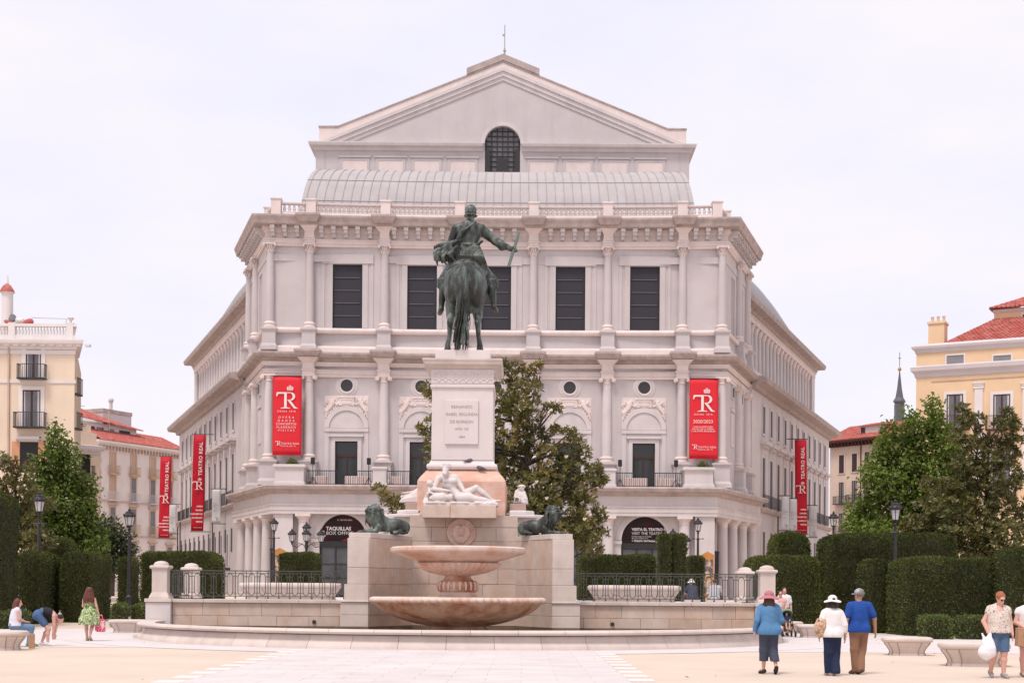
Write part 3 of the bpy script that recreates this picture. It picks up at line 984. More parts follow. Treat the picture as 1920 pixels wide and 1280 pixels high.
for sgn in (-1, 1):
    rk = MB(); ZK = 42.84
    for (o, t, y0) in ((0.0, 0.35, -0.08), (0.35, 0.40, -0.20), (0.75, 0.28, -0.32)):
        z0, z1 = 48.70 + o*1.08, 48.70 + (o + t)*1.08
        rk.xz_prism([(TX(sgn*(z0 - ZK)/0.414), ZK), (TX(0), z0), (TX(0), z1), (TX(sgn*(z1 - ZK)/0.414), ZK)], TY + y0, TY + 0.6)
    rk.build('raking_cornice', m_palegrey, tower)
    pp = MB()
    pp.xz_prism([(TX(sgn*16.9), 42.9), (TX(sgn*15.6), 42.9), (TX(0), 49.5), (TX(0), 50.35), (TX(sgn*15.2), 44.25), (TX(sgn*16.9), 44.25)], TY - 0.06, TY + 0.7)
    pp.build('parapet', m_pale, tower)
    cpp = MB()
    cpp.xz_prism([(TX(0), 50.36), (TX(sgn*15.2), 44.26), (TX(sgn*16.95), 44.26), (TX(sgn*16.95), 44.38), (TX(sgn*15.15), 44.40), (TX(0), 50.5)], TY - 0.14, TY + 0.8)
    cpp.build('parapet_coping', m_cap, tower)
    rc = MB()
    rc.xz_prism([(TX(0), 51.1), (TX(sgn*3.35), 49.75), (TX(sgn*3.35), 49.17), (TX(0), 50.52)], TY - 0.2, TY + 6)
    rc.build('ridge_cap', m_cap, tower)
    rr = MB()
    rr.xz_prism([(TX(0), 50.2), (TX(sgn*17), 43.6), (TX(sgn*17), 42.4), (TX(0), 48.8)], TY + 1.0, TY + 26)
    rr.build('tower_roof', m_zincw, tower)
    for k in range(4):
        xc = sgn * (4.0 + 3.32 * k + 0.0) - 0.35 * sgn
        fr = MB(); rect_frame(fr, TX(xc) - 1.15, TX(xc) + 1.15, 36, 41.25, 0.22, TY - 0.06, TY + 0.02, bottom=False)
        fr.box(TX(xc) - 1.5, TX(xc) + 1.5, TY - 0.14, TY + 0.02, 41.5, 41.68)
        pn = fr.build('tower_panel', m_grey, tower)
        MB().box(TX(xc) - 1.15, TX(xc) + 1.15, TY - 0.025, TY + 0.02, 36, 41.25).build('panel_field', m_pale, tower)
    st = MB().box(TX(sgn*14.9) - 1.2, TX(sgn*14.9) + 1.2, TY - 0.03, TY + 0.02, 30, 42.0)
    MB().box(TX(sgn*16.35), TX(sgn*16.3) + sgn*0.06, TY - 0.04, TY + 0.02, 30, 42.05).build('pilaster_edge', m_palegrey, tower)
wi = MB()
for t in range(16):
    a0, a1 = math.pi*t/16, math.pi*(t+1)/16
    q = [(1.66*math.cos(a0), 1.66*math.sin(a0)), (1.66*math.cos(a1), 1.66*math.sin(a1)), (1.98*math.cos(a1), 1.98*math.sin(a1)), (1.98*math.cos(a0), 1.98*math.sin(a0))]
    wi.xz_prism([(TX(a), 42.85 + b) for a, b in q], TY - 0.12, TY + 0.03)
tw_win = wi.build('arched_window', m_palegrey, tower)
MB().xz_prism([(TX(-1.62), 33), (TX(1.62), 33)] + [(TX(a), b) for a, b in arc], TY + 0.45, TY + 0.5).build('pane', M('grey_glass', (0.20,0.19,0.20), 0.25, 0.25, 1.4, 0), tw_win)
bars = MB()
for k in range(7):
    x = -1.5 + 0.5*k
    bars.box(TX(x) - 0.05, TX(x) + 0.05, TY + 0.32, TY + 0.44, 33, 42.85 + math.sqrt(max(0.05, 1.62**2 - x*x)))
for k in range(24):
    z = 34 + k*0.46
    hw = 1.6 if z < 42.85 else math.sqrt(max(0.0, 1.6**2 - (z - 42.85)**2))
    if hw > 0.2: bars.box(TX(-hw), TX(hw), TY + 0.33, TY + 0.43, z - 0.045, z + 0.045)
bars.build('window_bars', m_iron, tw_win)
for sgn in (-1, 1):
    MB().box(TX(sgn*1.62), TX(sgn*1.15), TY + 0.05, TY + 0.3, 33, 42.4).build('shutter', m_iron, tw_win)
MB().box(TX(-0.55), TX(0.55), TY + 0.26, TY + 0.32, 33, 41.6).build('window_frame', m_iron, tw_win)
lr = MB()
lr.tube([(TX(0.1), TY + 1.5, 51.1), (TX(0.1), TY + 1.5, 52.2)], 0.09, 6).tube([(TX(0.1), TY + 1.5, 52.2), (TX(0.1), TY + 1.5, 54.4)], 0.045, 6)
lr.ball((TX(0.1), TY + 1.5, 52.0), 0.14).box(TX(-0.1), TX(0.1), TY + 1.48, TY + 1.52, 53.35, 53.55)
lr.build('lightning_rod', m_zincd, tower)

# ---- ground-floor portico
PQ = [(TX(-21.6), 116.6), (TX(-16.4), 104.9), (TX(16.4), 104.9), (TX(21.6), 116.6)]
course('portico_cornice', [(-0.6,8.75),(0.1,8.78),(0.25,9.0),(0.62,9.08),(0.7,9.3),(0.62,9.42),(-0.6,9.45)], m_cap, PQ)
course('portico_frieze', [(-0.6,7.95),(0.0,7.95),(0.0,8.78),(-0.6,8.78)], m_palegrey, PQ)
course('portico_architrave', [(-0.6,7.3),(0.06,7.3),(0.06,7.55),(0.1,7.56),(0.1,7.85),(0.18,7.95),(0.18,8.0),(-0.6,8.0)], m_palegrey, PQ)
MB().prism([PQ[0], PQ[1], PQ[2], PQ[3], (TX(18), 118), (TX(-18), 118)], 9.0, 9.40).build('balcony_floor', m_palegrey, TH)
GYW = 105.55
m_poster = M('dark_poster_glass', (0.022,0.012,0.014), 0.35, 0.35, 1.2, 0, spec=0.2, stain=(0.10,0.008,0.012), stain_amt=0.6, streak=1, stain_scale=0.9, lo=0.5, hi=0.7)
def arch_bay(X, yw):
    mb = MB(); r, zs, zt = 1.76, 5.55, 7.5
    mb.box(X - 2.8, X - r, yw, yw + 0.6, 1.0, zs); mb.box(X + r, X + 2.8, yw, yw + 0.6, 1.0, zs)
    pts = [(X + r*math.cos(t), zs + r*math.sin(t)) for t in np.linspace(0, math.pi, 25)]
    mb.xz_prism([(X + 2.8, zs), (X + 2.8, zt), (X + r, zt), (X + r, zs)], yw, yw + 0.6)
    mb.xz_prism([(X - 2.8, zs), (X - 2.8, zt), (X - r, zt), (X - r, zs)], yw, yw + 0.6)
    for k in range(24):
        (x0, z0), (x1, z1) = pts[k], pts[k+1]
        mb.xz_prism([(x0, z0), (x0, zt), (x1, zt), (x1, z1)], yw, yw + 0.6)
    w = mb.build('arcade_wall', m_palegrey, TH)
    ar = MB()
    for k in range(24):
        t0, t1 = math.pi*k/24, math.pi*(k+1)/24
        for (ra, rb, yy) in ((1.74, 1.95, -0.10), (1.95, 2.15, -0.06)):
            ar.xz_prism([(X + ra*math.cos(t0), zs + ra*math.sin(t0)), (X + ra*math.cos(t1), zs + ra*math.sin(t1)), (X + rb*math.cos(t1), zs + rb*math.sin(t1)), (X + rb*math.cos(t0), zs + rb*math.sin(t0))], yw + yy, yw + 0.01)
    ar.box(X - 2.35, X - 1.72, yw - 0.14, yw + 0.01, 5.25, 5.5); ar.box(X + 1.72, X + 2.35, yw - 0.14, yw + 0.01, 5.25, 5.5)
    arch = ar.build('arch', m_palegrey, TH)
    gl = MB().xz_prism([(X - 1.74, 5.35), (X + 1.74, 5.35)] + [(X + 1.74*math.cos(t), zs + 1.74*math.sin(t)) for t in np.linspace(0, math.pi, 19)], yw + 0.30, yw + 0.34)
    lun = gl.build('lunette', m_poster, arch)
    MB().box(X - 1.74, X + 1.74, yw + 0.22, yw + 0.40, 4.9, 5.34).build('transom', m_iron, arch)
    for k in (-1, 0, 1):
        MB().box(X + k*1.16 - 0.53, X + k*1.16 + 0.53, yw + 0.32, yw + 0.36, 1.3, 4.88).build('door_pane', m_glassg, arch)
    fr = MB()
    for k in range(4): fr.box(X - 1.74 + k*1.16 - 0.06 + (0.06 if k == 0 else 0) - (0.06 if k == 3 else 0), X - 1.74 + k*1.16 + 0.06 + (0.06 if k == 0 else 0) - (0.06 if k == 3 else 0), yw + 0.27, yw + 0.38, 1.3, 4.9)
    fr.box(X - 1.74, X + 1.74, yw + 0.28, yw + 0.31, 2.55, 2.68); fr.box(X - 1.74, X + 1.74, yw + 0.28, yw + 0.31, 3.6, 3.66)
    fr.build('door_frame', m_iron, arch)
    return arch, lun
ARCH = [arch_bay(TX(bx), GYW) for bx in BAYX]
pc = None
def doric(x, y):
    global pc
    if pc is None:
        b = MB().lathe([(0.50,1.2),(0.50,1.45),(0.44,1.5),(0.43,3.0),(0.38,6.7)], seg=20)
        pc = link('portico_column', b.mesh(True, 40), m_palegrey); parent_to(pc, TH)
        cp = MB().lathe([(0.38,6.68),(0.42,6.72),(0.39,6.78),(0.39,6.9),(0.52,7.05),(0.52,7.1)], seg=20); cp.box(-0.56, 0.56, -0.56, 0.5, 7.1, 7.32)
        link('capital', cp.mesh(True, 40), m_pale, pc)
        c = pc
    else:
        c = copy_tree(pc, TH)
    c.matrix_basis = Matrix.Translation((x, y, 0))
    return c
for x in COLX: doric(TX(x * 1.005), 105.15)
for sgn in (-1, 1):
    MB().box(TX(sgn*14.85), TX(sgn*16.3), 105.0, 105.9, 1.0, 7.31).build('corner_pier', m_palegrey, TH)
    MB().box(TX(sgn*14.0), TX(sgn*15.2), 105.6, 106.2, 1.0, 7.3).build('arcade_wall', m_palegrey, TH)
    a, b = Vector((TX(sgn*16.4), 104.9)), Vector((TX(sgn*21.6), 116.6)); d = (b - a).normalized()
    nrm = Vector((d.y, -d.x)) * (1 if sgn > 0 else -1)
    for u in (3.4, 6.2, 9.0, 11.9):
        p = a + d*u - nrm*0.5; doric(p.x, p.y)
    def fl(u, o, z, a=a, d=d, nrm=nrm):
        p = a + d*u + nrm*o
        return (p.x, p.y, z)
    MB(fl).box(1.0, 12.6, -1.9, -1.4, 1.0, 7.3).build('arcade_wall', m_grey, TH)
    ga = MB(fl)
    for k in range(14): ga.tube([(1.6 + 0.14*k, -0.7, 1.25), (1.6 + 0.14*k, -0.7, 4.7)], 0.025, 4)
    for z in (1.5, 3.9, 4.65): ga.box(1.5, 3.5, -0.73, -0.67, z, z + 0.06)
    for k in range(7): ga.ball((1.75 + 0.26*k, -0.7, 4.78), 0.08, 6, 4)
    ga.build('iron_gate', m_iron, TH)

# ---- balcony: stone dies, iron railings
for x in COLX:
    s = x / abs(x)
    if abs(x) > 10: continue
    MB().sq_profile(TX(x * 1.005), 105.2, [(0.56,9.42),(0.55,9.6),(0.50,9.62),(0.50,10.55),(0.58,10.62),(0.58,10.74),(0.5,10.78)]).build('balcony_die', m_palegrey, TH)
for sgn in (-1, 1):
    MB().sq_profile(TX(sgn*15.05), 105.55, [(1.15,9.42),(1.13,9.62),(1.05,9.65),(1.05,10.6),(1.2,10.7),(1.2,10.84),(1.1,10.9)]).build('balcony_die', m_palegrey, TH)
    a, b = Vector((TX(sgn*16.4), 104.9)), Vector((TX(sgn*21.6), 116.6)); d = (b - a).normalized(); nrm = Vector((d.y, -d.x)) * (1 if sgn > 0 else -1)
    def fl(u, o, z, a=a, d=d, nrm=nrm):
        p = a + d*u + nrm*o
        return (p.x, p.y, z)
rail_xs = [(-13.85, -8.98), (-7.9, -3.35), (-2.25, 2.25), (3.35, 7.9), (8.98, 13.85)]
for a, b in rail_xs:
    mb = MB()
    mb.box(TX(a), TX(b), 105.0, 105.05, 10.46, 10.52); mb.box(TX(a), TX(b), 105.0, 105.05, 9.5, 9.54)
    n = int((b - a) / 0.16)
    for k in range(n + 1):
        x = TX(a + (b - a)*k/n); mb.tube([(x, 105.025, 9.44), (x, 105.025, 10.48)], 0.016, 4)
    mb.build('balcony_railing', m_iron, TH)

# ---- the long wings
WL = 41.3
def wing(sgn):
    a, b = Vector((TX(sgn*21.0), 117.0)), Vector((TX(sgn*35.4), 155.3))
    d = (b - a).normalized(); nrm = Vector((d.y, -d.x)) * (1 if sgn > 0 else -1)
    def fr(u, o, z):
        p = a + d*u + nrm*o
        return (p.x, p.y, z)
    MB(fr).box(-0.5, WL, -3, 0, 8.9, 18.8).build('wing_wall', m_palegrey, TH)
    MB(fr).box(-0.5, WL, -3, 0.12, 0.5, 8.6).build('wing_wall', m_grey, TH)
    def band(name, prof, mat, u0=-0.5, u1=WL, back=8):
        mb = MB()
        pts = [fr(u0, 0, 0)[:2], fr(u1, 0, 0)[:2], fr(u1, -back, 0)[:2]]
        mb.sweep(prof, pts, side=1 if sgn > 0 else -1)
        return mb.build(name, mat, TH)
    band('wing_cornice', [(0,18.45),(0.3,18.5),(0.4,18.8),(1.1,18.95),(1.2,19.25),(1.2,19.4),(0,19.55)], m_cap)
    band('string_course', [(0,8.5),(0.3,8.55),(0.42,8.8),(0.42,8.92),(0,8.98)], m_cap)
    band('wing_parapet', [(-1.2,19.4),(-0.2,19.4),(-0.2,20.3),(-1.2,20.4)], m_pale)
    # attic with its row of columns
    A0 = -1.5
    MB(fr).box(-0.5, WL - 0.8, A0 - 3, A0 - 0.9, 19.5, 25.8).build('attic_wall', m_grey, TH)
    band2 = MB(); pts = [fr(-0.5, A0, 0)[:2], fr(WL - 0.8, A0, 0)[:2], fr(WL - 0.8, A0 - 8, 0)[:2]]
    band2.sweep([(-1.2,25.2),(0.1,25.2),(0.1,25.6),(0.2,25.65),(0.2,25.75),(-1.2,25.75)], pts, side=1 if sgn > 0 else -1); band2.build('attic_architrave', m_pale, TH)
    band3 = MB(); band3.sweep([(-1.2,25.75),(0.2,25.8),(0.35,26.1),(1.0,26.2),(1.1,26.5),(1.1,26.65),(-1.2,26.75)], pts, side=1 if sgn > 0 else -1); band3.build('attic_cornice', m_cap, TH)
    g = MB(); g.sweep([(0.2,26.75),(0.45,26.75),(0.45,27.15),(0.2,27.15)], [fr(6.0, A0, 0)[:2], fr(WL - 0.8, A0, 0)[:2]], side=1 if sgn > 0 else -1); g.build('attic_parapet', m_pale, TH)
    MB(fr).box(WL - 2.6, WL - 0.8, A0 - 3, A0 + 0.05, 19.5, 25.2).build('attic_pier', m_palegrey, TH)
    MB(fr).box(-0.5, WL - 2.6, A0 - 0.9, A0 + 0.05, 19.5, 20.3).build('attic_base', m_pale, TH)
    for k in range(22):
        u = 0.6 + k*1.76
        if u > WL - 3: break
        c = MB()
        p = fr(u, A0 - 0.32, 0)
        c.lathe([(0.34,20.3),(0.34,20.5),(0.28,20.55),(0.28,22.0),(0.25,24.6)], p[0], p[1], seg=12)
        o = c.build('attic_column', m_palegrey, TH, smooth=True)
        c = MB(); c.lathe([(0.25,24.58),(0.3,24.65),(0.28,24.75),(0.42,25.05),(0.42,25.2)], p[0], p[1], seg=10); c.build('capital', m_pale, o, smooth=True)
        if k: MB(fr).box(u - 1.35, u - 0.42, A0 - 0.92, A0 - 0.84, 20.6, 24.9).build('attic_window', m_blind, TH)
    # curved wing roof
    vs, fs = [], []
    NU, NK = 28, 10
    for i in range(NU + 1):
        u = -2.0 + (0.82*WL)*i/NU
        e = max(0.0, (i/NU - 0.45)/0.55); e = math.sqrt(max(0.0, 1 - e*e))
        for k in range(NK + 1):
            t = math.pi/2*k/NK
            vs.append(fr(u, A0 + 0.1 - 4.0*(1 - math.cos(t)), 26.7 + 4.6*math.sin(t)*max(e, 0.01)))
    for i in range(NU):
        for k in range(NK):
            q = i*(NK+1)+k; fs.append((q, q+1, q+NK+2, q+NK+1))
    r = MB(); r.add(vs, fs); r.build('wing_roof', m_zincw, TH, smooth=True, angle=60)
    # windows: a small one above, a tall hooded one with a balcony below
    for k in range(11):
        u = 4.35 + k*3.37
        f = MB(fr); 
        for (x0, x1, z0, z1) in ((u-0.68,u-0.5,15.25,17.75),(u+0.5,u+0.68,15.25,17.75),(u-0.5,u+0.5,17.55,17.75),(u-0.6,u+0.6,15.05,15.27)):
            f.box(x0, x1, -0.05, 0.09, z0, z1)
        w = f.build('window', m_palegrey, TH)
        MB(fr).box(u - 0.5, u + 0.5, 0.0, 0.02, 15.27, 17.55).build('pane', m_blind, w)
        if k > 0 or True:
            h = MB(fr)
            h.box(u - 1.25, u + 1.25, -0.05, 0.55, 14.25, 14.5); h.box(u - 1.05, u + 1.05, -0.05, 0.35, 14.0, 14.25); h.box(u - 0.95, u + 0.95, -0.05, 0.1, 13.55, 14.0)
            h.box(u - 0.95, u - 0.62, -0.05, 0.1, 8.98, 13.55); h.box(u + 0.62, u + 0.95, -0.05, 0.1, 8.98, 13.55); h.box(u - 0.62, u + 0.62, -0.05, 0.06, 13.2, 13.55)
            w = h.build('hooded_window', m_palegrey, TH)
            MB(fr).box(u - 0.62, u + 0.62, 0.0, 0.02, 8.98, 13.2).build('pane', m_blind, w)
            MB(fr).box(u + 1.05, u + 2.2, -0.05, 0.06, 9.0, 14.0).build('pilaster', m_palegrey, TH)
            rl = MB(fr)
            rl.box(u - 1.3, u + 1.3, 0.36, 0.40, 9.98, 10.03); rl.box(u - 1.3, u + 1.3, 0.36, 0.40, 9.0, 9.04)
            for q in range(14): rl.box(u - 1.3 + q*0.2 - 0.012, u - 1.3 + q*0.2 + 0.012, 0.37, 0.39, 9.0, 10.0)
            rl.build('balcony_railing', m_iron, TH)
            s = MB(fr); s.box(u - 0.4, u + 0.4, 0.10, 0.14, 4.9, 6.9); s.build('window', m_blind, TH)
            l = MB(fr)
            if sgn < 0:
                l.tube([(u + 0.9, 0.35, 3.6), (u + 0.9, 0.35, 6.4)], 0.035, 5); l.box(u + 0.7, u + 1.1, 0.1, 0.5, 3.35, 3.55)
                l.build('flag_pole_socket', m_iron, TH)
    for k in range(6):
        u = 3 + 7.2*k
        MB(fr).box(u - 0.02, u + 0.02, 0.118, 0.132, 0.8, 8.5).build('wall_joint', m_cap, TH)
wing(-1); wing(1)

# ---- lettering over the doors
m_white = M('white_lettering', (0.82,0.80,0.80), 0.6, 0.02, 1, 0)
def lunette_text(i, lines, parent):
    X = TX(BAYX[i])
    for (s, size, dx, z, al, b) in lines:
        text('lettering', s, size, m_white, parent, face_matrix((X + dx, GYW + 0.28, z), (1,0,0), (0,0,1)), al, bold=b)
lunette_text(0, [('TAQUILLAS', 0.36, -1.30, 6.26, 'LEFT', 0.012), ('BOX OFFICE', 0.36, -1.30, 5.92, 'LEFT', 0.0), ('R  TEATRO REAL', 0.15, 0.1, 6.9, 'CENTER', 0.0)], ARCH[0][1])
ax = TX(BAYX[0]) - 1.5
MB().xz_prism([(ax-0.07,6.1),(ax+0.07,6.1),(ax+0.07,5.78),(ax+0.2,5.78),(ax,5.5),(ax-0.2,5.78),(ax-0.07,5.78)], GYW + 0.27, GYW + 0.285).build('arrow', m_white, ARCH[0][1])
MB().xz_prism([(ax+1.3,5.38),(ax+3.15,5.38),(ax+2.9,5.72),(ax+2.2,5.62)], GYW + 0.28, GYW + 0.29).build('poster_image', m_redd, ARCH[0][1])
lunette_text(4, [('VISITA EL TEATRO REAL', 0.28, -0.95, 6.36, 'LEFT', 0.010), ('VISIT THE TEATRO REAL', 0.28, -0.95, 6.06, 'LEFT', 0.0), ('Compra aqui tus entradas', 0.14, -0.95, 5.84, 'LEFT', 0.0), ('Buy your tickets here', 0.14, -0.95, 5.70, 'LEFT', 0.0), ('< TICKETS / ENTRADAS', 0.17, -0.95, 5.50, 'LEFT', 0.006)], ARCH[4][1])

# ================================================================== things on the balcony and before the arches
m_spk = M('speaker_black', (0.02,0.018,0.02), 0.6, 0.1, 3, 0.05, 60)
def speaker(x, label):
    X = TX(x)
    t = thing('loudspeaker_stand', (X, 105.35, 9.42), label, 'loudspeaker', 'loudspeakers on the balcony')
    MB().box(X-0.14, X+0.14, 105.2, 105.5, 11.0, 11.48).build('cabinet', m_spk, t, bevel=0.02)
    MB().tube([(X,105.35,9.75),(X,105.35,11.0)],0.025,6).build('pole', m_spk, t)
    for k in range(3):
        a = 2*math.pi*k/3+0.5
        MB().tube([(X,105.35,10.05),(X+0.42*math.cos(a),105.35+0.3*math.sin(a),9.43)],0.022,5).build('leg', m_spk, t)
speaker(-13.45, 'black loudspeaker on a tripod at the left end of the left balcony'); speaker(-9.3, 'black loudspeaker on a tripod at the right end of the left balcony')
speaker(9.3, 'black loudspeaker on a tripod at the left end of the right balcony'); speaker(13.45, 'black loudspeaker on a tripod at the right end of the right balcony')
m_stripe = M('pink_striped_cloth', (0.62,0.44,0.40), 0.85, 0.04, 1, 0)
m_stripe2 = M('white_striped_cloth', (0.72,0.62,0.59), 0.85, 0.04, 1, 0)
def covered_table(x, w, label):
    X = TX(x)
    t = thing('covered_table', (X, 105.9, 9.42), label, 'table', 'tables with striped cloths on the balcony')
    MB().box(X-w/2, X+w/2, 105.6, 106.3, 10.1, 10.16).build('table_top', m_stripe2, t, bevel=0.03)
    vs, fs = [], []
    n = int(w/0.09)
    for i in range(n+1):
        xx = X-w/2+w*i/n; yy = 105.57+0.03*math.sin(i*1.7)
        vs += [(xx, yy, 10.13), (xx, yy-0.04*math.sin(i*2.3+1), 9.44)]
    fs = [(2*i, 2*i+1, 2*i+3, 2*i+2) for i in range(n)]
    mb = MB(); mb.add(vs, fs); o = mb.build('cloth_skirt', m_stripe, t)
    o.data.materials.append(m_stripe2)
    for i, pl in enumerate(o.data.polygons): pl.material_index = (i//1) % 2
    for sx in (-1, 1):
        mb = MB(); mb.box(X+sx*w/2-0.01, X+sx*w/2+0.01, 105.6, 106.3, 9.44, 10.13); mb.build('cloth_side', m_stripe2, t)
for x, w, lab in ((-13.0,1.0,'striped cloth table at the far left of the balcony'), (-10.25,1.7,'wide striped cloth table right of the left balcony door'), (-7.3,0.9,'short striped cloth table just right of the second column'), (-4.4,1.6,'striped cloth table beside the statue on the balcony'),
                  (4.6,1.4,'striped cloth table behind the magnolia on the balcony'), (10.4,1.9,'wide striped cloth table left of the right balcony door'), (12.8,1.3,'striped cloth table at the far right of the balcony')):
    covered_table(x, w, lab)
def poster_stand(px, py0, py1, d, label):
    a = P(px, py0, d); W = 0.42
    t = thing('poster_stand', (a.x, d, 1.2), label, 'poster stand', 'orange poster stands')
    mo_ = M('orange_wood', (0.50,0.22,0.055), 0.6, 0.15, 3, 0.05, 30)
    fr_ = MB().xz_prism([(a.x-W, 1.3), (a.x+W, 1.3), (a.x+W, a.z-0.35), (a.x+W+0.12, a.z-0.3), (a.x, a.z), (a.x-W-0.12, a.z-0.3), (a.x-W, a.z-0.35)], d, d+0.12).build('frame', mo_, t)
    h = (a.z-0.55-1.6)/2
    for k in range(2):
        z0 = 1.5+k*(h+0.1)
        p_ = MB().box(a.x-W+0.08, a.x+W-0.08, d-0.02, d-0.004, z0, z0+h).build('poster', M('poster_%d' % k, ((0.20,0.17,0.16),(0.12,0.10,0.11))[k], 0.4, 0.6, 3.0, 0, stain=(0.55,0.40,0.30), stain_amt=0.9, streak=1, stain_scale=2.2, lo=0.48, hi=0.55), t)
poster_stand(1327, 1033, 1080, 96, 'orange framed poster stand right of the cypress pair')
poster_stand(524, 1026, 1080, 99, 'orange framed poster stand behind the clipped hedge box')
# ================================================================== the monument
m_gran  = M('granite_block', (0.56,0.455,0.39), 0.85, 0.12, 2.2, 0.25, 30, rnd=0.06, stain=(0.50,0.27,0.15), stain_amt=0.65, streak=3.5, stain_scale=0.55, lo=0.46, hi=0.72)
m_granw = M('pale_granite', (0.60,0.52,0.475), 0.85, 0.10, 1.8, 0.2, 30, rnd=0.05, stain=(0.42,0.34,0.29), stain_amt=0.5, streak=4, stain_scale=0.8)
m_mortar= M('mortar', (0.36,0.28,0.235), 0.95, 0.2, 3, 0.2, 40)
m_marble= M('white_marble', (0.655,0.59,0.58), 0.6, 0.05, 1.2, 0.08, 30, stain=(0.52,0.43,0.39), stain_amt=0.35, streak=6, stain_scale=1.3, lo=0.5, hi=0.8)
m_statue= M('carved_white_marble', (0.62,0.565,0.555), 0.55, 0.05, 2, 0.1, 40, stain=(0.50,0.42,0.39), stain_amt=0.4, streak=2, stain_scale=4)
m_pink  = M('pink_granite', (0.62,0.355,0.275), 0.7, 0.14, 1.5, 0.15, 35, stain=(0.70,0.52,0.44), stain_amt=0.7, streak=0.5, stain_scale=1.2, lo=0.42, hi=0.62)
m_fount = M('stained_fountain_marble', (0.68,0.54,0.47), 0.7, 0.10, 2, 0.18, 30, stain=(0.50,0.21,0.11), stain_amt=0.85, streak=2.5, stain_scale=1.1, lo=0.45, hi=0.72)
m_fountr= M('rust_stained_marble', (0.66,0.45,0.34), 0.75, 0.14, 2.5, 0.2, 30, stain=(0.38,0.13,0.055), stain_amt=0.9, streak=3, stain_scale=1.5, lo=0.43, hi=0.64)
m_bronze= M('patinated_bronze', (0.030,0.032,0.029), 0.45, 0.4, 3.5, 0.3, 30, metal=0.25, stain=(0.17,0.215,0.19), stain_amt=0.95, streak=3.5, stain_scale=2.4, lo=0.46, hi=0.66, spec=0.5)
m_basin = M('basin_limestone', (0.61,0.52,0.475), 0.8, 0.08, 1.5, 0.2, 28, rnd=0.04, stain=(0.42,0.32,0.27), stain_amt=0.5, streak=2.2, stain_scale=1.2, lo=0.5, hi=0.75)
m_water = M('still_water', (0.22,0.165,0.12), 0.08, 0.2, 1, 0.05, 6, spec=0.6)
m_rail  = M('grey_iron_railing', (0.085,0.082,0.078), 0.55, 0.1, 4, 0.05, 40)

MX = -2.12
def MXX(x): return MX + x

def block(x0, x1, y0, y1, z0, z1, mat, parent, name='stone_block', bevel=0.014):
    return MB().box(x0, x1, y0, y1, z0, z1).build(name, mat, parent, bevel=bevel)

def block_run(parent, p0, p1, courses, mat, thick=0.4, gap=0.004, name='stone_block', side=1, jitter=0.008):
    """ashlar along p0->p1: courses = [(z0, z1, [cuts 0..1])]"""
    a, b = Vector(p0), Vector(p1)
    L = (b - a).length; d = (b - a)/L; n = Vector((d.y, -d.x))*side
    ang = math.atan2(d.y, d.x)
    for z0, z1, cuts in courses:
        cs = [0] + list(cuts) + [1]
        for k in range(len(cs)-1):
            u0, u1 = cs[k]*L + gap, cs[k+1]*L - gap
            j = random.uniform(-jitter, jitter)
            def fr(u, o, z, a=a, d=d, n=n): 
                p = a + d*u + n*o
                return (p.x, p.y, z)
            MB(fr).box(u0, u1, -thick, j, z0 + gap, z1 - gap).build(name, mat, parent, bevel=0.008)

# ---- lower block with its niche, the wings that carry the lions
MON = thing('fountain_monument', (MX, 50, 0), 'stepped granite monument base with a niche, wings and carved roundel', 'monument')
core = MB()
core.prism([(MXX(-3.7),48.15),(MXX(-3.12),48.15),(MXX(-1.85),50.75),(MXX(1.85),50.75),(MXX(3.12),48.15),(MXX(3.7),48.15),(MXX(3.7),54.5),(MXX(-3.7),54.5)], 0, 3.40)
core.build('core', m_mortar, MON)
ZC = [(0,0.42),(0.42,0.82),(0.82,1.25),(1.25,1.86),(1.86,2.42),(2.42,3.42)]
m_wet = M('water_darkened_granite', (0.20,0.135,0.095), 0.6, 0.25, 2.0, 0.25, 30, rnd=0.08, stain=(0.09,0.06,0.04), stain_amt=0.7, streak=0.5, stain_scale=1.2)
for sgn in (-1, 1):
    fx0, fx1 = MXX(sgn*3.82), MXX(sgn*3.10)
    for i, (z0, z1) in enumerate(ZC):
        e = 0.22 if z1 < 1.3 else (0.10 if z1 < 1.9 else 0)
        a, b = sorted((fx0 + sgn*e, fx1))
        block(a, b, 48.0 - e*0.1, 48.45, z0 + 0.003, z1 - 0.003, m_granw if i else m_wet, MON)
        # outer side faces of the wing
        for k in range(3):
            y0 = 48.46 + k*1.9
            xa, xb = sorted((MXX(sgn*3.45), fx0 + sgn*(e - 0.004)))
            block(xa, xb, y0, y0 + 1.89, z0 + 0.004, z1 - 0.004, m_granw, MON)
    cuts = [[0.5],[0.35,0.72],[0.5],[0.33,0.7],[0.55],[0.48]]
    cs = [(z0, z1, cuts[i]) for i, (z0, z1) in enumerate(ZC)]
    p0, p1 = (MXX(sgn*3.08), 48.02), (MXX(sgn*1.84), 50.62)
    block_run(MON, p0, p1, cs[1:], m_gran, side=1 if sgn < 0 else -1, thick=0.35); block_run(MON, p0, p1, cs[:1], m_wet, side=1 if sgn < 0 else -1, thick=0.35)
    # coping slab under the lion
    MB().prism([(MXX(sgn*3.78),48.05),(MXX(sgn*3.05),48.05),(MXX(sgn*1.86),50.6),(MXX(sgn*1.86),52.0),(MXX(sgn*3.78),52.0)], 3.42, 3.60).build('coping', m_granw, MON, bevel=0.02)
    # pale mouldings at the steps
    a, b = sorted((MXX(sgn*4.06), MXX(sgn*3.08)))
    MB().box(a, b, 47.93, 48.4, 1.25, 1.30).build('moulding', m_granw, MON, bevel=0.015)
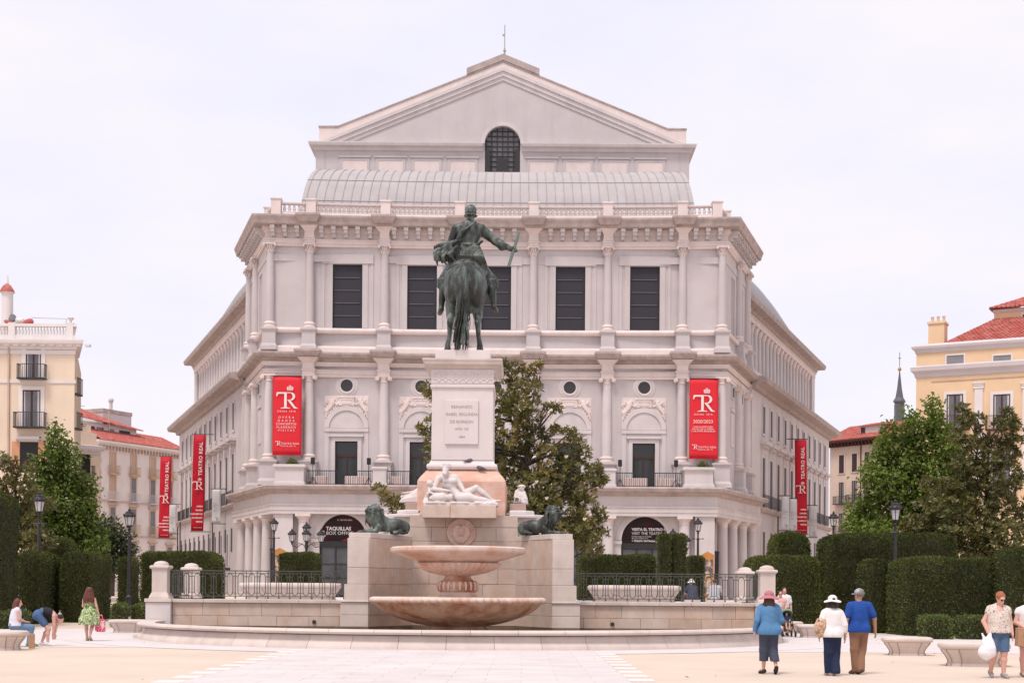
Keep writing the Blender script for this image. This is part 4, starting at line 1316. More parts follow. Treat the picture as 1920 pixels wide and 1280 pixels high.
# centre panel of the niche
cz = [(0.42,0.9,[0.3,0.7]),(0.9,1.35,[0.2,0.5,0.8]),(1.35,1.9,[0.35,0.68]),(1.9,2.45,[0.18,0.5,0.82]),(2.45,2.95,[0.3,0.62]),(2.95,3.42,[0.25,0.75]),(3.42,3.92,[0.2,0.8]),(3.92,4.34,[0.33,0.66])]
block_run(MON, (MXX(-1.93), 50.62), (MXX(1.91), 50.62), cz, m_gran, thick=0.4); block_run(MON, (MXX(-1.93), 50.62), (MXX(1.91), 50.62), [(0,0.42,[0.5])], m_wet, thick=0.4)
MB().box(MXX(-1.80), MXX(1.77), 50.9, 55.5, 3.3, 4.32).build('core', m_mortar, MON)
for sgn in (-1, 1):     # side blocks behind the lions
    a, b = sorted((MXX(sgn*1.84), MXX(sgn*2.75)))
    block(a, b, 51.3, 55.0, 3.6, 4.30, m_granw, MON)
    MB().prism([(MXX(sgn*1.6),51.2),(MXX(sgn*2.5),51.2),(MXX(sgn*2.95),51.7),(MXX(sgn*2.95),55),(MXX(sgn*1.6),55)], 4.30, 4.42).build('coping', m_marble, MON, bevel=0.03)
    MB().prism([(MXX(sgn*1.6),51.4),(MXX(sgn*2.2),51.4),(MXX(sgn*2.5),51.8),(MXX(sgn*2.5),54.8),(MXX(sgn*1.6),54.8)], 4.42, 4.58).build('coping', m_marble, MON, bevel=0.04)
    a, b = sorted((MXX(sgn*1.6), MXX(sgn*2.2)))
    block(a, b, 51.9, 54.4, 4.58, 4.86, M('pink_grey_granite', (0.42,0.30,0.27), 0.8, 0.1, 2, 0.15, 30), MON)
# block that carries the reclining figure
block(MXX(-1.44), MXX(-0.47), 49.95, 51.3, 4.22, 4.66, m_gran, MON); block(MXX(-0.46), MXX(1.15), 49.95, 51.3, 4.22, 4.66, m_gran, MON)
# roundel with a mask
rd = Sculpt((-0.56,-0.32,-0.56),(0.56,0.1,0.56),0.014)
def disc(S, r, y0, y1): S.cone((0,y1,0),(0,y0,0),r,r,0.0)
rd.put(lambda X,Y,Z: np.maximum(np.sqrt(X*X+Z*Z)-0.50, np.abs(Y-0.0)-0.06), (-0.5,-0.1,-0.5),(0.5,0.1,0.5),0.0)
rd.put(lambda X,Y,Z: np.maximum(np.sqrt(X*X+Z*Z)-0.44, np.abs(Y+0.07)-0.025), (-0.5,-0.1,-0.5),(0.5,0.1,0.5),0.0,'s')
rd.put(lambda X,Y,Z: np.sqrt((np.sqrt(X*X+Z*Z)-0.47)**2+(Y+0.06)**2)-0.035, (-0.55,-0.12,-0.55),(0.55,0.05,0.55),0.0)
rd.ell((0,-0.10,0.03),(0.155,0.13,0.20),k=0.02); rd.ell((0,-0.22,0.0),(0.028,0.05,0.055),k=0.02)
for sx in (-1,1):
    rd.ell((sx*0.062,-0.205,0.055),(0.03,0.03,0.016),k=0.005,op='s'); rd.ell((sx*0.064,-0.195,0.055),(0.024,0.02,0.012),k=0.005)
    rd.cone((sx*0.02,-0.215,0.095),(sx*0.1,-0.19,0.09),0.018,0.012,0.02)
    rd.cone((0,-0.22,-0.075),(sx*0.06,-0.19,-0.10),0.02,0.012,0.015)
    for q in range(9):
        a = rad(20+q*17); rr = 0.23+0.03*(q%2)
        rd.cone((sx*math.sin(a)*0.17,-0.1,math.cos(a)*0.2+0.02),(sx*math.sin(a)*(rr+0.06),-0.09,math.cos(a)*(rr+0.05)),0.055,0.04,0.02)
    rd.path([(sx*0.16,-0.08,-0.12),(sx*0.13,-0.1,-0.26),(sx*0.05,-0.1,-0.36)],[0.06,0.06,0.04],0.03)
rd.ell((0,-0.10,-0.24),(0.11,0.09,0.15),k=0.03)
o = rd.build('roundel', m_fount, MON); o.location = (MX-0.10, 50.60, 3.72)

# ---- pedestal
PED = thing('monument_pedestal', (MX, 53, 4.4), 'tall white marble pedestal on a pink granite foot, with inscribed tablet', 'pedestal')
PYC = 53.2
pk = MB().sq_profile(MX, PYC, [(1.60,4.34),(1.60,5.62),(1.52,5.76),(1.30,6.02),(1.22,6.06)], ry=0.2).build('granite_foot', m_pink, PED, bevel=0.05)
MB().sq_profile(MX, PYC, [(1.22,6.06),(1.27,6.1),(1.29,6.17),(1.27,6.25),(1.2,6.28),(1.17,6.33),(1.13,6.42)], ry=0.3).build('base_moulding', m_marble, PED, bevel=0.01)
MB().sq_profile(MX, PYC, [(1.12,6.42),(1.11,9.02)], ry=0.35).build('shaft', m_marble, PED)
MB().sq_profile(MX, PYC, [(1.13,9.02),(1.17,9.05),(1.17,9.13),(1.13,9.17)], ry=0.35).build('band', m_marble, PED)
fz = Sculpt((-1.2,-0.12,-0.32),(1.2,0.06,0.32),0.022)
fz.box((0,0.02,0),(1.14,0.05,0.27),rd=0.005)
for k in range(-4,5):
    x=k*0.25
    fz.put(lambda X,Y,Z,x=x: np.sqrt((np.sqrt((X-x)**2+Z**2)-0.10)**2+(Y+0.035)**2)-0.022,(x-0.14,-0.08,-0.14),(x+0.14,0.02,0.14),0.01)
    fz.ell((x,-0.03,0),(0.05,0.035,0.05),k=0.01)
    fz.path([(x+0.08,-0.035,0.1),(x+0.14,-0.04,0.18),(x+0.2,-0.035,0.12)],[0.022,0.022,0.016],0.01)
    fz.path([(x+0.08,-0.035,-0.1),(x+0.14,-0.04,-0.19),(x+0.2,-0.035,-0.1)],[0.022,0.022,0.016],0.01)
MB().sq_profile(MX, PYC, [(1.08,9.17),(1.08,9.70)], ry=0.4).build('frieze', m_marble, PED)
o = fz.build('carved_frieze', m_marble, PED); o.location = (MX, 51.72, 9.44)
MB().sq_profile(MX, PYC, [(1.12,9.70),(1.18,9.73),(1.26,9.80),(1.40,9.86),(1.42,9.95),(1.45,10.0),(1.45,10.06),(1.1,10.10)], ry=0.35).build('cornice', m_granw, PED)
MB().sq_profile(MX, PYC, [(1.0,10.08),(1.0,10.42)], ry=0.45).build('plinth', m_marble, PED, bevel=0.02)
tb = MB().box(MXX(-0.62), MXX(0.58), 51.66, 51.75, 6.98, 8.58).build('tablet', m_marble, PED, bevel=0.012)
m_carve = M('carved_letters', (0.30,0.25,0.24), 0.8, 0.05, 1, 0)
for s, z, sz in (('REINANDO', 8.33, 0.15), ('ISABEL SEGUNDA', 8.06, 0.15), ('DE BORBON', 7.79, 0.15), ('AÑO  DE', 7.53, 0.12), ('1844', 7.24, 0.12)):
    text('inscription', s, sz, m_carve, tb, face_matrix((MXX(-0.02), 51.657, z), (1,0,0), (0,0,1)), ext=0.002)

PED.location.x -= 0.14
# ---- bronze rider: local u (right), v (forward), w (up); hind hooves at v = 0.55
S = Sculpt((-1.75,-0.75,-0.05),(2.35,4.6,5.75),0.03)
# horse
S.ell((0,0.75,2.42),(0.74,0.78,0.86),k=0.12)                       # rump
S.ell((0,0.55,2.62),(0.66,0.62,0.62),k=0.15)
S.cone((0,0.9,2.55),(0,2.5,3.15),0.72,0.70,0.2)                    # barrel
S.ell((0,2.75,3.3),(0.62,0.7,0.78),k=0.2)                          # chest
S.path([(0,2.9,3.7),(0,3.35,4.25),(0,3.7,4.55)],[0.45,0.34,0.25],0.15)
S.path([(0,3.6,4.62),(0,3.95,4.35),(0,4.15,3.95)],[0.26,0.2,0.13],0.08)
for sx in (-1,1):
    S.cone((sx*0.1,3.62,4.8),(sx*0.13,3.62,5.02),0.07,0.02,0.03)
    S.ell((sx*0.40,0.62,2.12),(0.32,0.46,0.56),k=0.08)               # thigh
    hx = -0.60 if sx < 0 else 0.58
    S.path([(sx*0.45,0.72,1.75),(sx*0.50,0.66,1.36),(sx*0.50,0.32,1.04)],[0.27,0.165,0.115],0.05)
    S.path([(sx*0.50,0.32,1.04),(sx*0.53,0.48,0.58),(hx,0.55,0.26)],[0.12,0.08,0.095],0.03)
    S.path([(hx,0.55,0.24),(hx*1.03,0.68,0.02)],[0.10,0.14],0.04)
    S.ell((hx*1.03,0.70,0.06),(0.15,0.18,0.10),k=0.03)
    S.path([(sx*0.38,2.95,2.9),(sx*0.42,3.6,2.75),(sx*0.4,3.5,2.1),(sx*0.4,3.3,1.9)],[0.24,0.16,0.10,0.12],0.08)
# the tail: a bundle of wavy locks down to the plinth
TAIL = []
for q in range(64):
    ang = RNG.uniform(-1,1); ph = RNG.uniform(0,6.28)
    spread = 0.04+0.26*abs(ang)
    pts=[]
    for t in np.linspace(0,1,13):
        wv = 0.075*math.sin(ph+9*t)*t
        pts.append((0.0+ang*(0.06+0.25*t*(1.15-0.35*t))-0.08*t*t+wv, -0.02-0.22*math.sin(t*2.4)+0.12*math.cos(ph)*t+(0.25*t), 2.95-2.95*t*(0.86+0.14*math.cos(ph*2))))
    if q % 4 == 0: S.path(pts[::3],[0.06,0.06,0.055,0.05,0.03],0.02)
    TAIL.append([(x_, y_-0.05-0.05*random.random(), max(0.02, z_)) for x_, y_, z_ in pts])
# saddle and cloth
S.ell((0.03,1.35,3.05),(0.80,0.62,0.42),k=0.05)
S.put(lambda X,Y,Z: np.maximum(np.sqrt((X/0.80)**2+((Z-2.55)/0.92)**2)-1.0, np.abs(Y-1.25)-0.55)*0.6,(-0.9,0.6,1.6),(0.9,1.9,3.6),0.05)
S.path([(-0.55,0.66,2.95),(-0.36,0.62,3.22),(-0.05,0.60,3.36),(0.35,0.62,3.26),(0.62,0.70,2.90),(0.78,0.85,2.45)],[0.05,0.075,0.085,0.08,0.07,0.05],0.012)
# rider
S.ell((0.10,1.35,3.55),(0.46,0.40,0.42),k=0.12)
S.path([(0.10,1.32,3.8),(0.11,1.30,4.2)],[0.36,0.33],0.08)
S.ell((0.12,1.30,4.5),(0.44,0.30,0.42),k=0.12)
S.path([(-0.34,1.32,4.72),(0.12,1.27,4.84),(0.58,1.32,4.72)],[0.17,0.2,0.17],0.1)
S.path([(0.14,1.28,4.85),(0.17,1.28,5.1)],[0.15,0.13],0.05)
S.ell((0.18,1.30,5.28),(0.19,0.23,0.24),k=0.03)
S.ell((0.18,1.28,5.40),(0.22,0.25,0.22),k=0.02); S.ell((0.18,1.28,5.20),(0.26,0.30,0.05),k=0.02)
S.ell((0.18,1.28,5.31),(0.235,0.26,0.04),k=0.02)
S.path([(0.60,1.32,4.68),(1.10,1.30,4.28)],[0.20,0.155],0.06); S.path([(1.10,1.30,4.28),(1.30,1.28,4.15),(1.62,1.30,4.02)],[0.17,0.15,0.10],0.03)
S.cone((1.28,1.28,4.17),(1.36,1.28,4.08),0.17,0.17,0.02)
S.ell((1.74,1.32,3.98),(0.14,0.10,0.10),k=0.03)
for k in range(4): S.path([(1.76+0.03*k,1.24,4.06-0.045*k),(1.86+0.02*k,1.28,4.04-0.045*k),(1.83,1.38,4.02-0.045*k)],[0.035,0.035,0.03],0.008)
S.path([(1.68,1.36,4.02),(1.78,1.42,4.06)],[0.035,0.03],0.01)
S.path([(-0.38,1.34,4.68),(-0.55,1.36,4.2),(-0.45,1.75,3.9)],[0.19,0.15,0.12],0.06)
# sash
for k in range(5): S.path([(0.38-0.05*k,1.02+0.01*k,4.92-0.02*k),(0.05-0.05*k,0.965,4.62-0.02*k),(-0.25-0.03*k,1.02,4.30-0.03*k),(-0.42,1.1,4.1)],[0.035,0.045,0.04,0.03],0.015)
S.path([(-0.30,1.05,4.10),(0.1,0.96,4.04),(0.52,1.08,4.10)],[0.05,0.055,0.05],0.02); S.path([(0.5,1.05,4.12),(0.62,1.0,4.18)],[0.04,0.05],0.02)
# tunic skirt pleats
for k in range(13):
    t=k/12; x=-0.33+0.9*t
    S.path([(x*0.85+0.04,0.97,4.0),(x*1.08+0.04,0.88,3.6),(x*1.25+0.06+0.06*t,0.90+0.25*t*t,3.32-0.12*t)],[0.035,0.05,0.05],0.008)
# windblown mantle at the left hip
S.ell((-0.62,1.05,3.78),(0.42,0.26,0.36),k=0.08)
for q in range(34):
    a=RNG.uniform(-1,1); b=RNG.uniform(-1,1); c_=RNG.uniform(-1,1)
    S.path([(-0.25+0.06*c_,1.05+0.1*b,4.18),(-0.55+0.25*a,0.85+0.1*b,3.98+0.16*c_),(-0.85+0.28*a,0.78+0.12*b,3.72+0.30*c_),(-0.72+0.42*a,0.84+0.12*b,3.42+0.18*c_)],[0.04,0.06,0.065,0.03],0.010)
# legs
for sx,kx,fz_ in ((1,0.98,0.0),(-1,-0.84,-0.1)):
    S.path([(sx*0.38,1.5,3.45),(kx*0.95,1.75,2.95)],[0.30,0.21],0.08)
    S.path([(kx*0.95,1.75,2.92),(kx*0.99,1.62,2.55),(kx*1.08,1.55,1.95+fz_)],[0.17,0.17,0.105],0.03)
    for j in range(4): S.cone((kx*1.0-0.1*sx,1.62,2.85-j*0.06),(kx*1.0+0.12*sx,1.62,2.85-j*0.06),0.13,0.13,0.01)
    S.path([(kx*1.08,1.5,1.85+fz_),(kx*1.16,1.85,1.78+fz_)],[0.11,0.09],0.04)
S.ripple(0.006, 16, 3)
rider = S.build('equestrian_statue', m_bronze)
rider.location = (MX-0.12, 51.72, 10.42)
tag(rider, 'bronze horse and rider with outstretched arm on the tall pedestal', 'statue')
tl = MB()
for pts in TAIL: tl.tube(pts, random.uniform(0.030,0.048), 6, 0.010)
tag(tl.build('tail', m_bronze, rider, local=True, smooth=True, angle=80), kind='stuff')
bt = MB().tube([(1.99,1.22,4.60),(1.61,1.36,3.36)],0.06,10)
b = bt.build('baton', M('pale_verdigris', (0.16,0.20,0.185), 0.6, 0.15, 3, 0.05, 30), rider, local=True, smooth=True)

# ---- two bronze lions
def lion(sgn, label, open_mouth, loc, rz, yaw=0.0):
    L = Sculpt((-1.15,-0.75,-0.03),(1.15,0.8,1.35),0.017)
    # local: +x forward; lying, forelegs out
    L.ell((-0.45,0,0.38),(0.62,0.28,0.30),k=0.1); L.ell((0.12,0,0.48),(0.36,0.28,0.36),k=0.12)
    L.ell((-0.85,0.12,0.30),(0.27,0.16,0.29),k=0.08); L.ell((-0.85,-0.14,0.30),(0.27,0.16,0.29),k=0.08)
    for sy in (-1,1):
        L.path([(-0.7,sy*0.26,0.12),(-0.42,sy*0.30,0.08)],[0.10,0.075],0.04)
        L.path([(0.18,sy*0.20,0.30),(0.35,sy*0.20,0.12),(0.85,sy*0.17,0.09)],[0.15,0.11,0.085],0.05)
        L.ell((0.93,sy*0.17,0.075),(0.14,0.10,0.085),k=0.03)
        for t in range(4): L.cone((1.0,sy*0.17+(t-1.5)*0.045,0.07),(1.06,sy*0.17+(t-1.5)*0.05,0.045),0.034,0.028,0.008)
    L.path([(-1.05,0,0.25),(-0.95,0.34,0.08),(-0.5,0.42,0.05)],[0.05,0.04,0.04],0.03)
    L.ell((-0.45,0.43,0.06),(0.1,0.06,0.05),k=0.02)
    L.ell((0.36,0,0.72),(0.30,0.28,0.30),k=0.12)
    # head and mane turn together about the neck
    cy_,sy_=math.cos(yaw),math.sin(yaw)
    L0=L
    class Turned:
        def w(s,p): x,y=p[0]-0.38,p[1]; return (0.38+x*cy_-y*sy_, x*sy_+y*cy_, p[2])
        def ell(s,c,r,R=None,k=0.03,op='u'): L0.ell(s.w(c),r,np.array(Matrix.Rotation(yaw,3,'Z')),k,op)
        def cone(s,a,b,ra,rb=None,k=0.03,op='u'): L0.cone(s.w(a),s.w(b),ra,rb,k,op)
        def path(s,pts,rr,k=0.03): L0.path([s.w(p) for p in pts],rr,k)
    L=Turned()
    hx,hz=0.55,0.93
    L.ell((hx,0,hz),(0.22,0.19,0.20),k=0.06)
    L.ell((hx+0.2,0,hz-0.02),(0.15,0.115,0.10),k=0.04)
    L.ell((hx+0.31,0,hz+0.03),(0.05,0.07,0.045),k=0.02)
    L.cone((hx+0.08,0,hz+0.1),(hx+0.28,0,hz+0.05),0.08,0.06,0.03)
    jz=-0.17 if open_mouth else -0.12
    L.cone((hx+0.05,0,hz-0.14),(hx+0.24,0,hz+jz),0.09,0.065,0.03)
    if open_mouth: L.ell((hx+0.26,0,hz-0.095),(0.12,0.075,0.03),k=0.01,op='s')
    for sy in (-1,1):
        L.ell((hx+0.13,sy*0.12,hz+0.07),(0.04,0.03,0.03),k=0.01,op='s')
        L.cone((hx+0.06,sy*0.13,hz+0.12),(hx+0.18,sy*0.07,hz+0.11),0.035,0.025,0.02)
        L.ell((hx-0.06,sy*0.2,hz+0.14),(0.05,0.04,0.07),k=0.02)
    rg=np.random.default_rng(3+sgn)
    L.ell((0.40,0,0.78),(0.27,0.33,0.40),k=0.06)
    for q in range(170):     # mane: locks flowing back and down from the face
        a=rg.uniform(-2.75,2.75); r0=rg.uniform(0.17,0.26)
        y0,z0=math.sin(a)*r0,math.cos(a)*r0
        bx=hx+0.06-rg.uniform(0,0.30)
        ln=rg.uniform(0.25,0.46)
        s=rg.uniform(-0.05,0.05)
        p0=(bx,y0,hz+z0); p1=(bx-ln*0.35,y0*1.55+s,hz+z0*1.20-0.06*abs(a)); p2=(bx-ln*0.45,y0*1.75-s,max(0.12,hz+z0*1.05-ln*0.95-0.05))
        L.path([p0,p1,p2],[0.038,0.042,0.014],0.006)
    L=L0
    L.cut_below(0.0)
    o=L.build('lion_statue', m_bronze)
    o.location=loc; o.rotation_euler=(0,0,rz)
    o.scale=(0.84,)*3
    tag(o,label,'lion statue',None)
    return o
l1 = lion(-1,'bronze lion lying on the left wing of the monument, head turned to the front', False, (MXX(-2.78),49.55,3.60), rad(196), rad(38))
l2 = lion(1,'bronze lion with open mouth lying on the right wing of the monument', True, (MXX(2.82),49.65,3.60), rad(-24), rad(6))

# ---- reclining river god
R_ = Sculpt((-1.4,-0.55,-0.04),(1.5,0.55,1.62),0.02)
R_.box((0.02,0.0,0.04),(1.32,0.42,0.07),rd=0.04); 
for q in range(26):
    x=RNG.uniform(-1.2,1.25); R_.ell((x,-0.36+RNG.uniform(-0.04,0.05),0.09),(RNG.uniform(0.06,0.16),0.08,0.05),k=0.03)
R_.path([(-0.06,0.05,0.30),(-0.24,0.08,0.50)],[0.21,0.17],0.08)
R_.ell((-0.40,0.10,0.78),(0.28,0.19,0.30),R=np.array(Matrix.Rotation(rad(-22),3,'Y')),k=0.1)
R_.ell((-0.50,-0.05,0.90),(0.13,0.08,0.10),k=0.05); R_.ell((-0.28,-0.05,0.88),(0.13,0.08,0.10),k=0.05)
R_.path([(-0.78,0.1,0.98),(-0.5,0.13,1.06),(-0.20,0.1,1.02)],[0.12,0.13,0.12],0.07)
R_.path([(-0.52,0.10,1.08),(-0.54,0.06,1.24)],[0.10,0.09],0.04)
R_.ell((-0.545,0.03,1.34),(0.135,0.155,0.17),k=0.03); R_.ell((-0.545,-0.13,1.33),(0.024,0.035,0.045),k=0.015)
for sx in (-1,1): R_.ell((-0.545+sx*0.045,-0.105,1.365),(0.025,0.02,0.013),k=0.005,op='s')
R_.path([(-0.55,-0.09,1.25),(-0.56,-0.14,1.13),(-0.55,-0.12,1.0)],[0.10,0.085,0.035],0.03)
for q in range(44):
    a=RNG.uniform(0,6.28); b=RNG.uniform(0.1,1.0)
    R_.ell((-0.545+0.165*math.sin(a)*math.sqrt(1-b*b*0.6),0.07+0.12*math.cos(a),1.36+0.13*b),(0.06,0.06,0.05),k=0.012)
R_.ell((-0.545,0.06,1.44),(0.15,0.15,0.11),k=0.03)
R_.path([(-0.19,0.1,1.0),(0.0,0.02,0.72),(0.12,-0.1,0.52)],[0.115,0.085,0.06],0.04); R_.ell((0.16,-0.13,0.50),(0.09,0.06,0.04),k=0.02)
R_.path([(-0.80,0.05,0.96),(-0.95,-0.05,0.58)],[0.115,0.085],0.04); R_.path([(-0.95,-0.05,0.58),(-0.70,-0.22,0.55),(-0.50,-0.28,0.53)],[0.085,0.07,0.05],0.03)
R_.ell((-0.44,-0.29,0.52),(0.09,0.05,0.045),k=0.02)
for t in range(4): R_.cone((-0.40,-0.30+0.03*t-0.03,0.53),(-0.31,-0.31+0.03*t-0.03,0.49),0.02,0.016,0.006)
R_.path([(-0.02,0.12,0.30),(0.25,0.08,0.46),(0.54,-0.02,0.64)],[0.19,0.17,0.115],0.06)
R_.path([(0.54,-0.02,0.64),(0.78,0.0,0.47),(1.10,0.02,0.22)],[0.115,0.105,0.06],0.03)
R_.path([(1.10,0.02,0.20),(1.22,-0.02,0.17),(1.40,-0.06,0.20)],[0.065,0.06,0.035],0.02)
R_.path([(-0.05,-0.08,0.28),(0.30,-0.18,0.30),(0.55,-0.22,0.24)],[0.18,0.16,0.115],0.05)
R_.path([(0.55,-0.22,0.24),(0.85,-0.22,0.20),(1.15,-0.22,0.13)],[0.11,0.10,0.06],0.03); R_.path([(1.15,-0.22,0.12),(1.30,-0.26,0.18)],[0.06,0.035],0.02)
# urn
R_.path([(-1.02,-0.20,0.26),(-0.85,-0.22,0.28),(-0.62,-0.26,0.28),(-0.45,-0.28,0.28)],[0.09,0.17,0.18,0.10],0.02)
R_.cone((-0.44,-0.29,0.28),(-0.36,-0.30,0.28),0.11,0.15,0.01); R_.cone((-0.38,-0.30,0.28),(-0.28,-0.31,0.28),0.10,0.10,0.0,'s')
# child and drapery
R_.ell((-1.10,0.02,0.80),(0.115,0.12,0.125),k=0.03); R_.path([(-1.08,0.05,0.68),(-1.04,0.05,0.45)],[0.07,0.12],0.04)
R_.path([(-1.12,0.0,0.62),(-1.10,-0.15,0.48),(-0.95,-0.2,0.42)],[0.055,0.045,0.04],0.02)
for q in range(10): R_.path([(-1.2+0.06*RNG.random(),-0.2+0.3*RNG.random(),0.42),(-1.28+0.1*RNG.random(),-0.25+0.3*RNG.random(),0.12)],[0.05,0.08],0.03)
R_.ripple(0.002, 30, 2)
rg_ = R_.build('river_god_statue', m_statue); rg_.location = (MX-0.12, 50.45, 4.66)
tag(rg_, 'white marble river god reclining with an urn below the tablet', 'statue')

# ---- small seated figures at the sides of the pedestal
def side_figure(sgn, label):
    s = Sculpt((-0.65,-0.5,-0.02),(0.65,0.6,1.0),0.02)
    if sgn > 0:
        s.path([(0,0.1,0.05),(0.02,0.05,0.32),(-0.02,0.1,0.55)],[0.22,0.2,0.16],0.08)
        s.ell((0.05,0.02,0.68),(0.13,0.15,0.15),k=0.03); s.ell((0.06,0.03,0.76),(0.18,0.18,0.09),k=0.02)
        s.path([(-0.16,0.0,0.55),(-0.22,-0.15,0.3),(-0.1,-0.25,0.2)],[0.07,0.06,0.05],0.02)
        s.path([(0.15,0.0,0.5),(0.22,-0.1,0.2),(0.26,-0.1,0.0)],[0.09,0.11,0.1],0.03)
        s.cone((-0.05,-0.15,0.16),(-0.12,-0.36,0.16),0.12,0.15,0.01); s.cone((-0.11,-0.34,0.16),(-0.14,-0.44,0.16),0.10,0.10,0.0,'s')
        for k in range(6): s.path([(-0.2+0.07*k,-0.05,0.5),(-0.24+0.09*k,-0.2,0.05)],[0.03,0.05],0.02)
    else:
        s.path([(0.3,0.1,0.5),(0.0,0.05,0.35),(-0.45,0.0,0.28)],[0.2,0.16,0.07],0.06)
        s.path([(0.3,0.1,0.45),(0.25,0.0,0.1)],[0.2,0.22],0.06)
        for k in range(9): s.path([(0.28-0.06*k,-0.06,0.52-0.03*k),(0.22-0.08*k,-0.14,0.25-0.01*k),(0.18-0.085*k,-0.16,0.06)],[0.045,0.05,0.05],0.02)
        s.path([(0.1,0.0,0.52),(-0.2,-0.05,0.46),(-0.44,-0.08,0.44)],[0.05,0.045,0.03],0.02)
    s.cut_below(0)
    o = s.build('seated_figure_statue', m_statue)
    o.location = (MXX(sgn*1.98), 52.3, 4.86); o.scale = (0.85,)*3
    tag(o, label, 'statue')
side_figure(1, 'small white marble figure with a horn right of the pink foot')
side_figure(-1, 'small draped white marble figure left of the pink foot')

# ---- tiered fountain
TF = thing('tiered_fountain', (MX, 46, 0), 'rust-stained marble fountain with two round bowls in front of the niche', 'fountain')
FYC = 46.2
def gad(n, amt, rows):
    return lambda a, i: 1 + (amt*abs(math.sin(a*n/2)) if i in rows else 0)
lb = MB().lathe([(0.0,0.95),(1.2,1.02),(2.2,1.25),(2.52,1.38),(2.60,1.43),(2.72,1.42),(2.78,1.35),(2.76,1.27),(2.68,1.20),(2.52,1.05),(2.2,0.86),(1.75,0.70),(1.35,0.59),(1.05,0.54),(1.0,0.52)], MX, FYC, seg=144, mod=gad(72, 0.02, (5,6,7)))
lb.build('lower_bowl', m_fountr, TF, smooth=True, angle=50)
rm = MB().lathe([(2.58,1.42),(2.68,1.455),(2.77,1.42),(2.80,1.35),(2.765,1.28),(2.68,1.24),(2.6,1.3)], MX, FYC, seg=432, mod=gad(72, 0.028, (1,2,3,4)))
rm.build('gadrooned_rim', m_fount, TF, smooth=True, angle=60)
MB().lathe([(0.98,0.56),(0.92,0.50),(0.95,0.44),(1.02,0.40),(1.02,0.16),(1.25,0.14),(1.25,-0.02)], MX, FYC, seg=48).build('foot', m_fountr, TF, smooth=True)
MB().lathe([(0.60,1.0),(0.60,1.48),(0.62,1.52),(0.58,1.56),(0.58,1.62)], MX, FYC, seg=40).build('stem_plinth', m_fount, TF, smooth=True)
MB().lathe([(0.57,1.62),(0.62,1.64),(0.63,1.76),(0.66,1.80),(0.66,1.90),(0.62,1.95),(0.5,2.0),(0.42,2.08),(0.40,2.16)], MX, FYC, seg=96, mod=gad(32, 0.05, (1,2,3))).build('acanthus_drum', m_fountr, TF, smooth=True, angle=60)
for k in range(22):
    a = 2*math.pi*k/22
    lf = MB().tube([(MX+0.62*math.cos(a),FYC+0.62*math.sin(a),1.93),(MX+0.68*math.cos(a),FYC+0.68*math.sin(a),1.80),(MX+0.66*math.cos(a),FYC+0.66*math.sin(a),1.68)],0.05,6,0.03)
    if math.sin(a) < 0.3: lf.build('acanthus_leaf', m_fount, TF, smooth=True, angle=80)
ub = MB().lathe([(0.40,2.14),(0.55,2.17),(0.85,2.24),(1.15,2.36),(1.30,2.48),(1.33,2.54),(1.26,2.58)], MX, FYC, seg=288, mod=gad(40, 0.075, (1,2,3,4,5)))
ub.build('gadrooned_bulb', m_fount, TF, smooth=True, angle=60)
MB().lathe([(1.26,2.56),(1.30,2.60),(1.48,2.655),(1.75,2.74),(2.02,2.83),(2.13,2.855),(2.19,2.88),(2.21,2.94),(2.20,3.02),(2.13,3.06),(1.9,3.0),(1.2,2.82),(0,2.75)], MX, FYC, seg=96).build('upper_bowl', m_fount, TF, smooth=True, angle=50)

# ---- basin: a half ring of limestone with a roll-moulded rim
BAS = thing('fountain_basin', (MX, 50.3, 0), 'wide half-round limestone basin at the foot of the monument', 'basin')
BR, BYC = 11.1, 50.3
prof = [(BR-0.62,0.0),(BR-0.62,0.40),(BR-0.60,0.44),(BR-0.30,0.47),(BR-0.22,0.47)]
def arc_piece(prof, a0, a1, seg=6):
    return MB().lathe(prof, MX, BYC, seg=seg, a0=a0, a1=a1)
nseg = 26
body = [(BR-0.5,0.0),(BR-0.5,0.395),(BR-0.20,0.395),(BR-0.16,0.36),(BR-0.15,0.30),(BR-0.10,0.22),(BR-0.02,0.15),(BR+0.02,0.08),(BR+0.03,0.0),(BR-0.5,0.0)]
rim = [(BR-0.55,0.40),(BR-0.55,0.53),(BR-0.30,0.56),(BR-0.06,0.56),(BR+0.01,0.54),(BR+0.04,0.49),(BR+0.01,0.44),(BR-0.06,0.42),(BR-0.16,0.418),(BR-0.55,0.40)]
def capped(mb, k):
    # close both ends of an open lathe strip
    m = len(mb.v)//k
    mb.f.append(tuple(i*m for i in range(k-1))); mb.f.append(tuple(i*m+m-1 for i in range(k-1)))
    return mb
g_ = 0.0010
for i in range(nseg):
    a0 = math.pi + math.pi*i/nseg; a1 = math.pi + math.pi*(i+1)/nseg
    capped(arc_piece(body, a0+g_/2, a1-g_/2), len(body)).build('basin_stone', m_basin, BAS, smooth=True, angle=40)
    sh = math.pi/nseg*0.5
    if i < nseg-1:
        capped(arc_piece(rim, a0+sh+g_/2, a1+sh-g_/2), len(rim)).build('rim_stone', m_basin, BAS, smooth=True, angle=40)
capped(arc_piece(rim, math.pi, math.pi+math.pi/nseg*0.5-g_), len(rim)).build('rim_stone', m_basin, BAS, smooth=True, angle=40)
capped(arc_piece(rim, 2*math.pi-math.pi/nseg*0.5+g_, 2*math.pi), len(rim)).build('rim_stone', m_basin, BAS, smooth=True, angle=40)
wv = [(MX+(BR-0.4)*math.cos(t), BYC+(BR-0.4)*math.sin(t), 0.16) for t in np.linspace(math.pi, 2*math.pi, 60)]
w = MB(); w.add(wv, [tuple(range(60))]); tag(w.build('water', m_water), kind='structure')

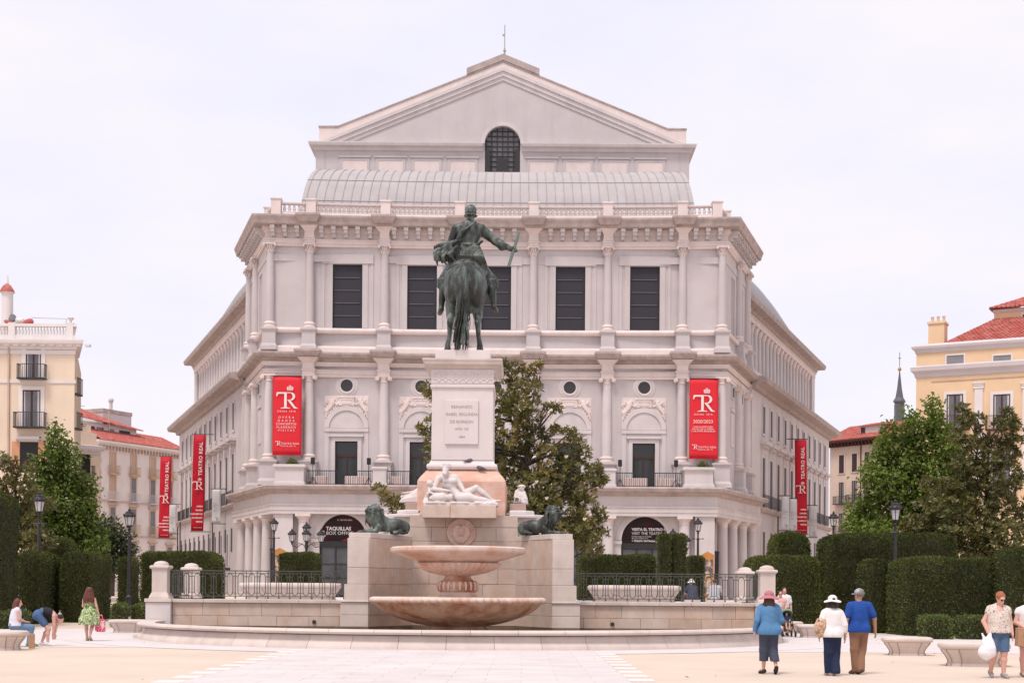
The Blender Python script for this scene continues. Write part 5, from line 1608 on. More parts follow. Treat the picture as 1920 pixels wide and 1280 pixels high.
# ---- terrace walls left and right
for sgn in (-1, 1):
    side = 'left' if sgn < 0 else 'right'
    TWL = thing('terrace_wall', (MXX(sgn*7.5), 50.6, 0), 'low ashlar wall under the iron railing, %s of the monument' % side, 'wall', 'walls beside the monument')
    x_in, x_out = 3.6, 10.35
    cs = [(0.36,0.72,[0.1,0.24,0.4,0.55,0.72,0.88]),(0.72,1.18,[0.16,0.3,0.47,0.63,0.78,0.9])]
    c0 = [(0.0,0.36,[0.2,0.45,0.7])]
    if sgn > 0:
        block_run(TWL, (MXX(x_in), 50.55), (MXX(x_out), 50.55), cs, m_gran, thick=0.5); block_run(TWL, (MXX(x_in), 50.55), (MXX(x_out), 50.55), c0, m_wet, thick=0.5)
    else:
        block_run(TWL, (MXX(-x_out), 50.55), (MXX(-x_in), 50.55), cs, m_gran, thick=0.5); block_run(TWL, (MXX(-x_out), 50.55), (MXX(-x_in), 50.55), c0, m_wet, thick=0.5)
    a, b = sorted((MXX(sgn*x_in), MXX(sgn*x_out)))
    MB().box(a, b, 50.62, 51.2, 0, 1.16).build('core', m_mortar, TWL)
    n = 6
    for k in range(n):
        MB().box(a + (b-a)*k/n + 0.004, a + (b-a)*(k+1)/n - 0.004, 50.46, 51.25, 1.18, 1.30).build('coping_stone', m_granw, TWL, bevel=0.012)
    a, b = sorted((MXX(sgn*10.36), MXX(sgn*11.25)))
    block(a, b, 50.35, 51.3, 0.0, 1.17, m_palegrey, TWL, 'end_pier')
    MB().box(a-0.03, b+0.03, 50.30, 51.35, 1.18, 1.31).build('coping_stone', m_granw, TWL, bevel=0.015)
    for k in range(7):       # return wall
        block(min(MXX(sgn*10.75), MXX(sgn*11.25)), max(MXX(sgn*10.75), MXX(sgn*11.25)), 51.3+k*1.5, 52.79+k*1.5, 0.0, 1.25, m_gran, TWL)
    MB().tube([(MXX(sgn*5.3 + (-0.0)),50.50,0.52),(MXX(sgn*5.3),50.62,0.52)],0.07,12).build('spout', m_iron, TWL)
    # stone posts
    for (dx, dy, lab) in ((10.82, 50.85, 'front'), (10.62, 54.6, 'rear')):
        po = thing('stone_post', (MXX(sgn*dx), dy, 1.3), 'white domed stone post at the %s of the terrace railing, %s of the monument' % (lab, side), 'post', 'stone posts of the terrace railing')
        cx, cy = MXX(sgn*dx), dy
        MB().sq_profile(cx, cy, [(0.36,1.31),(0.35,1.38),(0.30,1.48),(0.27,1.54),(0.27,2.34),(0.29,2.36)]).build('shaft', m_basin, po, bevel=0.012)
        MB().sq_profile(cx, cy, [(0.30,2.36),(0.34,2.40),(0.34,2.46),(0.30,2.49)]).build('cap', m_basin, po, bevel=0.012)
        MB().lathe([(0.27,2.49),(0.27,2.53),(0.22,2.60),(0.12,2.64),(0.0,2.655)], cx, cy, seg=20).build('dome', m_basin, po, smooth=True, angle=70)
    # railing
    RA = thing('iron_railing', (MXX(sgn*7), 50.85, 1.3), 'grey iron railing with oval hoops on the terrace wall, %s of the monument' % side, 'railing', 'railings beside the monument')
    xa, xb = 3.9, 10.5
    a, b = sorted((MXX(sgn*xa), MXX(sgn*xb)))
    MB().box(a, b, 50.82, 50.88, 2.30, 2.335).build('top_rail', m_rail, RA)
    MB().box(a, b, 50.835, 50.865, 2.22, 2.24).build('upper_rail', m_rail, RA)
    MB().box(a, b, 50.835, 50.865, 1.40, 1.425).build('lower_rail', m_rail, RA)
    n = 17; W_ = (b-a)/n
    hoop = MB()
    hw = W_*0.27
    pts = [(-hw,0,1.62),(-hw,0,2.08)] + [(-hw*math.cos(t),0,2.08+0.14*math.sin(t)) for t in np.linspace(0.3,math.pi-0.3,6)] + [(hw,0,2.08),(hw,0,1.62)] + [(hw*math.cos(t),0,1.62-0.18*math.sin(t)) for t in np.linspace(0.3,math.pi-0.3,6)] + [(-hw,0,1.62)]
    hoop.tube(pts, 0.014, 5)
    hm = hoop.mesh(True, 60); hm.materials.append(m_rail)
    frm = MB().box(-W_/2-0.012,-W_/2+0.012,-0.012,0.012,1.33,2.30).box(-W_/2,-hw,-0.01,0.01,2.10,2.125).box(hw,W_/2,-0.01,0.01,2.10,2.125).box(-W_/2,-hw,-0.01,0.01,1.52,1.54).box(hw,W_/2,-0.01,0.01,1.52,1.54)
    frm.ball((-W_/2,0,1.36),0.035,8,6)
    fm = frm.mesh(); fm.materials.append(m_rail)
    for k in range(n):
        x = a + W_*(k+0.5)
        for nm, me in (('hoop', hm), ('bar', fm)):
            o = link(nm, me, None, RA); o.matrix_basis = Matrix.Translation((x, 50.85, 0))
    rr = MB()
    for z in (2.32, 1.42): rr.box(MXX(sgn*10.62)-0.02, MXX(sgn*10.62)+0.02, 51.2, 54.3, z-0.012, z+0.012)
    for k in range(11): rr.box(MXX(sgn*10.62)-0.012, MXX(sgn*10.62)+0.012, 51.3+0.28*k, 51.33+0.28*k, 1.33, 2.3)
    rr.build('side_rail', m_rail, RA)

# ---- pigeons
def pigeon(loc, rz, label):
    p = Sculpt((-0.22,-0.1,-0.02),(0.22,0.1,0.24),0.008)
    p.ell((0,0,0.11),(0.12,0.06,0.06),R=np.array(Matrix.Rotation(rad(-18),3,'Y')),k=0.02)
    p.path([(-0.08,0,0.10),(-0.2,0,0.06)],[0.04,0.015],0.02); p.path([(0.08,0,0.13),(0.11,0,0.18)],[0.04,0.025],0.02)
    p.ell((0.12,0,0.195),(0.032,0.026,0.028),k=0.01); p.cone((0.14,0,0.195),(0.17,0,0.185),0.01,0.004,0.005)
    for sy in (-1,1): p.cone((0.01,sy*0.025,0.07),(0.02,sy*0.025,0.0),0.01,0.008,0.005)
    o = p.build('pigeon', M('pigeon_grey', (0.10,0.095,0.11), 0.6, 0.35, 12, 0.1, 60)); o.location = loc; o.rotation_euler = (0,0,rz); o.scale=(1.15,)*3
    tag(o, label, 'pigeon', 'pigeons on the monument')
pigeon((MX+0.14,51.75,6.28), rad(20), 'grey pigeon perched on the white base moulding of the pedestal')
pigeon((MX+0.52,51.62,6.0), rad(165), 'dark pigeon perched on the pink granite foot below the moulding')
# ================================================================== houses round the square
m_cream = M('cream_stucco', (0.72,0.585,0.46), 0.88, 0.05, 0.5, 0.08, 20, stain=(0.60,0.44,0.33), stain_amt=0.3, streak=8)
m_yell  = M('yellow_stucco', (0.74,0.53,0.345), 0.88, 0.05, 0.5, 0.08, 20, stain=(0.64,0.44,0.29), stain_amt=0.3, streak=8)
m_wht   = M('white_stucco', (0.72,0.665,0.65), 0.88, 0.05, 0.6, 0.06, 20, stain=(0.58,0.52,0.50), stain_amt=0.35, streak=7)
m_lilac = M('lilac_grey_moulding', (0.58,0.53,0.545), 0.85, 0.05, 0.8, 0.05, 20)
m_pinkw = M('pinkish_white_stucco', (0.66,0.585,0.565), 0.88, 0.06, 0.4, 0.06, 20, stain=(0.52,0.43,0.40), stain_amt=0.4, streak=7)
m_tan   = M('tan_trim', (0.50,0.37,0.30), 0.88, 0.10, 1.0, 0.08, 20)
m_beige = M('beige_stucco', (0.56,0.44,0.37), 0.88, 0.07, 0.5, 0.06, 20, stain=(0.44,0.33,0.28), stain_amt=0.4, streak=8)
m_tile  = M('red_roof_tile', (0.44,0.11,0.090), 0.85, 0.22, 1.6, 0.2, 14, stain=(0.60,0.34,0.28), stain_amt=0.65, streak=1, stain_scale=1.8)
m_brown = M('brown_window_wood', (0.060,0.022,0.018), 0.55, 0.15, 3, 0.04, 30)
m_pane  = M('window_pane', (0.13,0.125,0.14), 0.08, 0.3, 0.7, 0, spec=0.6)
m_curt  = M('white_curtain', (0.52,0.49,0.49), 0.8, 0.06, 3, 0)
m_slate = M('slate', (0.105,0.105,0.12), 0.6, 0.15, 2, 0.1, 20)

def frame_fn(o, d, sgn=1):
    o, d = Vector(o), Vector(d).normalized()
    n = Vector((d.y, -d.x))*sgn
    def fr(u, out, z):
        p = o + d*u + n*out
        return (p.x, p.y, z)
    return fr
def band(parent, fr, u0, u1, prof, mat, name='cornice', back=6):
    mb = MB()
    slant = back*4.5/16 if parent.name == 'cream_house' else 0
    pts = [fr(u0, -back, 0)[:2], fr(u0, 0, 0)[:2], fr(u1, 0, 0)[:2], fr(u1-slant*1.25, -back, 0)[:2]]
    return mb.sweep(prof, pts).build(name, mat, parent)
def window(parent, fr, u, z0, z1, w, trim=None, tw=0.2, balcony=None, hood=None, pane=None, frame=None, curtain=False, shutter=None):
    f = MB(fr); t = trim or m_wht
    f.box(u-w/2-tw, u-w/2, -0.04, 0.07, z0, z1+tw); f.box(u+w/2, u+w/2+tw, -0.04, 0.07, z0, z1+tw); f.box(u-w/2, u+w/2, -0.04, 0.07, z1, z1+tw)
    f.box(u-w/2-tw, u+w/2+tw, -0.04, 0.10, z0-0.12, z0)
    wd = f.build('window', t, parent)
    MB(fr).box(u-w/2, u+w/2, -0.04, 0.012, z0, z1).build('pane', pane or m_pane, wd)
    if curtain:
        for s in (-1, 1): MB(fr).box(u+s*w*0.42-w*0.1, u+s*w*0.42+w*0.06, 0.012, 0.022, z0, z1).build('curtain', m_curt, wd)
    if frame:
        g = MB(fr); k = 0.09
        g.box(u-w/2, u-w/2+k, 0.0, 0.045, z0, z1); g.box(u+w/2-k, u+w/2, 0.0, 0.045, z0, z1); g.box(u-k*0.7, u+k*0.7, 0.0, 0.05, z0, z1); g.box(u-w/2+k, u-k*0.7, 0.0, 0.044, z1-k, z1); g.box(u+k*0.7, u+w/2-k, 0.0, 0.044, z1-k, z1)
        g.build('sash', frame, wd)
    if hood:
        MB(fr).box(u-w/2-tw-0.25, u+w/2+tw+0.25, -0.04, 0.35, z1+tw+0.12, z1+tw+0.34).build('hood', hood, wd)
        MB(fr).box(u-w/2-tw, u+w/2+tw, -0.04, 0.15, z1+tw, z1+tw+0.12).build('hood_frieze', hood, wd)
    if shutter:
        for s in (-1, 1): MB(fr).box(u+s*(w/2+0.30)-0.28, u+s*(w/2+0.30)+0.28, 0.06, 0.11, z0, z1).build('shutter', shutter, wd)
    if balcony:
        bw, bh, bm = balcony
        MB(fr).box(u-bw/2, u+bw/2, 0.0, 0.75, z0-0.14, z0-0.02).build('balcony_slab', bm if bm is not m_iron else m_iron, wd)
        r = MB(fr)
        r.box(u-bw/2, u+bw/2, 0.69, 0.73, z0+bh-0.05, z0+bh); r.box(u-bw/2, u-bw/2+0.03, 0, 0.7, z0+bh-0.05, z0+bh); r.box(u+bw/2-0.03, u+bw/2, 0, 0.7, z0+bh-0.05, z0+bh)
        n = int(bw/0.14)
        for q in range(n+1): x = u-bw/2+0.012+(bw-0.024)*q/n; r.box(x-0.012, x+0.012, 0.70, 0.72, z0, z0+bh)
        for q in range(5):
            for s in (-1, 1): r.box(u+s*(bw/2-0.012)-0.012, u+s*(bw/2-0.012)+0.012, 0.1+0.12*q, 0.12+0.12*q, z0, z0+bh)
        r.build('balcony_railing', bm, wd)
    return wd
def tile_roof(parent, quad, cols, rows, mat=m_tile, r=None):
    """rows of barrel tiles on a roof plane: quad = eave-left, eave-right, ridge-right, ridge-left"""
    A, B, C, D = [Vector(q) for q in quad]
    base = MB(); nn = (B-A).cross(D-A).normalized()
    base.add([A-nn*0.02, B-nn*0.02, C-nn*0.02, D-nn*0.02], [(0,1,2,3)])
    ro = base.build('roof', mat, parent)
    mb = MB()
    for i in range(cols):
        for j in range(rows):
            t0, t1 = j/rows, (j+1.12)/rows
            p0 = (A.lerp(B, (i+0.5)/cols)).lerp(D.lerp(C, (i+0.5)/cols), t0)
            p1 = (A.lerp(B, (i+0.5)/cols)).lerp(D.lerp(C, (i+0.5)/cols), min(1.0, t1))
            w0 = (A.lerp(D, t0)-B.lerp(C, t0)).length/cols*0.36
            ax = (p1-p0).normalized(); sd = nn.cross(ax).normalized()
            jit = random.uniform(-0.01, 0.012)
            vs = []
            for (p, rr, li) in ((p0, w0*1.08, 0.03), (p1, w0*0.9, 0.0)):
                for a in (0, 0.9, 1.57, 2.24, math.pi): vs.append(p+sd*rr*math.cos(a)+nn*(rr*math.sin(a)*0.9+li+jit))
            mb.add(vs, [(0,1,6,5),(1,2,7,6),(2,3,8,7),(3,4,9,8),(0,4,3,2,1)])
    tag(mb.build('roof_tiles', mat, ro), kind='stuff')
    return ro

# ---- cream house on the far left
HL = thing('cream_house', (-40, 110, 1.2), 'cream corner house with white roof balustrade and iron balconies, far left', 'building')
o0 = P(140, 700, 107)
fr = frame_fn((o0.x-22, 107.0), (1, 0))
U = lambda px: P(px, 700, 107).x-(o0.x-22)
Z = lambda py: P(60, py, 107).z
MB().prism([fr(0,0,0)[:2], fr(22,0,0)[:2], (o0.x-4.5,123), (o0.x-27,123)], 0.5, Z(640)).build('wall', m_cream, HL)
band(HL, fr, -0.0, 22.0, [(0,Z(655)),(0.1,Z(655)),(0.15,Z(650)),(0.55,Z(645)),(0.6,Z(640)),(0.6,Z(638)),(0,Z(636))], m_wht)
band(HL, fr, 0, 22.0, [(0,Z(664)),(0.06,Z(664)),(0.06,Z(656)),(0,Z(656))], m_wht, 'frieze')
for k in range(14): MB(fr).box(U(-60)+k*0.67*1.0+0.2, U(-60)+k*0.67+0.55, 0.05, 0.42, Z(650), Z(646)).build('modillion', m_wht, HL)
band(HL, fr, 0, 22.0, [(-0.3,Z(637)),(0.1,Z(637)),(0.1,Z(628)),(-0.3,Z(628))], m_wht, 'parapet_plinth')
band(HL, fr, 0, 22.0, [(-0.3,Z(612)),(0.12,Z(612)),(0.12,Z(607)),(-0.3,Z(607))], m_wht, 'parapet_rail')
for px in (22, 131): MB(fr).box(U(px)-0.25, U(px)+0.25, -0.35, 0.14, Z(637), Z(605)).build('parapet_post', m_wht, HL)
ur = MB(); c = fr(U(131), -0.1, 0); ur.lathe([(0.1,Z(605)),(0.1,Z(602)),(0.06,Z(601)),(0.22,Z(597)),(0.26,Z(595)),(0.2,Z(594))], c[0], c[1], seg=12); ur.build('urn', m_wht, HL, smooth=True)
bb = MB()
for k in range(24):
    c = fr(U(-6)+k*0.235, -0.1, 0)
    bb.lathe([(0.05,Z(628)),(0.09,Z(624)),(0.09,Z(620)),(0.05,Z(616)),(0.07,Z(612))], c[0], c[1], seg=6)
tag(bb.build('baluster_row', m_wht, HL, smooth=True), kind='stuff')
MB(fr).box(U(17)-0.06, U(17)+0.06, 0.02, 0.14, 2, Z(648)).build('drain_pipe', m_tan, HL)
band(HL, fr, 0, 22.0, [(0,Z(718)),(0.07,Z(718)),(0.09,Z(712)),(0,Z(712))], m_wht, 'string_course')
window(HL, fr, U(63), Z(709), Z(655), 1.15, tw=0.32, balcony=(2.05, 1.0, m_iron), frame=m_brown, curtain=True)
window(HL, fr, U(60), Z(800), Z(731), 1.35, tw=0.30, balcony=(2.3, 1.05, m_iron), frame=m_brown, curtain=True)
window(HL, fr, U(56), Z(886), Z(828), 1.4, trim=m_cream, tw=0.05, hood=m_lilac, pane=m_dark, shutter=M('orange_shutter', (0.55,0.27,0.15), 0.8, 0.08, 1, 0.05, 20))
window(HL, fr, U(-40), Z(800), Z(731), 1.35, tw=0.30, balcony=(2.3, 1.05, m_iron), frame=m_brown)
tt = MB(); c = fr(U(2), -1.2, 0); tt.lathe([(0.42,Z(636)),(0.42,Z(545)),(0.55,Z(543)),(0.5,Z(540)),(0.3,Z(532)),(0.1,Z(528)),(0.03,Z(510))], c[0], c[1], seg=14); tt.build('roof_turret', m_wht, HL, smooth=True)
tc = MB(); tc.lathe([(0.56,Z(542)),(0.5,Z(538)),(0.3,Z(530)),(0.1,Z(526)),(0.0,Z(525))], c[0], c[1]-0.05, seg=14); tc.build('turret_cap', m_tile, HL, smooth=True)
for k, (px, py) in enumerate(((5, 600), (12, 592), (28, 598), (44, 600))):
    c = fr(U(px), -1.0, 0)
    q = Sculpt((-0.6,-0.4,-0.5),(0.6,0.4,0.5),0.05); q.ell((0,0,0),(0.38,0.2,0.3),k=0.02); q.ripple(0.04, 9, k)
    oo = q.build('folded_parasol', (m_tile, M('grey_canvas',(0.2,0.19,0.2),0.9,0.1,2,0), m_wht, M('faded_red_canvas',(0.5,0.12,0.12),0.9,0.1,2,0))[k], HL); oo.location = (c[0], c[1], Z(py))
an = MB(fr); an.tube([(U(46), -1.5, Z(606)), (U(46), -1.5, Z(590))], 0.04, 5).tube([(U(46), -1.5, Z(588)), (U(112), -1.5, Z(590))], 0.03, 4).tube([(U(112), -1.5, Z(590)), (U(110), -1.5, Z(606))], 0.03, 4)
an.build('awning_frame', m_lilac, HL)
for k, z in enumerate((Z(705), Z(770))):
    c = P(137, 700, 107.3)
    b_ = MB().box(c.x-0.05, c.x+0.35, 107.2, 108.6, z-1.3, z-1.2)
    for q in range(8): b_.box(c.x+0.32, c.x+0.35, 107.2+0.19*q, 107.23+0.19*q, z-1.2, z+0.0)
    b_.box(c.x+0.3, c.x+0.36, 107.2, 108.6, z-0.04, z).build('side_balcony', m_iron, HL)

# ---- small pale house between
HM = thing('pale_cream_house', (-46, 150, 1.2), 'narrow pale cream house with blue-white cornice behind the left tree', 'building')
d0 = 152
A0_, A1_ = P(118, 900, d0), P(186, 900, d0+3)
fr = frame_fn((A0_.x, A0_.y), (A1_.x-A0_.x, A1_.y-A0_.y)); LW = (Vector(A1_[:2])-Vector(A0_[:2])).length
Z = lambda py: P(150, py, d0).z
U = lambda px: (px-118)/68*LW
MB(fr).box(0, LW, -12, 0, 0.8, Z(832)).build('wall', m_cream, HM)
band(HM, fr, 0, LW, [(0,Z(848)),(0.1,Z(848)),(0.15,Z(842)),(0.5,Z(838)),(0.55,Z(832)),(0,Z(830))], m_lilac)
for k in range(10): MB(fr).box(U(136)+k*0.29, U(136)+k*0.29+0.15, 0.05, 0.35, Z(842), Z(838)).build('modillion', m_wht, HM)
MB(fr).box(U(133), U(183), -6, -0.3, Z(833), Z(806)).build('attic', m_cream, HM); MB(fr).box(U(147), U(180), -6, -1.2, Z(806), Z(790)).build('attic', m_cream, HM)
band(HM, fr, U(150), U(181), [(-1.5,Z(792)),(-1.0,Z(792)),(-1.0,Z(788)),(-1.5,Z(788))], m_wht, 'coping')
MB(fr).box(U(131), U(147), -5, -0.6, Z(806), Z(760)).build('chimney', m_cream, HM)
dm = MB(); c = fr(U(139), -2.5, 0); dm.lathe([(0.5,Z(765)),(0.48,Z(758)),(0.3,Z(752)),(0.05,Z(748)),(0.04,Z(742))], c[0], c[1], seg=12); dm.build('finial', m_lilac, HM, smooth=True)
window(HM, fr, U(160), Z(886), Z(846), 1.1, trim=m_cream, tw=0.12, pane=m_dark, balcony=(1.5,0.9,m_iron))
band(HM, fr, 0, LW, [(0,Z(900)),(0.12,Z(900)),(0.12,Z(896)),(0,Z(896))], m_wht, 'string_course')
band(HM, fr, 0, LW, [(0,Z(960)),(0.12,Z(960)),(0.12,Z(955)),(0,Z(955))], m_wht, 'string_course')

# ---- long pinkish house with red roof, behind the left wing
HB = thing('red_roofed_house', (-55, 200, 1.2), 'long pinkish white house with red tiled roof and tan balconies, left of the opera house', 'building')
d0, d1 = 198, 214
A0_, A1_ = P(184, 900, d0), P(345, 900, d1)
fr = frame_fn((A0_.x, A0_.y), (A1_.x-A0_.x, A1_.y-A0_.y)); LW = (Vector(A1_[:2])-Vector(A0_[:2])).length
def Z(py, px=184):
    t = (px-184)/161; return P(px, py, d0+(d1-d0)*t).z
U = lambda px: (px-184)/161*LW*(1+0.03*(345-px)/161)
ze = Z(826)
MB(fr).box(0, LW, -14, 0, 0.8, ze-0.3).build('wall', m_pinkw, HB)
band(HB, fr, 0, LW, [(0,ze-0.5),(0.1,ze-0.5),(0.2,ze-0.3),(0.7,ze-0.15),(0.75,ze+0.15),(0,ze+0.2)], m_wht)
MB(fr).box(0, LW, -0.05, 0.05, ze-1.3, ze-0.5).build('frieze', m_pinkw, HB)
for k in range(28): MB(fr).box(0.2+k*LW/28, 0.2+k*LW/28+0.22, 0.02, 0.35, ze-1.1, ze-0.5).build('bracket', m_tan, HB)
for k in range(24): MB(fr).box(-0.02, 0.55 if k % 2 else 0.38, -0.1, 0.06, 2+k*0.82, 2.78+k*0.82).build('quoin', m_tan, HB)
e0, e1 = fr(-0.2, 0.8, ze+0.15), fr(LW, 0.8, ze+0.15); r0, r1 = fr(0.5, -4.5, ze+2.6), fr(LW, -4.5, ze+2.4)
tile_roof(HB, (e0, e1, r1, r0), 44, 8)
MB(fr).box(0.3, LW*0.62, -6, -3.2, ze+0.5, ze+3.0).build('attic_storey', m_wht, HB)
for k, (a, b) in enumerate(((0.06,0.14),(0.17,0.24),(0.30,0.36),(0.42,0.54))):
    MB(fr).box(LW*a, LW*b, -3.25, -3.1, ze+1.2, ze+2.4).build('attic_window', m_blind if k in (0, 3) else m_pane, HB)
e0, e1 = fr(-1.5, -2.4, ze+3.4), fr(LW*0.66, -2.4, ze+2.6); r0, r1 = fr(-1.5, -7.5, ze+6.4), fr(LW*0.5, -7.5, ze+4.4)
tile_roof(HB, (e0, e1, r1, r0), 30, 8)
MB(fr).box(LW*0.40, LW*0.73, -10, -6, ze, Z(770, 260)).build('lift_house', m_lilac, HB); MB(fr).box(LW*0.395, LW*0.735, -10.2, -5.9, Z(770, 260), Z(763, 260)).build('lift_house_coping', m_cap, HB)
vt = MB(); c = fr(LW*0.55, -7, 0); vt.tube([(c[0],c[1],ze+4),(c[0],c[1],Z(745,270))],0.25,8).ball((c[0],c[1],Z(745,270)),0.42); vt.build('roof_vent', m_lilac, HB, smooth=True)
fl_ = MB(); c = fr(LW*0.26, -2.5, 0); fl_.tube([(c[0],c[1],ze+2),(c[0],c[1],Z(768,222))],0.14,6); fl_.build('flue', m_tan, HB)
at = MB(); c = fr(LW*0.12, -6, 0); at.tube([(c[0],c[1],ze+3),(c[0],c[1],Z(755,203))],0.05,4).box(c[0]-1.0,c[0]+1.0,c[1]-0.02,c[1]+0.02,Z(757,203),Z(756,203)); at.build('aerial', m_zincd, HB)
for ci, px in enumerate((209, 246, 282, 316)):
    sl_ = (px-184)*0.10
    for ri, (ya, yb, kind) in enumerate(((846,885,0),(890,934,1),(948,992,2),(1012,1044,3))):
        a, b = Z(yb-sl_*0+sl_, px), Z(ya+sl_, px)
        window(HB, fr, U(px), a, b, 0.95, trim=m_tan, tw=0.22, balcony=None if kind == 3 else (1.7,1.15,M('tan_balcony',(0.50,0.37,0.24),0.85,0.1,1,0) if kind != 1 else m_lilac), pane=M('tan_blind',(0.48,0.33,0.24),0.8,0.06,3,0) if kind == 0 or (kind == 1 and ci == 0) else m_pane, hood=m_tan if kind >= 1 else None)
band(HB, fr, 0, LW, [(0,Z(938)),(0.15,Z(938)),(0.15,Z(935)),(0,Z(935))], m_tan, 'string_course')
band(HB, fr, 0, LW, [(0,Z(1003)),(0.12,Z(1003)),(0.12,Z(1000)),(0,Z(1000))], m_tan, 'string_course')

# ---- yellow house on the right
HR = thing('yellow_house', (42, 115, 1.2), 'yellow house with white pilasters and red tiled hip roof, far right', 'building')
A0_, A1_ = P(1718, 700, 116), P(1960, 700, 111.5)
fr = frame_fn((A0_.x, A0_.y), (A1_.x-A0_.x, A1_.y-A0_.y)); LW = 16
def Z(py, px=1718): return P(px, py, 116-4.5*(px-1718)/242).z
L0 = (Vector(A1_[:2])-Vector(A0_[:2])).length
U = lambda px: (px-1718)/242*L0
MB(fr).box(0, LW, -14, 0, 0.8, Z(652)).build('wall', m_yell, HR)
def bandR(prof, mat, name): return band(HR, fr, 0, LW, prof, mat, name, back=12)
bandR([(0,Z(663)),(0.08,Z(663)),(0.12,Z(659)),(0.32,Z(655)),(0.36,Z(651)),(0,Z(646))], m_lilac, 'top_cornice')
bandR([(0,Z(709)),(0.1,Z(708)),(0.15,Z(702)),(0.38,Z(697)),(0.42,Z(690)),(0,Z(686))], m_lilac, 'main_cornice')
MB(fr).box(U(1748), LW, -0.02, 0.05, Z(718), Z(716)).build('moulding', m_tan, HR)
for px in (1793, 1881, 1969):
    window(HR, fr, U(px), Z(687, px), Z(666, px), 1.35, trim=m_wht, tw=0.12, pane=M('grey_pane',(0.22,0.21,0.22),0.1,0.15,1,0,spec=0.6))
    window(HR, fr, U(px), Z(804, px), Z(739, px), 1.30, trim=m_wht, tw=0.24, frame=m_brown, curtain=True, balcony=(2.3,1.05,m_brown))
    window(HR, fr, U(px), Z(925, px), Z(850, px), 1.30, trim=m_wht, tw=0.24, frame=m_brown, balcony=(2.3,1.05,m_brown))
for px in (1838, 1927):
    pl = MB(fr).box(U(px)-0.32, U(px)+0.32, -0.04, 0.12, Z(900, px), Z(728, px)).build('pilaster', m_wht, HR)
    MB(fr).box(U(px)-0.42, U(px)+0.42, -0.04, 0.17, Z(728, px), Z(724, px)).box(U(px)-0.38, U(px)+0.38, -0.04, 0.15, Z(723, px), Z(719, px)).box(U(px)-0.46, U(px)+0.46, -0.04, 0.2, Z(719, px), Z(717, px)).build('capital', m_wht, pl)
zt = Z(647)
ch = MB(fr).box(U(1737), U(1768), -2.2, -0.8, zt-0.5, Z(606)).build('chimney', m_yell, HR)
MB(fr).box(U(1735), U(1770), -2.3, -0.7, Z(606), Z(602)).build('chimney_cap', m_yell, ch)
for px in (1742, 1753, 1764):
    c = fr(U(px), -1.5, 0); MB().lathe([(0.12,Z(602)),(0.11,Z(592)),(0.14,Z(591)),(0.14,Z(590))], c[0], c[1], seg=10).build('chimney_pot', m_yell, ch, smooth=True)
e0, e1 = fr(U(1766), -0.6, zt+0.02), fr(LW, -0.6, zt+0.02); r0, r1 = fr(U(1848), -4.8, Z(597)+0.35), fr(LW, -4.8, Z(597)+0.35)
tile_roof(HR, (e0, e1, r1, r0), 38, 16)
tile_roof(HR, (fr(U(1766), -9.0, zt+0.02), e0, r0, fr(U(1848), -5.5, Z(597)+0.35)), 22, 16)
MB(fr).box(U(1848), LW, -9, -4.7, zt, Z(571)).build('roof_storey', m_yell, HR); MB(fr).box(U(1846), LW, -9.1, -4.6, Z(577), Z(572)).build('roof_storey_cornice', m_wht, HR)
fr2 = frame_fn(fr(0,-4.7,0)[:2], (A1_.x-A0_.x, A1_.y-A0_.y))
window(HR, fr2, U(1912), Z(598), Z(585), 0.75, trim=m_wht, tw=0.14, frame=m_blind)
e0, e1 = fr(U(1842), -4.2, Z(571)), fr(LW, -4.2, Z(571)); r0, r1 = fr(U(1926), -7.5, Z(533)), fr(LW, -7.5, Z(533))
tile_roof(HR, (e0, e1, r1, r0), 30, 10)
tile_roof(HR, (fr(U(1842), -10, Z(571)), e0, r0, fr(U(1926), -7.6, Z(533))), 12, 10)

# ---- beige house behind the right wing
HS = thing('beige_house', (42, 190, 1.2), 'beige house with dark wooden eaves behind the green tree on the right', 'building')
A0_, A1_ = P(1556, 900, 196), P(1700, 900, 186)
fr = frame_fn((A0_.x, A0_.y), (A1_.x-A0_.x, A1_.y-A0_.y)); LW = (Vector(A1_[:2])-Vector(A0_[:2])).length
def Z(py, px=1562): return P(px, py, 196-10*(px-1556)/144).z
U = lambda px: (px-1556)/144*LW
ze = Z(832)
MB(fr).box(0, LW, -12, 0, 0.8, ze).build('wall', m_beige, HS)
band(HS, fr, 0, LW, [(0,ze-0.25),(0.5,ze-0.2),(1.0,ze+0.1),(1.0,ze+0.3),(0,ze+0.35)], m_brown, 'eaves')
for k in range(22): MB(fr).box(0.2+k*LW/22, 0.35+k*LW/22, 0.0, 0.8, ze-0.55, ze-0.2).build('rafter_end', m_brown, HS)
tile_roof(HS, (fr(-0.6,1.0,ze+0.3), fr(LW,1.0,ze+0.3), fr(LW,-5,ze+2.8), fr(-0.6,-5,ze+2.8)), 34, 8)
MB(fr).box(U(1607), U(1640), -5, -0.8, ze+0.5, Z(797, 1620)).build('dormer', m_wht, HS); MB(fr).box(U(1609), U(1616), -0.8, -0.7, ze+0.9, Z(800, 1620)).build('dormer_window', m_brown, HS)
tile_roof(HS, (fr(U(1604),-0.4,Z(798,1620)), fr(U(1646),-0.4,Z(798,1620)), fr(U(1646),-4,Z(788,1620)), fr(U(1604),-4,Z(788,1620))), 12, 4)
MB(fr).box(U(1566), U(1578), -6, -4, ze, Z(815)).build('chimney', m_tile, HS)
for px in (1579, 1604, 1628, 1654):
    s_ = (px-1579)*-0.12
    for (ya, yb, bal) in ((853,887,False),(904,944,True),(962,1000,True)):
        window(HS, fr, U(px), Z(yb+s_, px), Z(ya+s_, px), 0.85, trim=m_beige, tw=0.2, pane=m_blind if not bal else m_pane, frame=m_brown, balcony=(1.9,1.0,m_iron) if bal else None)
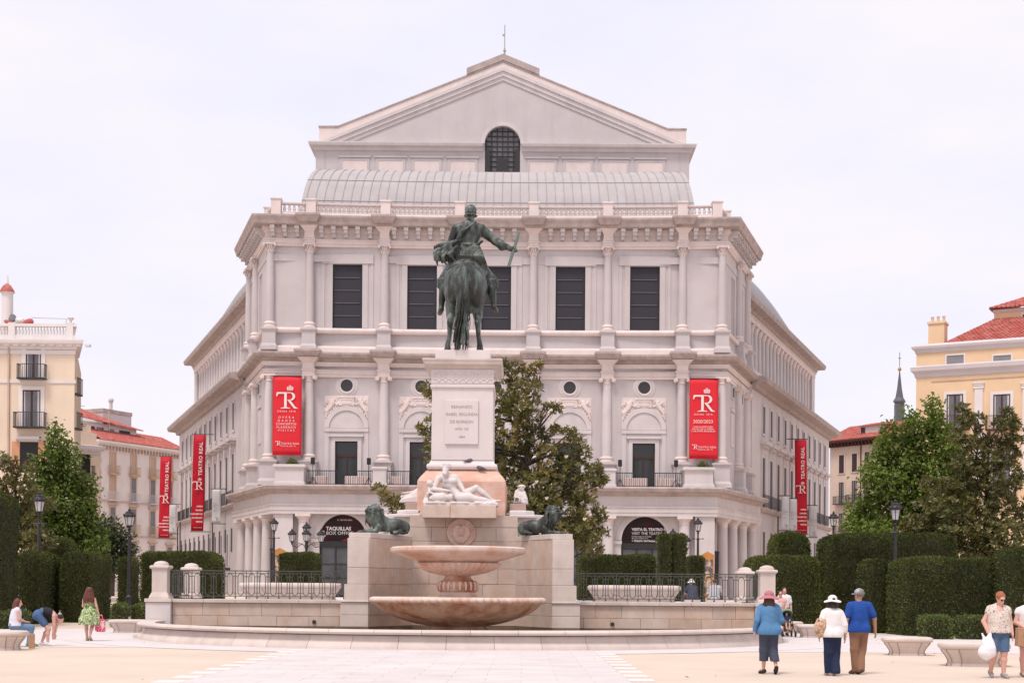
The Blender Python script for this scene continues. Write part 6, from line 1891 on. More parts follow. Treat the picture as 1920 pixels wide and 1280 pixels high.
MB(fr).box(U(1616)-0.06, U(1616)+0.06, 0.0, 0.12, 2, ze).build('drain_pipe', m_brown, HS)

# ---- far slate spire
SP = thing('church_spire', P(1686, 800, 235), 'slender grey slate spire with gilt ball far behind the trees', 'spire')
c = P(1686, 800, 235); Zs = lambda py: P(1686, py, 235).z
MB().sq_profile(c.x, 235, [(0.68,2),(0.68,Zs(757))]).build('drum', m_slate, SP)
MB().lathe([(0.75,Zs(757)),(1.05,Zs(753)),(1.0,Zs(751)),(0.66,Zs(745)),(0.40,Zs(728)),(0.07,Zs(695))], c.x, 235, seg=8).build('spire_roof', m_slate, SP)
MB().ball((c.x,235,Zs(692)),0.32,10,8).build('ball', M('dull_gilt',(0.42,0.26,0.09),0.4,0.1,2,0,metal=0.6), SP, smooth=True)
MB().tube([(c.x,235,Zs(692)),(c.x,235,Zs(660))],0.05,5).box(c.x-0.25,c.x+0.25,234.97,235.03,Zs(672),Zs(671)).build('cross', m_iron, SP)

# ================================================================== banners
def logo_TR(mb, ox, oz, h, y0, y1):
    """the joined T and R, h metres tall, lower left of the glyph at (ox, oz)"""
    k = h/218.0
    q = lambda pts: mb.xz_prism([(ox+(x-130)*k, oz+(543-y)*k) for x, y in pts], y0, y1)
    q([(130,382),(130,352),(138,325),(270,325),(270,346),(172,346),(150,352),(142,382)])
    q([(236,346),(270,346),(270,528),(236,528)]); q([(188,543),(190,536),(236,526),(270,526),(315,536),(316,543)])
    n = 14
    for i in range(n):
        a0, a1 = -math.pi/2+math.pi*i/n, -math.pi/2+math.pi*(i+1)/n
        o = lambda a: (318+64*math.cos(a), 381+56*math.sin(a)); r = lambda a: (312+36*math.cos(a), 381+44*math.sin(a))
        q([o(a0), o(a1), r(a1), r(a0)])
    q([(276,325),(320,325),(320,337),(276,337)]); q([(280,425),(318,425),(318,437),(280,437)])
    q([(284,437),(318,433),(388,524),(416,536),(416,543),(368,543)])
def crown(mb, cx, cz, w, y0, y1):
    k = w/90.0
    q = lambda pts: mb.xz_prism([(cx+x*k, cz+z*k) for x, z in pts], y0, y1)
    q([(-40,0),(40,0),(40,8),(-40,8)])
    for (x0, x1, xm) in ((-45,-28,-34),(-22,-10,-14),(-6,6,0),(10,22,14),(28,45,34)): q([(x0*0.85,12),(x1*0.85,12),(x1,36),(xm,48),(x0,36)])
    q([(-40,46),(40,46),(20,54),(-20,54)]); q([(-6,56),(6,56),(6,70),(-6,70)])

def wall_banner(px0, px1, py0, py1, label, lines, y):
    a, b = P(px0, py0, y), P(px1, py1, y)
    W, H = b.x-a.x, a.z-b.z
    t = thing('hanging_banner', ((a.x+b.x)/2, y, b.z), label, 'banner', 'red banners on the front of the opera house')
    vs, fs = [], []
    NXb, NZb = 8, 16
    for j in range(NZb+1):
        for i in range(NXb+1):
            u, v_ = i/NXb, j/NZb
            vs.append((a.x+W*u, y-0.03*math.sin(u*math.pi)*(0.3+v_)-0.012*math.sin(v_*9+u*4), a.z-H*v_))
    for j in range(NZb):
        for i in range(NXb):
            k = j*(NXb+1)+i; fs.append((k, k+NXb+1, k+NXb+2, k+1))
    mb = MB(); mb.add(vs, fs)
    cl = mb.build('cloth', m_red, t, smooth=True, angle=80)
    md = cl.modifiers.new('solid', 'SOLIDIFY'); md.thickness = 0.01; md.offset = 1
    yy = y-0.085
    k = W/397.0          # pixel of the close-up -> metres
    px = lambda x: a.x+(x-80)*k
    pz = lambda yq: a.z-(yq-110)/1050*H
    kk = H/1050
    g_ = MB(); logo_TR(g_, px(130), pz(543), 218*kk, yy-0.004, yy+0.004); tag(g_.build('printed_monogram', m_ink, t), kind='stuff')
    g_ = MB(); crown(g_, px(318), pz(300), 92*k, yy-0.004, yy+0.004); tag(g_.build('printed_crown', m_ink, t), kind='stuff')
    for s, yq, hh, x, al, sp in lines:
        text('printed_text', s, hh*kk*1.35, m_ink, t, face_matrix((px(x), yy, pz(yq)), (1,0,0), (0,0,1)), al, sp, 0.003)
    g_ = MB(); logo_TR(g_, px(118), pz(1038), 58*kk, yy-0.004, yy+0.004); tag(g_.build('printed_monogram', m_ink, t), kind='stuff')
    MB().tube([(a.x-0.03, y-0.02, a.z+0.03), (b.x+0.03, y-0.02, a.z+0.03)], 0.035, 6).build('top_rod', m_iron, t)
    MB().tube([(a.x-0.03, y-0.02, b.z-0.03), (b.x+0.03, y-0.02, b.z-0.03)], 0.03, 6).build('bottom_rod', m_redd, t)
L1 = [('DESDE 1818', 582, 24, 270, 'CENTER', 1.5), ('O P E R A', 664, 30, 268, 'CENTER', 1.25), ('D A N Z A', 708, 30, 268, 'CENTER', 1.25), ('CONCIERTOS', 752, 30, 268, 'CENTER', 1.12), ('FLAMENCO', 796, 30, 268, 'CENTER', 1.35), ('V I S I T A S', 838, 30, 268, 'CENTER', 1.1), ('TEATRO REAL', 1015, 26, 196, 'LEFT', 1.15), ('CERCA DE TI', 1048, 20, 196, 'LEFT', 1.3)]
L2 = [('DESDE 1818', 582, 24, 270, 'CENTER', 1.5), ('2020/2023', 678, 46, 268, 'CENTER', 1.0), ('CON LA EMOCIÓN', 748, 22, 268, 'CENTER', 1.0), ('SOCIAL DE LA OPERA', 776, 22, 268, 'CENTER', 1.0), ('Y LAS ARTES ESCENICAS', 804, 22, 268, 'CENTER', 1.0), ('TEATRO REAL', 1015, 26, 196, 'LEFT', 1.15), ('CERCA DE TI', 1048, 20, 196, 'LEFT', 1.3)]
wall_banner(512, 565, 705, 852, 'red banner with crowned monogram and list of words on the left front bay', L1, FY-0.75)
wall_banner(1293, 1346, 710, 859, 'red banner with crowned monogram and 2020/2023 on the right front bay', L2, FY-0.75)

def street_banner(px0, px1, py0, py1, d, lean, red, label, arm, flip=False):
    a, b = P(px0, py0, d), P(px1, py1, d)
    W, H = b.x-a.x, a.z-b.z
    t = thing('street_banner', ((a.x+b.x)/2, d, b.z), label, 'banner', 'banners on poles along the sides of the opera house')
    sh = lambda z: (z-a.z)*math.tan(lean)
    vs, fs = [], []
    for j in range(13):
        for i in range(5):
            u, v_ = i/4, j/12; z = a.z-H*v_
            vs.append((a.x+W*u+sh(z), d-0.05*math.sin(u*math.pi)*math.sin(v_*5+1)-0.03*math.sin(v_*7), z))
    for j in range(12):
        for i in range(4):
            k = j*5+i; fs.append((k, k+5, k+6, k+1))
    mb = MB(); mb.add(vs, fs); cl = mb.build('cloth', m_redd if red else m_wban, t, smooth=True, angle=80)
    md = cl.modifiers.new('solid', 'SOLIDIFY'); md.thickness = 0.012; md.offset = 1
    y = d-0.12; ink = m_ink if red else m_inkd
    pt = lambda u, v_: (a.x+W*u+sh(a.z-H*v_), y, a.z-H*v_)
    if red:
        p = pt(0.66, 0.25)
        text('printed_text', 'TEATRO REAL', W*0.40, ink, t, face_matrix(p, (math.tan(lean), 0, 1), (-1, 0, math.tan(lean))), 'CENTER', 1.08, 0.003, 0.01)
        q = pt(0.05, 0.57); g_ = MB(); logo_TR(g_, q[0], q[2], W*0.66, y-0.003, y+0.003); tag(g_.build('printed_monogram', ink, t), kind='stuff')
        q = pt(0.62, 0.475); g_ = MB(); crown(g_, q[0], q[2], W*0.3, y-0.003, y+0.003); tag(g_.build('printed_crown', ink, t), kind='stuff')
        for s, v_ in (('OPERA', 0.745), ('DANZA', 0.785), ('CONCIERTOS', 0.825), ('FLAMENCO', 0.865), ('VISITAS', 0.905)):
            text('printed_text', s, W*0.16, ink, t, face_matrix(pt(0.92, v_), (1,0,0), (0,0,1)), 'RIGHT', 1.0, 0.003, 0.008)
        text('printed_text', 'TEATRO REAL.ES', W*0.09, ink, t, face_matrix(pt(0.55, 0.965), (1,0,0), (0,0,1)), 'CENTER', 1.0, 0.003)
    else:
        q = pt(0.40, 0.92); g_ = MB(); logo_TR(g_, q[0], q[2], W*0.34, y-0.003, y+0.003); tag(g_.build('printed_monogram', ink, t), kind='stuff')
        for s, v_ in (('OPERA', 0.42), ('TEMPORADA', 0.47), ('REAL', 0.52), ('MADRID', 0.64)):
            text('printed_text', s, W*0.13, ink, t, face_matrix(pt(0.12, v_), (1,0,0), (0,0,1)), 'LEFT', 1.0, 0.003)
    r = MB()
    x0, x1 = (a.x-0.1, b.x+arm) if arm > 0 else (a.x+arm, b.x+0.1)
    r.tube([(x0, d, a.z+0.06), (x1, d, a.z+0.06)], 0.045, 6); r.build('top_arm', m_iron, t)
    r = MB(); s0 = sh(b.z); r.tube([(x0+s0, d, b.z-0.06), (x1+s0, d, b.z-0.06)], 0.045, 6); r.build('bottom_arm', m_iron, t)
    pole = MB().tube([(x1-0.05 if arm > 0 else x0+0.05, d+0.1, 1.2), (x1-0.05 if arm > 0 else x0+0.05, d+0.1, b.z+1.2)], 0.06, 8); pole.build('pole', m_iron, t)
street_banner(301, 321, 856, 1008, 152, rad(1.2), True, 'narrow red banner hanging in the side street, farther left of the two', 0.7)
street_banner(363, 385, 815, 995, 131, rad(1.2), True, 'tall red banner hanging beside the left wing, nearer of the two', 0.7)
street_banner(398, 414, 917, 980, 124, rad(0.6), False, 'pale grey banner beside the left wing, right of the red banner', 0.5)
street_banner(318, 331, 946, 999, 149, rad(0.6), False, 'pale grey banner far along the left wing, between the red banners', 0.4)
street_banner(1490, 1511, 824, 1000, 131, rad(-0.9), True, 'tall red banner hanging beside the right wing', -0.7)
street_banner(1465, 1479.5, 930, 993, 124, rad(-0.4), False, 'pale grey banner beside the right wing, leftmost of the three', -0.3)
street_banner(1480.5, 1494, 935, 994, 126, rad(-0.4), False, 'pale grey banner touching the red one on the right wing', -0.3)
street_banner(1517, 1531, 948, 1006, 138, rad(-0.4), False, 'pale grey banner right of the red banner on the right wing', -0.4)
# ================================================================== greenery
m_bark  = M('bark', (0.075,0.055,0.045), 0.95, 0.25, 6, 0.5, 30)
m_mag   = M_leaf('magnolia_leaf', (0.068,0.074,0.020), (0.195,0.172,0.047), (0.40,0.22,0.072), rough=0.45, trans=0.25, fine=5.0, spec=0.5)
m_grn   = M_leaf('bright_leaf', (0.095,0.135,0.026), (0.20,0.27,0.05), (0.33,0.39,0.09), rough=0.5, trans=0.36, fine=6.0)
m_drk   = M_leaf('dark_leaf', (0.035,0.055,0.02), (0.075,0.10,0.035), (0.10,0.13,0.04), rough=0.5, trans=0.15, fine=6.0)
m_hedge = M_leaf('clipped_cypress', (0.048,0.060,0.016), (0.108,0.126,0.030), (0.185,0.165,0.05), rough=0.65, trans=0.12, fine=7.0, scale=0.8, spec=0.2)
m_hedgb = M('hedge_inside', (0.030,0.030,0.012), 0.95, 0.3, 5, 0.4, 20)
m_box   = M_leaf('box_leaf', (0.085,0.11,0.03), (0.16,0.20,0.05), (0.24,0.23,0.08), rough=0.55, trans=0.2, fine=8.0)

def gz(y): return 1.2*smoothstep(60, 86, y)

def hedge(px0, px1, py, d, deep, label, name='clipped_hedge', rnd=0.35, taper=0.0, mat=None, dens=420, z0=None, leaf=0.085, seed=0, group='clipped hedges of the square'):
    a, b = P(px0, py, d), P(px1, py, d)
    zb = gz(d) if z0 is None else z0
    zt = (a.z+b.z)/2
    # the far end of the flank is what shows on the side towards the middle of the square
    if (px0+px1)/2 < VX: b = P(px1, py, d+deep*0.9)
    else: a = P(px0, py, d+deep*0.9)
    cx, hx, hy, hz = (a.x+b.x)/2, (b.x-a.x)/2, deep/2, (zt-zb)/2+0.15
    cy, cz = d+hy, zt-hz
    rg = np.random.default_rng(seed+int(px0)+5000)
    t = thing(name, (cx, cy, zb), label, 'hedge', group)
    H = np.array([hx, hy, hz])
    def rounded(p, r=rnd, shrink=0.0):
        h = H-shrink
        q = np.clip(p, -(h-r), h-r)
        dlt = p-q
        n = dlt/(np.linalg.norm(dlt, axis=1)[:,None]+1e-9)
        p2 = q+n*r
        wv = 0.05*np.sin(p2[:,0]*2.1+seed)*np.cos(p2[:,2]*1.7+seed*2)+0.03*np.sin(p2[:,1]*3+p2[:,0]*4.3)
        p2 = p2+n*wv[:,None]
        if taper: p2[:,0] *= 1-taper*(p2[:,2]/hz+1)/2; p2[:,1] *= 1-taper*(p2[:,2]/hz+1)/2
        return p2, n
    # closed inner body
    V, Q = [], []
    def face(u, v, w, sgn):
        k = sum(len(x) for x in V)
        nu, nv = 14, 14
        g_ = np.stack(np.meshgrid(np.linspace(-1,1,nu+1), np.linspace(-1,1,nv+1), indexing='ij'), -1).reshape(-1, 2)
        p = np.zeros((len(g_), 3)); p[:,u] = g_[:,0]*H[u]; p[:,v] = g_[:,1]*H[v]; p[:,w] = sgn*H[w]
        V.append(rounded(p, shrink=0.0)[0]*(1-0.05/H.max()) - 0)
        idx = np.arange((nu+1)*(nv+1)).reshape(nu+1, nv+1)+k
        q = np.stack([idx[:-1,:-1], idx[1:,:-1], idx[1:,1:], idx[:-1,1:]], -1).reshape(-1, 4)
        Q.append(q)
    for (u, v, w) in ((0,2,1),(0,1,2),(1,2,0)):
        for s_ in (-1, 1): face(u, v, w, s_)
    V = np.concatenate(V)*0.985+np.array([cx, cy, cz]); Q = np.concatenate(Q)
    link('branch_mass', quads_mesh(V, Q, 'hedge_body', True), m_hedgb, t)
    # leaf sprays over the visible faces
    areas = [(0,2,1,-1, 4*hx*hz), (0,1,2,1, 4*hx*hy), (1,2,0,-1, 4*hy*hz), (1,2,0,1, 4*hy*hz)]
    Cs, Ns = [], []
    for (u, v, w, s_, A) in areas:
        n = int(A*dens*(1.0 if w != 0 else 0.6))
        p = np.zeros((n, 3)); p[:,u] = rg.uniform(-1,1,n)*H[u]; p[:,v] = rg.uniform(-1,1,n)*H[v]; p[:,w] = s_*H[w]
        q, nn = rounded(p)
        Cs.append(q); Ns.append(nn)
    C = np.concatenate(Cs); N = np.concatenate(Ns)
    n = len(C)
    C = C-N*rg.uniform(0.0, 0.10, n)[:,None]
    D = N*rg.uniform(0.35, 1.0, n)[:,None]+rg.normal(size=(n,3))*0.45; D[:,2] += 0.45
    NN = rg.normal(size=(n,3))+N*0.6
    L = rg.uniform(0.6, 1.5, n)*leaf
    C = C+np.array([cx, cy, cz])
    ok = C[:,2] > zb-0.02
    fo = link('foliage', leaf_mesh(C[ok], D[ok], NN[ok], L[ok], L[ok]*0.5), mat or m_hedge, t)
    tag(fo, kind='stuff')
    return t

hedge(-70, 37, 921, 58, 3.2, 'very tall clipped hedge column at the left edge', rnd=0.5, seed=1)
hedge(30, 112, 1035, 63, 3.0, 'clipped hedge block right of the tall column, lit left flank', rnd=0.35, seed=2)
hedge(109, 208, 1035, 64.5, 3.5, 'broad dark clipped hedge behind the woman in green', rnd=0.4, seed=3)
hedge(-20, 60, 1146, 57, 1.2, 'low clipped hedge behind the seated woman', 'low_hedge', rnd=0.2, mat=m_box, seed=4)
hedge(206, 240, 1131, 60.5, 1.2, 'low hedge clump left of the lamp post', 'low_hedge', rnd=0.2, mat=m_box, seed=5, leaf=0.09)
hedge(241, 275, 1132, 62, 1.2, 'low hedge clump right of the lamp post', 'low_hedge', rnd=0.2, mat=m_box, seed=6, leaf=0.09)
hedge(82, 158, 1006, 72, 3.0, 'rounded clipped hedge peeking above the dark hedges on the left', rnd=0.9, seed=7)
hedge(218, 263, 1046, 75, 2.5, 'narrow dark hedge behind the lamp post', rnd=0.3, seed=8)
hedge(258, 422, 1034, 70, 4.0, 'long clipped hedge behind the left end of the railing', rnd=0.5, seed=9)
hedge(519, 601, 1036, 86, 3.0, 'clipped hedge box in front of the box office arch', rnd=0.25, seed=10)
hedge(1084, 1231, 1040, 75, 3.0, 'long clipped hedge behind the right railing', rnd=0.3, seed=11)
hedge(1231, 1259, 1001, 72, 1.1, 'tall narrow cypress column, left of the joined pair', rnd=0.25, seed=12)
hedge(1256, 1289, 1000, 72.3, 1.1, 'tall narrow cypress column, right of the joined pair', rnd=0.25, seed=13)
hedge(1286, 1323, 1043, 79, 2.0, 'small clipped hedge right of the cypress pair', rnd=0.25, seed=14)
hedge(1391, 1542, 1042, 61, 4.0, 'wide dark clipped hedge behind the right end post', rnd=0.5, seed=15)
hedge(1428, 1532, 997, 68, 4.0, 'hedge clipped to a tapering dome, below the red banner', rnd=0.7, taper=0.20, seed=16)
hedge(1528, 1800, 1001, 66, 4.0, 'very long high hedge under the green tree', rnd=0.5, seed=17)
hedge(1606, 1674, 1047, 60, 3.0, 'clipped hedge block behind the man in the cap', rnd=0.45, seed=18)
hedge(1664, 1876, 1046, 56.5, 3.5, 'broad brownish clipped hedge behind the low hedges', rnd=0.45, seed=19)
hedge(1862, 1960, 1028, 54, 3.0, 'tall clipped hedge at the right edge', rnd=0.4, seed=20)
hedge(1719, 1788, 1156, 52.5, 1.4, 'low light green hedge, left half behind the benches', 'low_hedge', rnd=0.2, mat=m_box, seed=21, leaf=0.09, dens=420)
hedge(1789, 1862, 1156, 52.6, 1.4, 'low light green hedge, right half behind the benches', 'low_hedge', rnd=0.2, mat=m_box, seed=22, leaf=0.09, dens=420)

def tree(name, label, d, blobs, base_px, style, leafmat, n_per, lsize, seed, depth=1.0, cat='tree', trunk_r=0.22):
    rg = np.random.default_rng(seed)
    bx = P(base_px, 1100, d); zb = gz(d)
    t = thing(name, (bx.x, d, zb), label, cat)
    s = F/d
    Cs, Ds, Ns, Ls = [], [], [], []
    mb = MB()
    crown_z = min(P(0, b[1], d).z for b in blobs)
    top = P(base_px, min(b[1] for b in blobs), d).z
    tp = [(bx.x, d, zb-0.1), (bx.x+0.1, d, zb+(crown_z-zb)*0.6+0.5), (bx.x-0.05, d+0.1, (zb+top)/2), (bx.x+0.1, d, top-1.0)]
    mb.tube(tp, trunk_r, 9, 0.04)
    for (px, py, rx, ry) in blobs:
        c = P(px, py, d); c = np.array([c.x, d+rg.uniform(-0.8,0.8)*depth, c.z])
        r = np.array([rx/s, max(rx, ry)/s*depth, ry/s])
        # limb to this part of the crown
        h = min(max(c[2]-1.2-r[2]*0.5, zb+1.0), top-1.2); f_ = (h-zb)/(top-zb)
        st = np.array([bx.x+0.05, d+0.05, h])
        mid = st*0.5+c*0.5+np.array([0,0,-0.15])
        if not (style == 'magnolia' and np.linalg.norm(c[[0,2]]-st[[0,2]]) > 6):
            mb.tube([tuple(st), tuple(mid), tuple(c)], max(0.03, trunk_r*0.45*(1-f_*0.6)), 6, 0.02)
        vol = r[0]*r[1]*r[2]
        n = int(n_per*(r[0]*r[1]+r[0]*r[2]+r[1]*r[2])/3*1.0)+6
        u = rg.normal(size=(n,3)); u /= np.linalg.norm(u, axis=1)[:,None]
        rr = rg.uniform(0.35, 1.0, n)**0.5
        # lumpy outline
        lump = 1+0.22*np.sin(u[:,0]*5+seed+px)+0.18*np.sin(u[:,2]*6+py)
        pc = c+u*(rr*lump)[:,None]*r
        if style == 'magnolia':
            k = 8
            base = np.repeat(pc, k, axis=0)
            ax = u*0.7+rg.normal(size=u.shape)*0.35; ax[:,2] += 0.55; ax /= np.linalg.norm(ax, axis=1)[:,None]
            A = np.repeat(ax, k, axis=0)
            ph = np.tile(np.arange(k)*2*math.pi/k, n)+np.repeat(rg.uniform(0,6.28,n), k)
            e1 = np.cross(A, np.array([0.3,0.2,0.9])); e1 /= np.linalg.norm(e1, axis=1)[:,None]; e2 = np.cross(A, e1)
            rad_ = e1*np.cos(ph)[:,None]+e2*np.sin(ph)[:,None]
            op = rg.uniform(0.25, 1.0, n*k)[:,None]
            D = A*op+rad_*(1.1-op*0.4)
            Cs.append(base+D*0.03+A*rg.uniform(-0.12,0.08,n*k)[:,None]); Ds.append(D); Ns.append(A-rad_*0.3+rg.normal(size=A.shape)*0.15); Ls.append(rg.uniform(0.7,1.25,n*k)*lsize)
        else:
            k = 5
            base = np.repeat(pc, k, axis=0)+rg.normal(size=(n*k,3))*lsize*0.9
            D = np.repeat(u, k, axis=0)*0.6+rg.normal(size=(n*k,3))*0.7; D[:,2] -= 0.25
            Nn = rg.normal(size=(n*k,3))*0.5; Nn[:,2] += 0.9; Nn += np.repeat(u, k, axis=0)*0.4
            Cs.append(base); Ds.append(D); Ns.append(Nn); Ls.append(rg.uniform(0.6,1.3,n*k)*lsize)
    mb.build('trunk', m_bark, t, smooth=True, angle=70)
    C, D, N, L = (np.concatenate(x) for x in (Cs, Ds, Ns, Ls))
    o = link('crown', leaf_mesh(C, D, N, L, L*(0.42 if style == 'magnolia' else 0.75)), leafmat, t)
    tag(o, kind='stuff')
    return t

tree('magnolia_tree', 'large olive-green magnolia right behind the monument', 66,
     [(935,680,14,14),(962,690,18,12),(990,698,16,14),(1006,688,9,8),(955,722,26,20),(985,735,26,24),(1006,722,12,10),(940,760,25,30),(975,775,30,26),(1000,790,22,20),(1028,770,14,8),(1042,766,7,6),(950,815,30,32),(990,825,30,26),(1022,812,12,14),
      (940,870,35,36),(985,870,36,34),(1040,806,10,8),(1065,815,14,10),(1078,818,12,10),(1025,850,18,16),(1062,850,26,22),(1095,848,16,18),(1050,880,34,30),(1105,885,30,22),(1128,895,14,12),(1085,915,34,28),(1020,905,40,34),(960,930,34,36),
      (1005,955,44,40),(1055,950,42,38),(1100,960,26,26),(1125,975,14,14),(1128,1000,13,10),(1095,1000,32,28),(1045,1005,44,32),(1000,1005,40,34),(1110,1025,22,16),(1130,905,8,8),
      (870,760,50,60),(868,850,60,60),(865,930,60,50),(800,728,11,8),(806,742,8,10),(786,800,9,5),(797,806,9,8),(806,822,9,12),(808,792,6,5),
      (712,918,9,6),(720,930,12,9),(735,942,13,10),(750,938,10,8),(744,955,16,9),(790,950,26,20)],
     985, 'magnolia', m_mag, 125, 0.22, 31, trunk_r=0.3)
tree('green_tree', 'bright green tree with a pointed top on the left', 78,
     [(112,812,11,14),(104,838,18,16),(122,845,16,16),(95,868,24,20),(130,872,24,22),(80,895,22,18),(110,905,36,26),(148,905,20,22),(70,930,24,22),(110,945,46,30),(155,940,20,24),(85,975,36,28),(135,985,42,32),(165,975,14,22),(165,1010,28,26),(105,1015,46,30),(190,1025,18,14)],
     115, 'leaf', m_grn, 230, 0.22, 32)
tree('magnolia_tree', 'olive-brown magnolia at the left edge, beside the lamp', 70,
     [(5,862,16,14),(28,872,14,12),(48,876,10,8),(15,895,26,20),(45,905,22,18),(0,930,28,24),(35,935,28,22),(66,925,18,18),(20,970,38,24),(60,965,22,22),(85,945,14,16),(45,1000,36,22),(75,1010,22,18),(95,1020,16,14),(15,1015,36,20)],
     25, 'magnolia', m_mag, 105, 0.23, 33)
tree('small_dark_tree', 'small dark green tree in front of the pinkish house', 88,
     [(208,985,20,16),(195,1000,22,18),(225,1005,18,18),(185,1025,18,16),(210,1030,30,22),(235,1035,14,18),(205,1055,34,20)], 208, 'leaf', m_drk, 230, 0.19, 34)
tree('green_tree', 'big bright green tree in front of the yellow house', 80,
     [(1748,762,12,14),(1742,790,20,18),(1765,800,18,16),(1700,785,14,12),(1712,805,20,16),(1735,830,32,26),(1668,805,12,12),(1672,835,26,22),(1775,840,28,26),(1700,865,40,30),(1650,870,24,20),(1745,885,44,34),(1630,895,22,14),(1660,910,36,26),(1795,880,22,26),(1700,930,48,34),(1760,935,40,34),(1640,950,28,22),(1608,960,16,20),(1595,985,16,14),(1630,988,36,16),(1690,980,44,24),(1750,985,40,24),(1800,930,20,26)],
     1720, 'leaf', m_grn, 215, 0.23, 35, trunk_r=0.28)
tree('magnolia_tree', 'olive-brown magnolia at the right edge in front of the yellow house', 69,
     [(1798,768,10,10),(1806,790,16,14),(1832,785,14,8),(1840,800,8,8),(1790,820,16,14),(1815,832,18,16),(1880,775,9,7),(1900,790,14,10),(1870,800,16,12),(1905,815,20,16),(1862,830,24,18),(1895,850,28,24),(1850,865,28,22),(1800,870,24,24),(1825,895,30,24),(1880,900,38,30),(1780,915,24,20),(1740,905,12,10),(1830,940,40,32),(1890,955,40,36),(1785,955,32,26),(1735,950,20,18),(1730,985,30,22),(1770,1000,40,26),(1830,1000,46,32),(1890,1010,40,34),(1700,990,22,14),(1815,1035,40,20),(1860,1035,40,20)],
     1850, 'magnolia', m_mag, 160, 0.23, 36)

# a few white magnolia flowers
for i, (px, py) in enumerate(((1006,905),(1062,858),(1025,936),(1096,975))):
    c = P(px, py, 63.6)
    q = MB()
    for k in range(7):
        a = k*0.9; q.tube([(c.x,c.y,c.z),(c.x+0.06*math.cos(a),c.y+0.06*math.sin(a),c.z+0.05),(c.x+0.07*math.cos(a),c.y+0.07*math.sin(a),c.z+0.12)],0.03,5,0.01)
    o = q.build('magnolia_flower', M('ivory_petal',(0.75,0.70,0.55),0.6,0.05,3,0), bpy.data.objects['magnolia_tree'], smooth=True)

# ================================================================== lamps
m_lglass = M('opal_lantern_glass', (0.62,0.59,0.60), 0.25, 0.05, 2, 0, spec=0.5)
def lantern(mb_dark, x, y, z, k=1.0):
    """iron of one lantern, glass returned separately; z = bottom of the glass"""
    d = mb_dark
    d.lathe([(0.05*k,z-0.22*k),(0.09*k,z-0.18*k),(0.05*k,z-0.12*k),(0.15*k,z-0.02*k),(0.16*k,z+0.01*k)], x, y, seg=8)
    for j in range(6):
        a = math.pi/3*j+0.3
        d.tube([(x+0.155*k*math.cos(a),y+0.155*k*math.sin(a),z),(x+0.245*k*math.cos(a),y+0.245*k*math.sin(a),z+0.45*k)],0.014*k,4)
    d.lathe([(0.255*k,z+0.44*k),(0.30*k,z+0.47*k),(0.31*k,z+0.53*k),(0.25*k,z+0.60*k),(0.20*k,z+0.66*k),(0.22*k,z+0.69*k),(0.12*k,z+0.75*k),(0.06*k,z+0.78*k),(0.09*k,z+0.83*k),(0.03*k,z+0.88*k),(0.02*k,z+0.95*k)], x, y, seg=12)
    for j in range(8):
        a = math.pi/4*j; d.ball((x+0.29*k*math.cos(a),y+0.29*k*math.sin(a),z+0.575*k),0.035*k,5,4)
    g_ = MB().lathe([(0.145*k,z+0.01*k),(0.235*k,z+0.44*k)], x, y, seg=6)
    return g_
def lamp_post(H):
    t = thing('street_lamp', (0,0,0), '', 'street lamp', 'cast iron street lamps of the square')
    b = MB().lathe([(0.30,0),(0.30,0.12),(0.24,0.16),(0.22,0.45),(0.25,0.5),(0.17,0.58),(0.15,0.95),(0.19,1.0),(0.13,1.06),(0.10,1.15)], seg=12); b.build('base', m_iron, t, smooth=True, angle=35, local=True)
    s = MB().lathe([(0.10,1.15),(0.075,H-1.6),(0.10,H-1.58),(0.10,H-1.5),(0.06,H-1.45),(0.055,H-1.2),(0.08,H-1.16)], seg=12)
    for sx in (-1, 1): s.tube([(0,0,H-1.52),(sx*0.32,0,H-1.50)],0.025,6).ball((sx*0.34,0,H-1.5),0.05,8,6)
    s.build('pole', m_iron, t, smooth=True, angle=35, local=True)
    d = MB(); g_ = lantern(d, 0, 0, H-0.95, 1.0)
    l_ = d.build('lantern', m_iron, t, smooth=True, angle=30, local=True); g_.build('glass', m_lglass, l_, local=True)
    return t
lp = lamp_post(5.75)
lamps = [(74, 919, 67.5, 'cast iron street lamp in front of the green tree on the left'), (243, 951, 69, 'cast iron street lamp beside the pinkish house, its foot in the low hedge'),
         (514, 969, 97, 'slim street lamp left of the branched lamp before the opera house'), (1309, 969, 97, 'slim street lamp right of the cypress pair'),
         (1679, 934, 64.5, 'street lamp rising from the long hedge on the right'), (1563, 957, 86, 'street lamp beside the right wing of the opera house')]
for i, (px, py, d, lab) in enumerate(lamps):
    o = lp if i == 0 else copy_tree(lp)
    c = P(px, py, d); zb = max(gz(d), 0) if d < 90 else 1.2
    o.location = (c.x, d, zb); o.scale = (1, 1, (c.z-zb)/5.75) if 0.75 < (c.z-zb)/5.75 < 1.25 else ((c.z-zb)/5.75,)*3
    o['label'] = lab
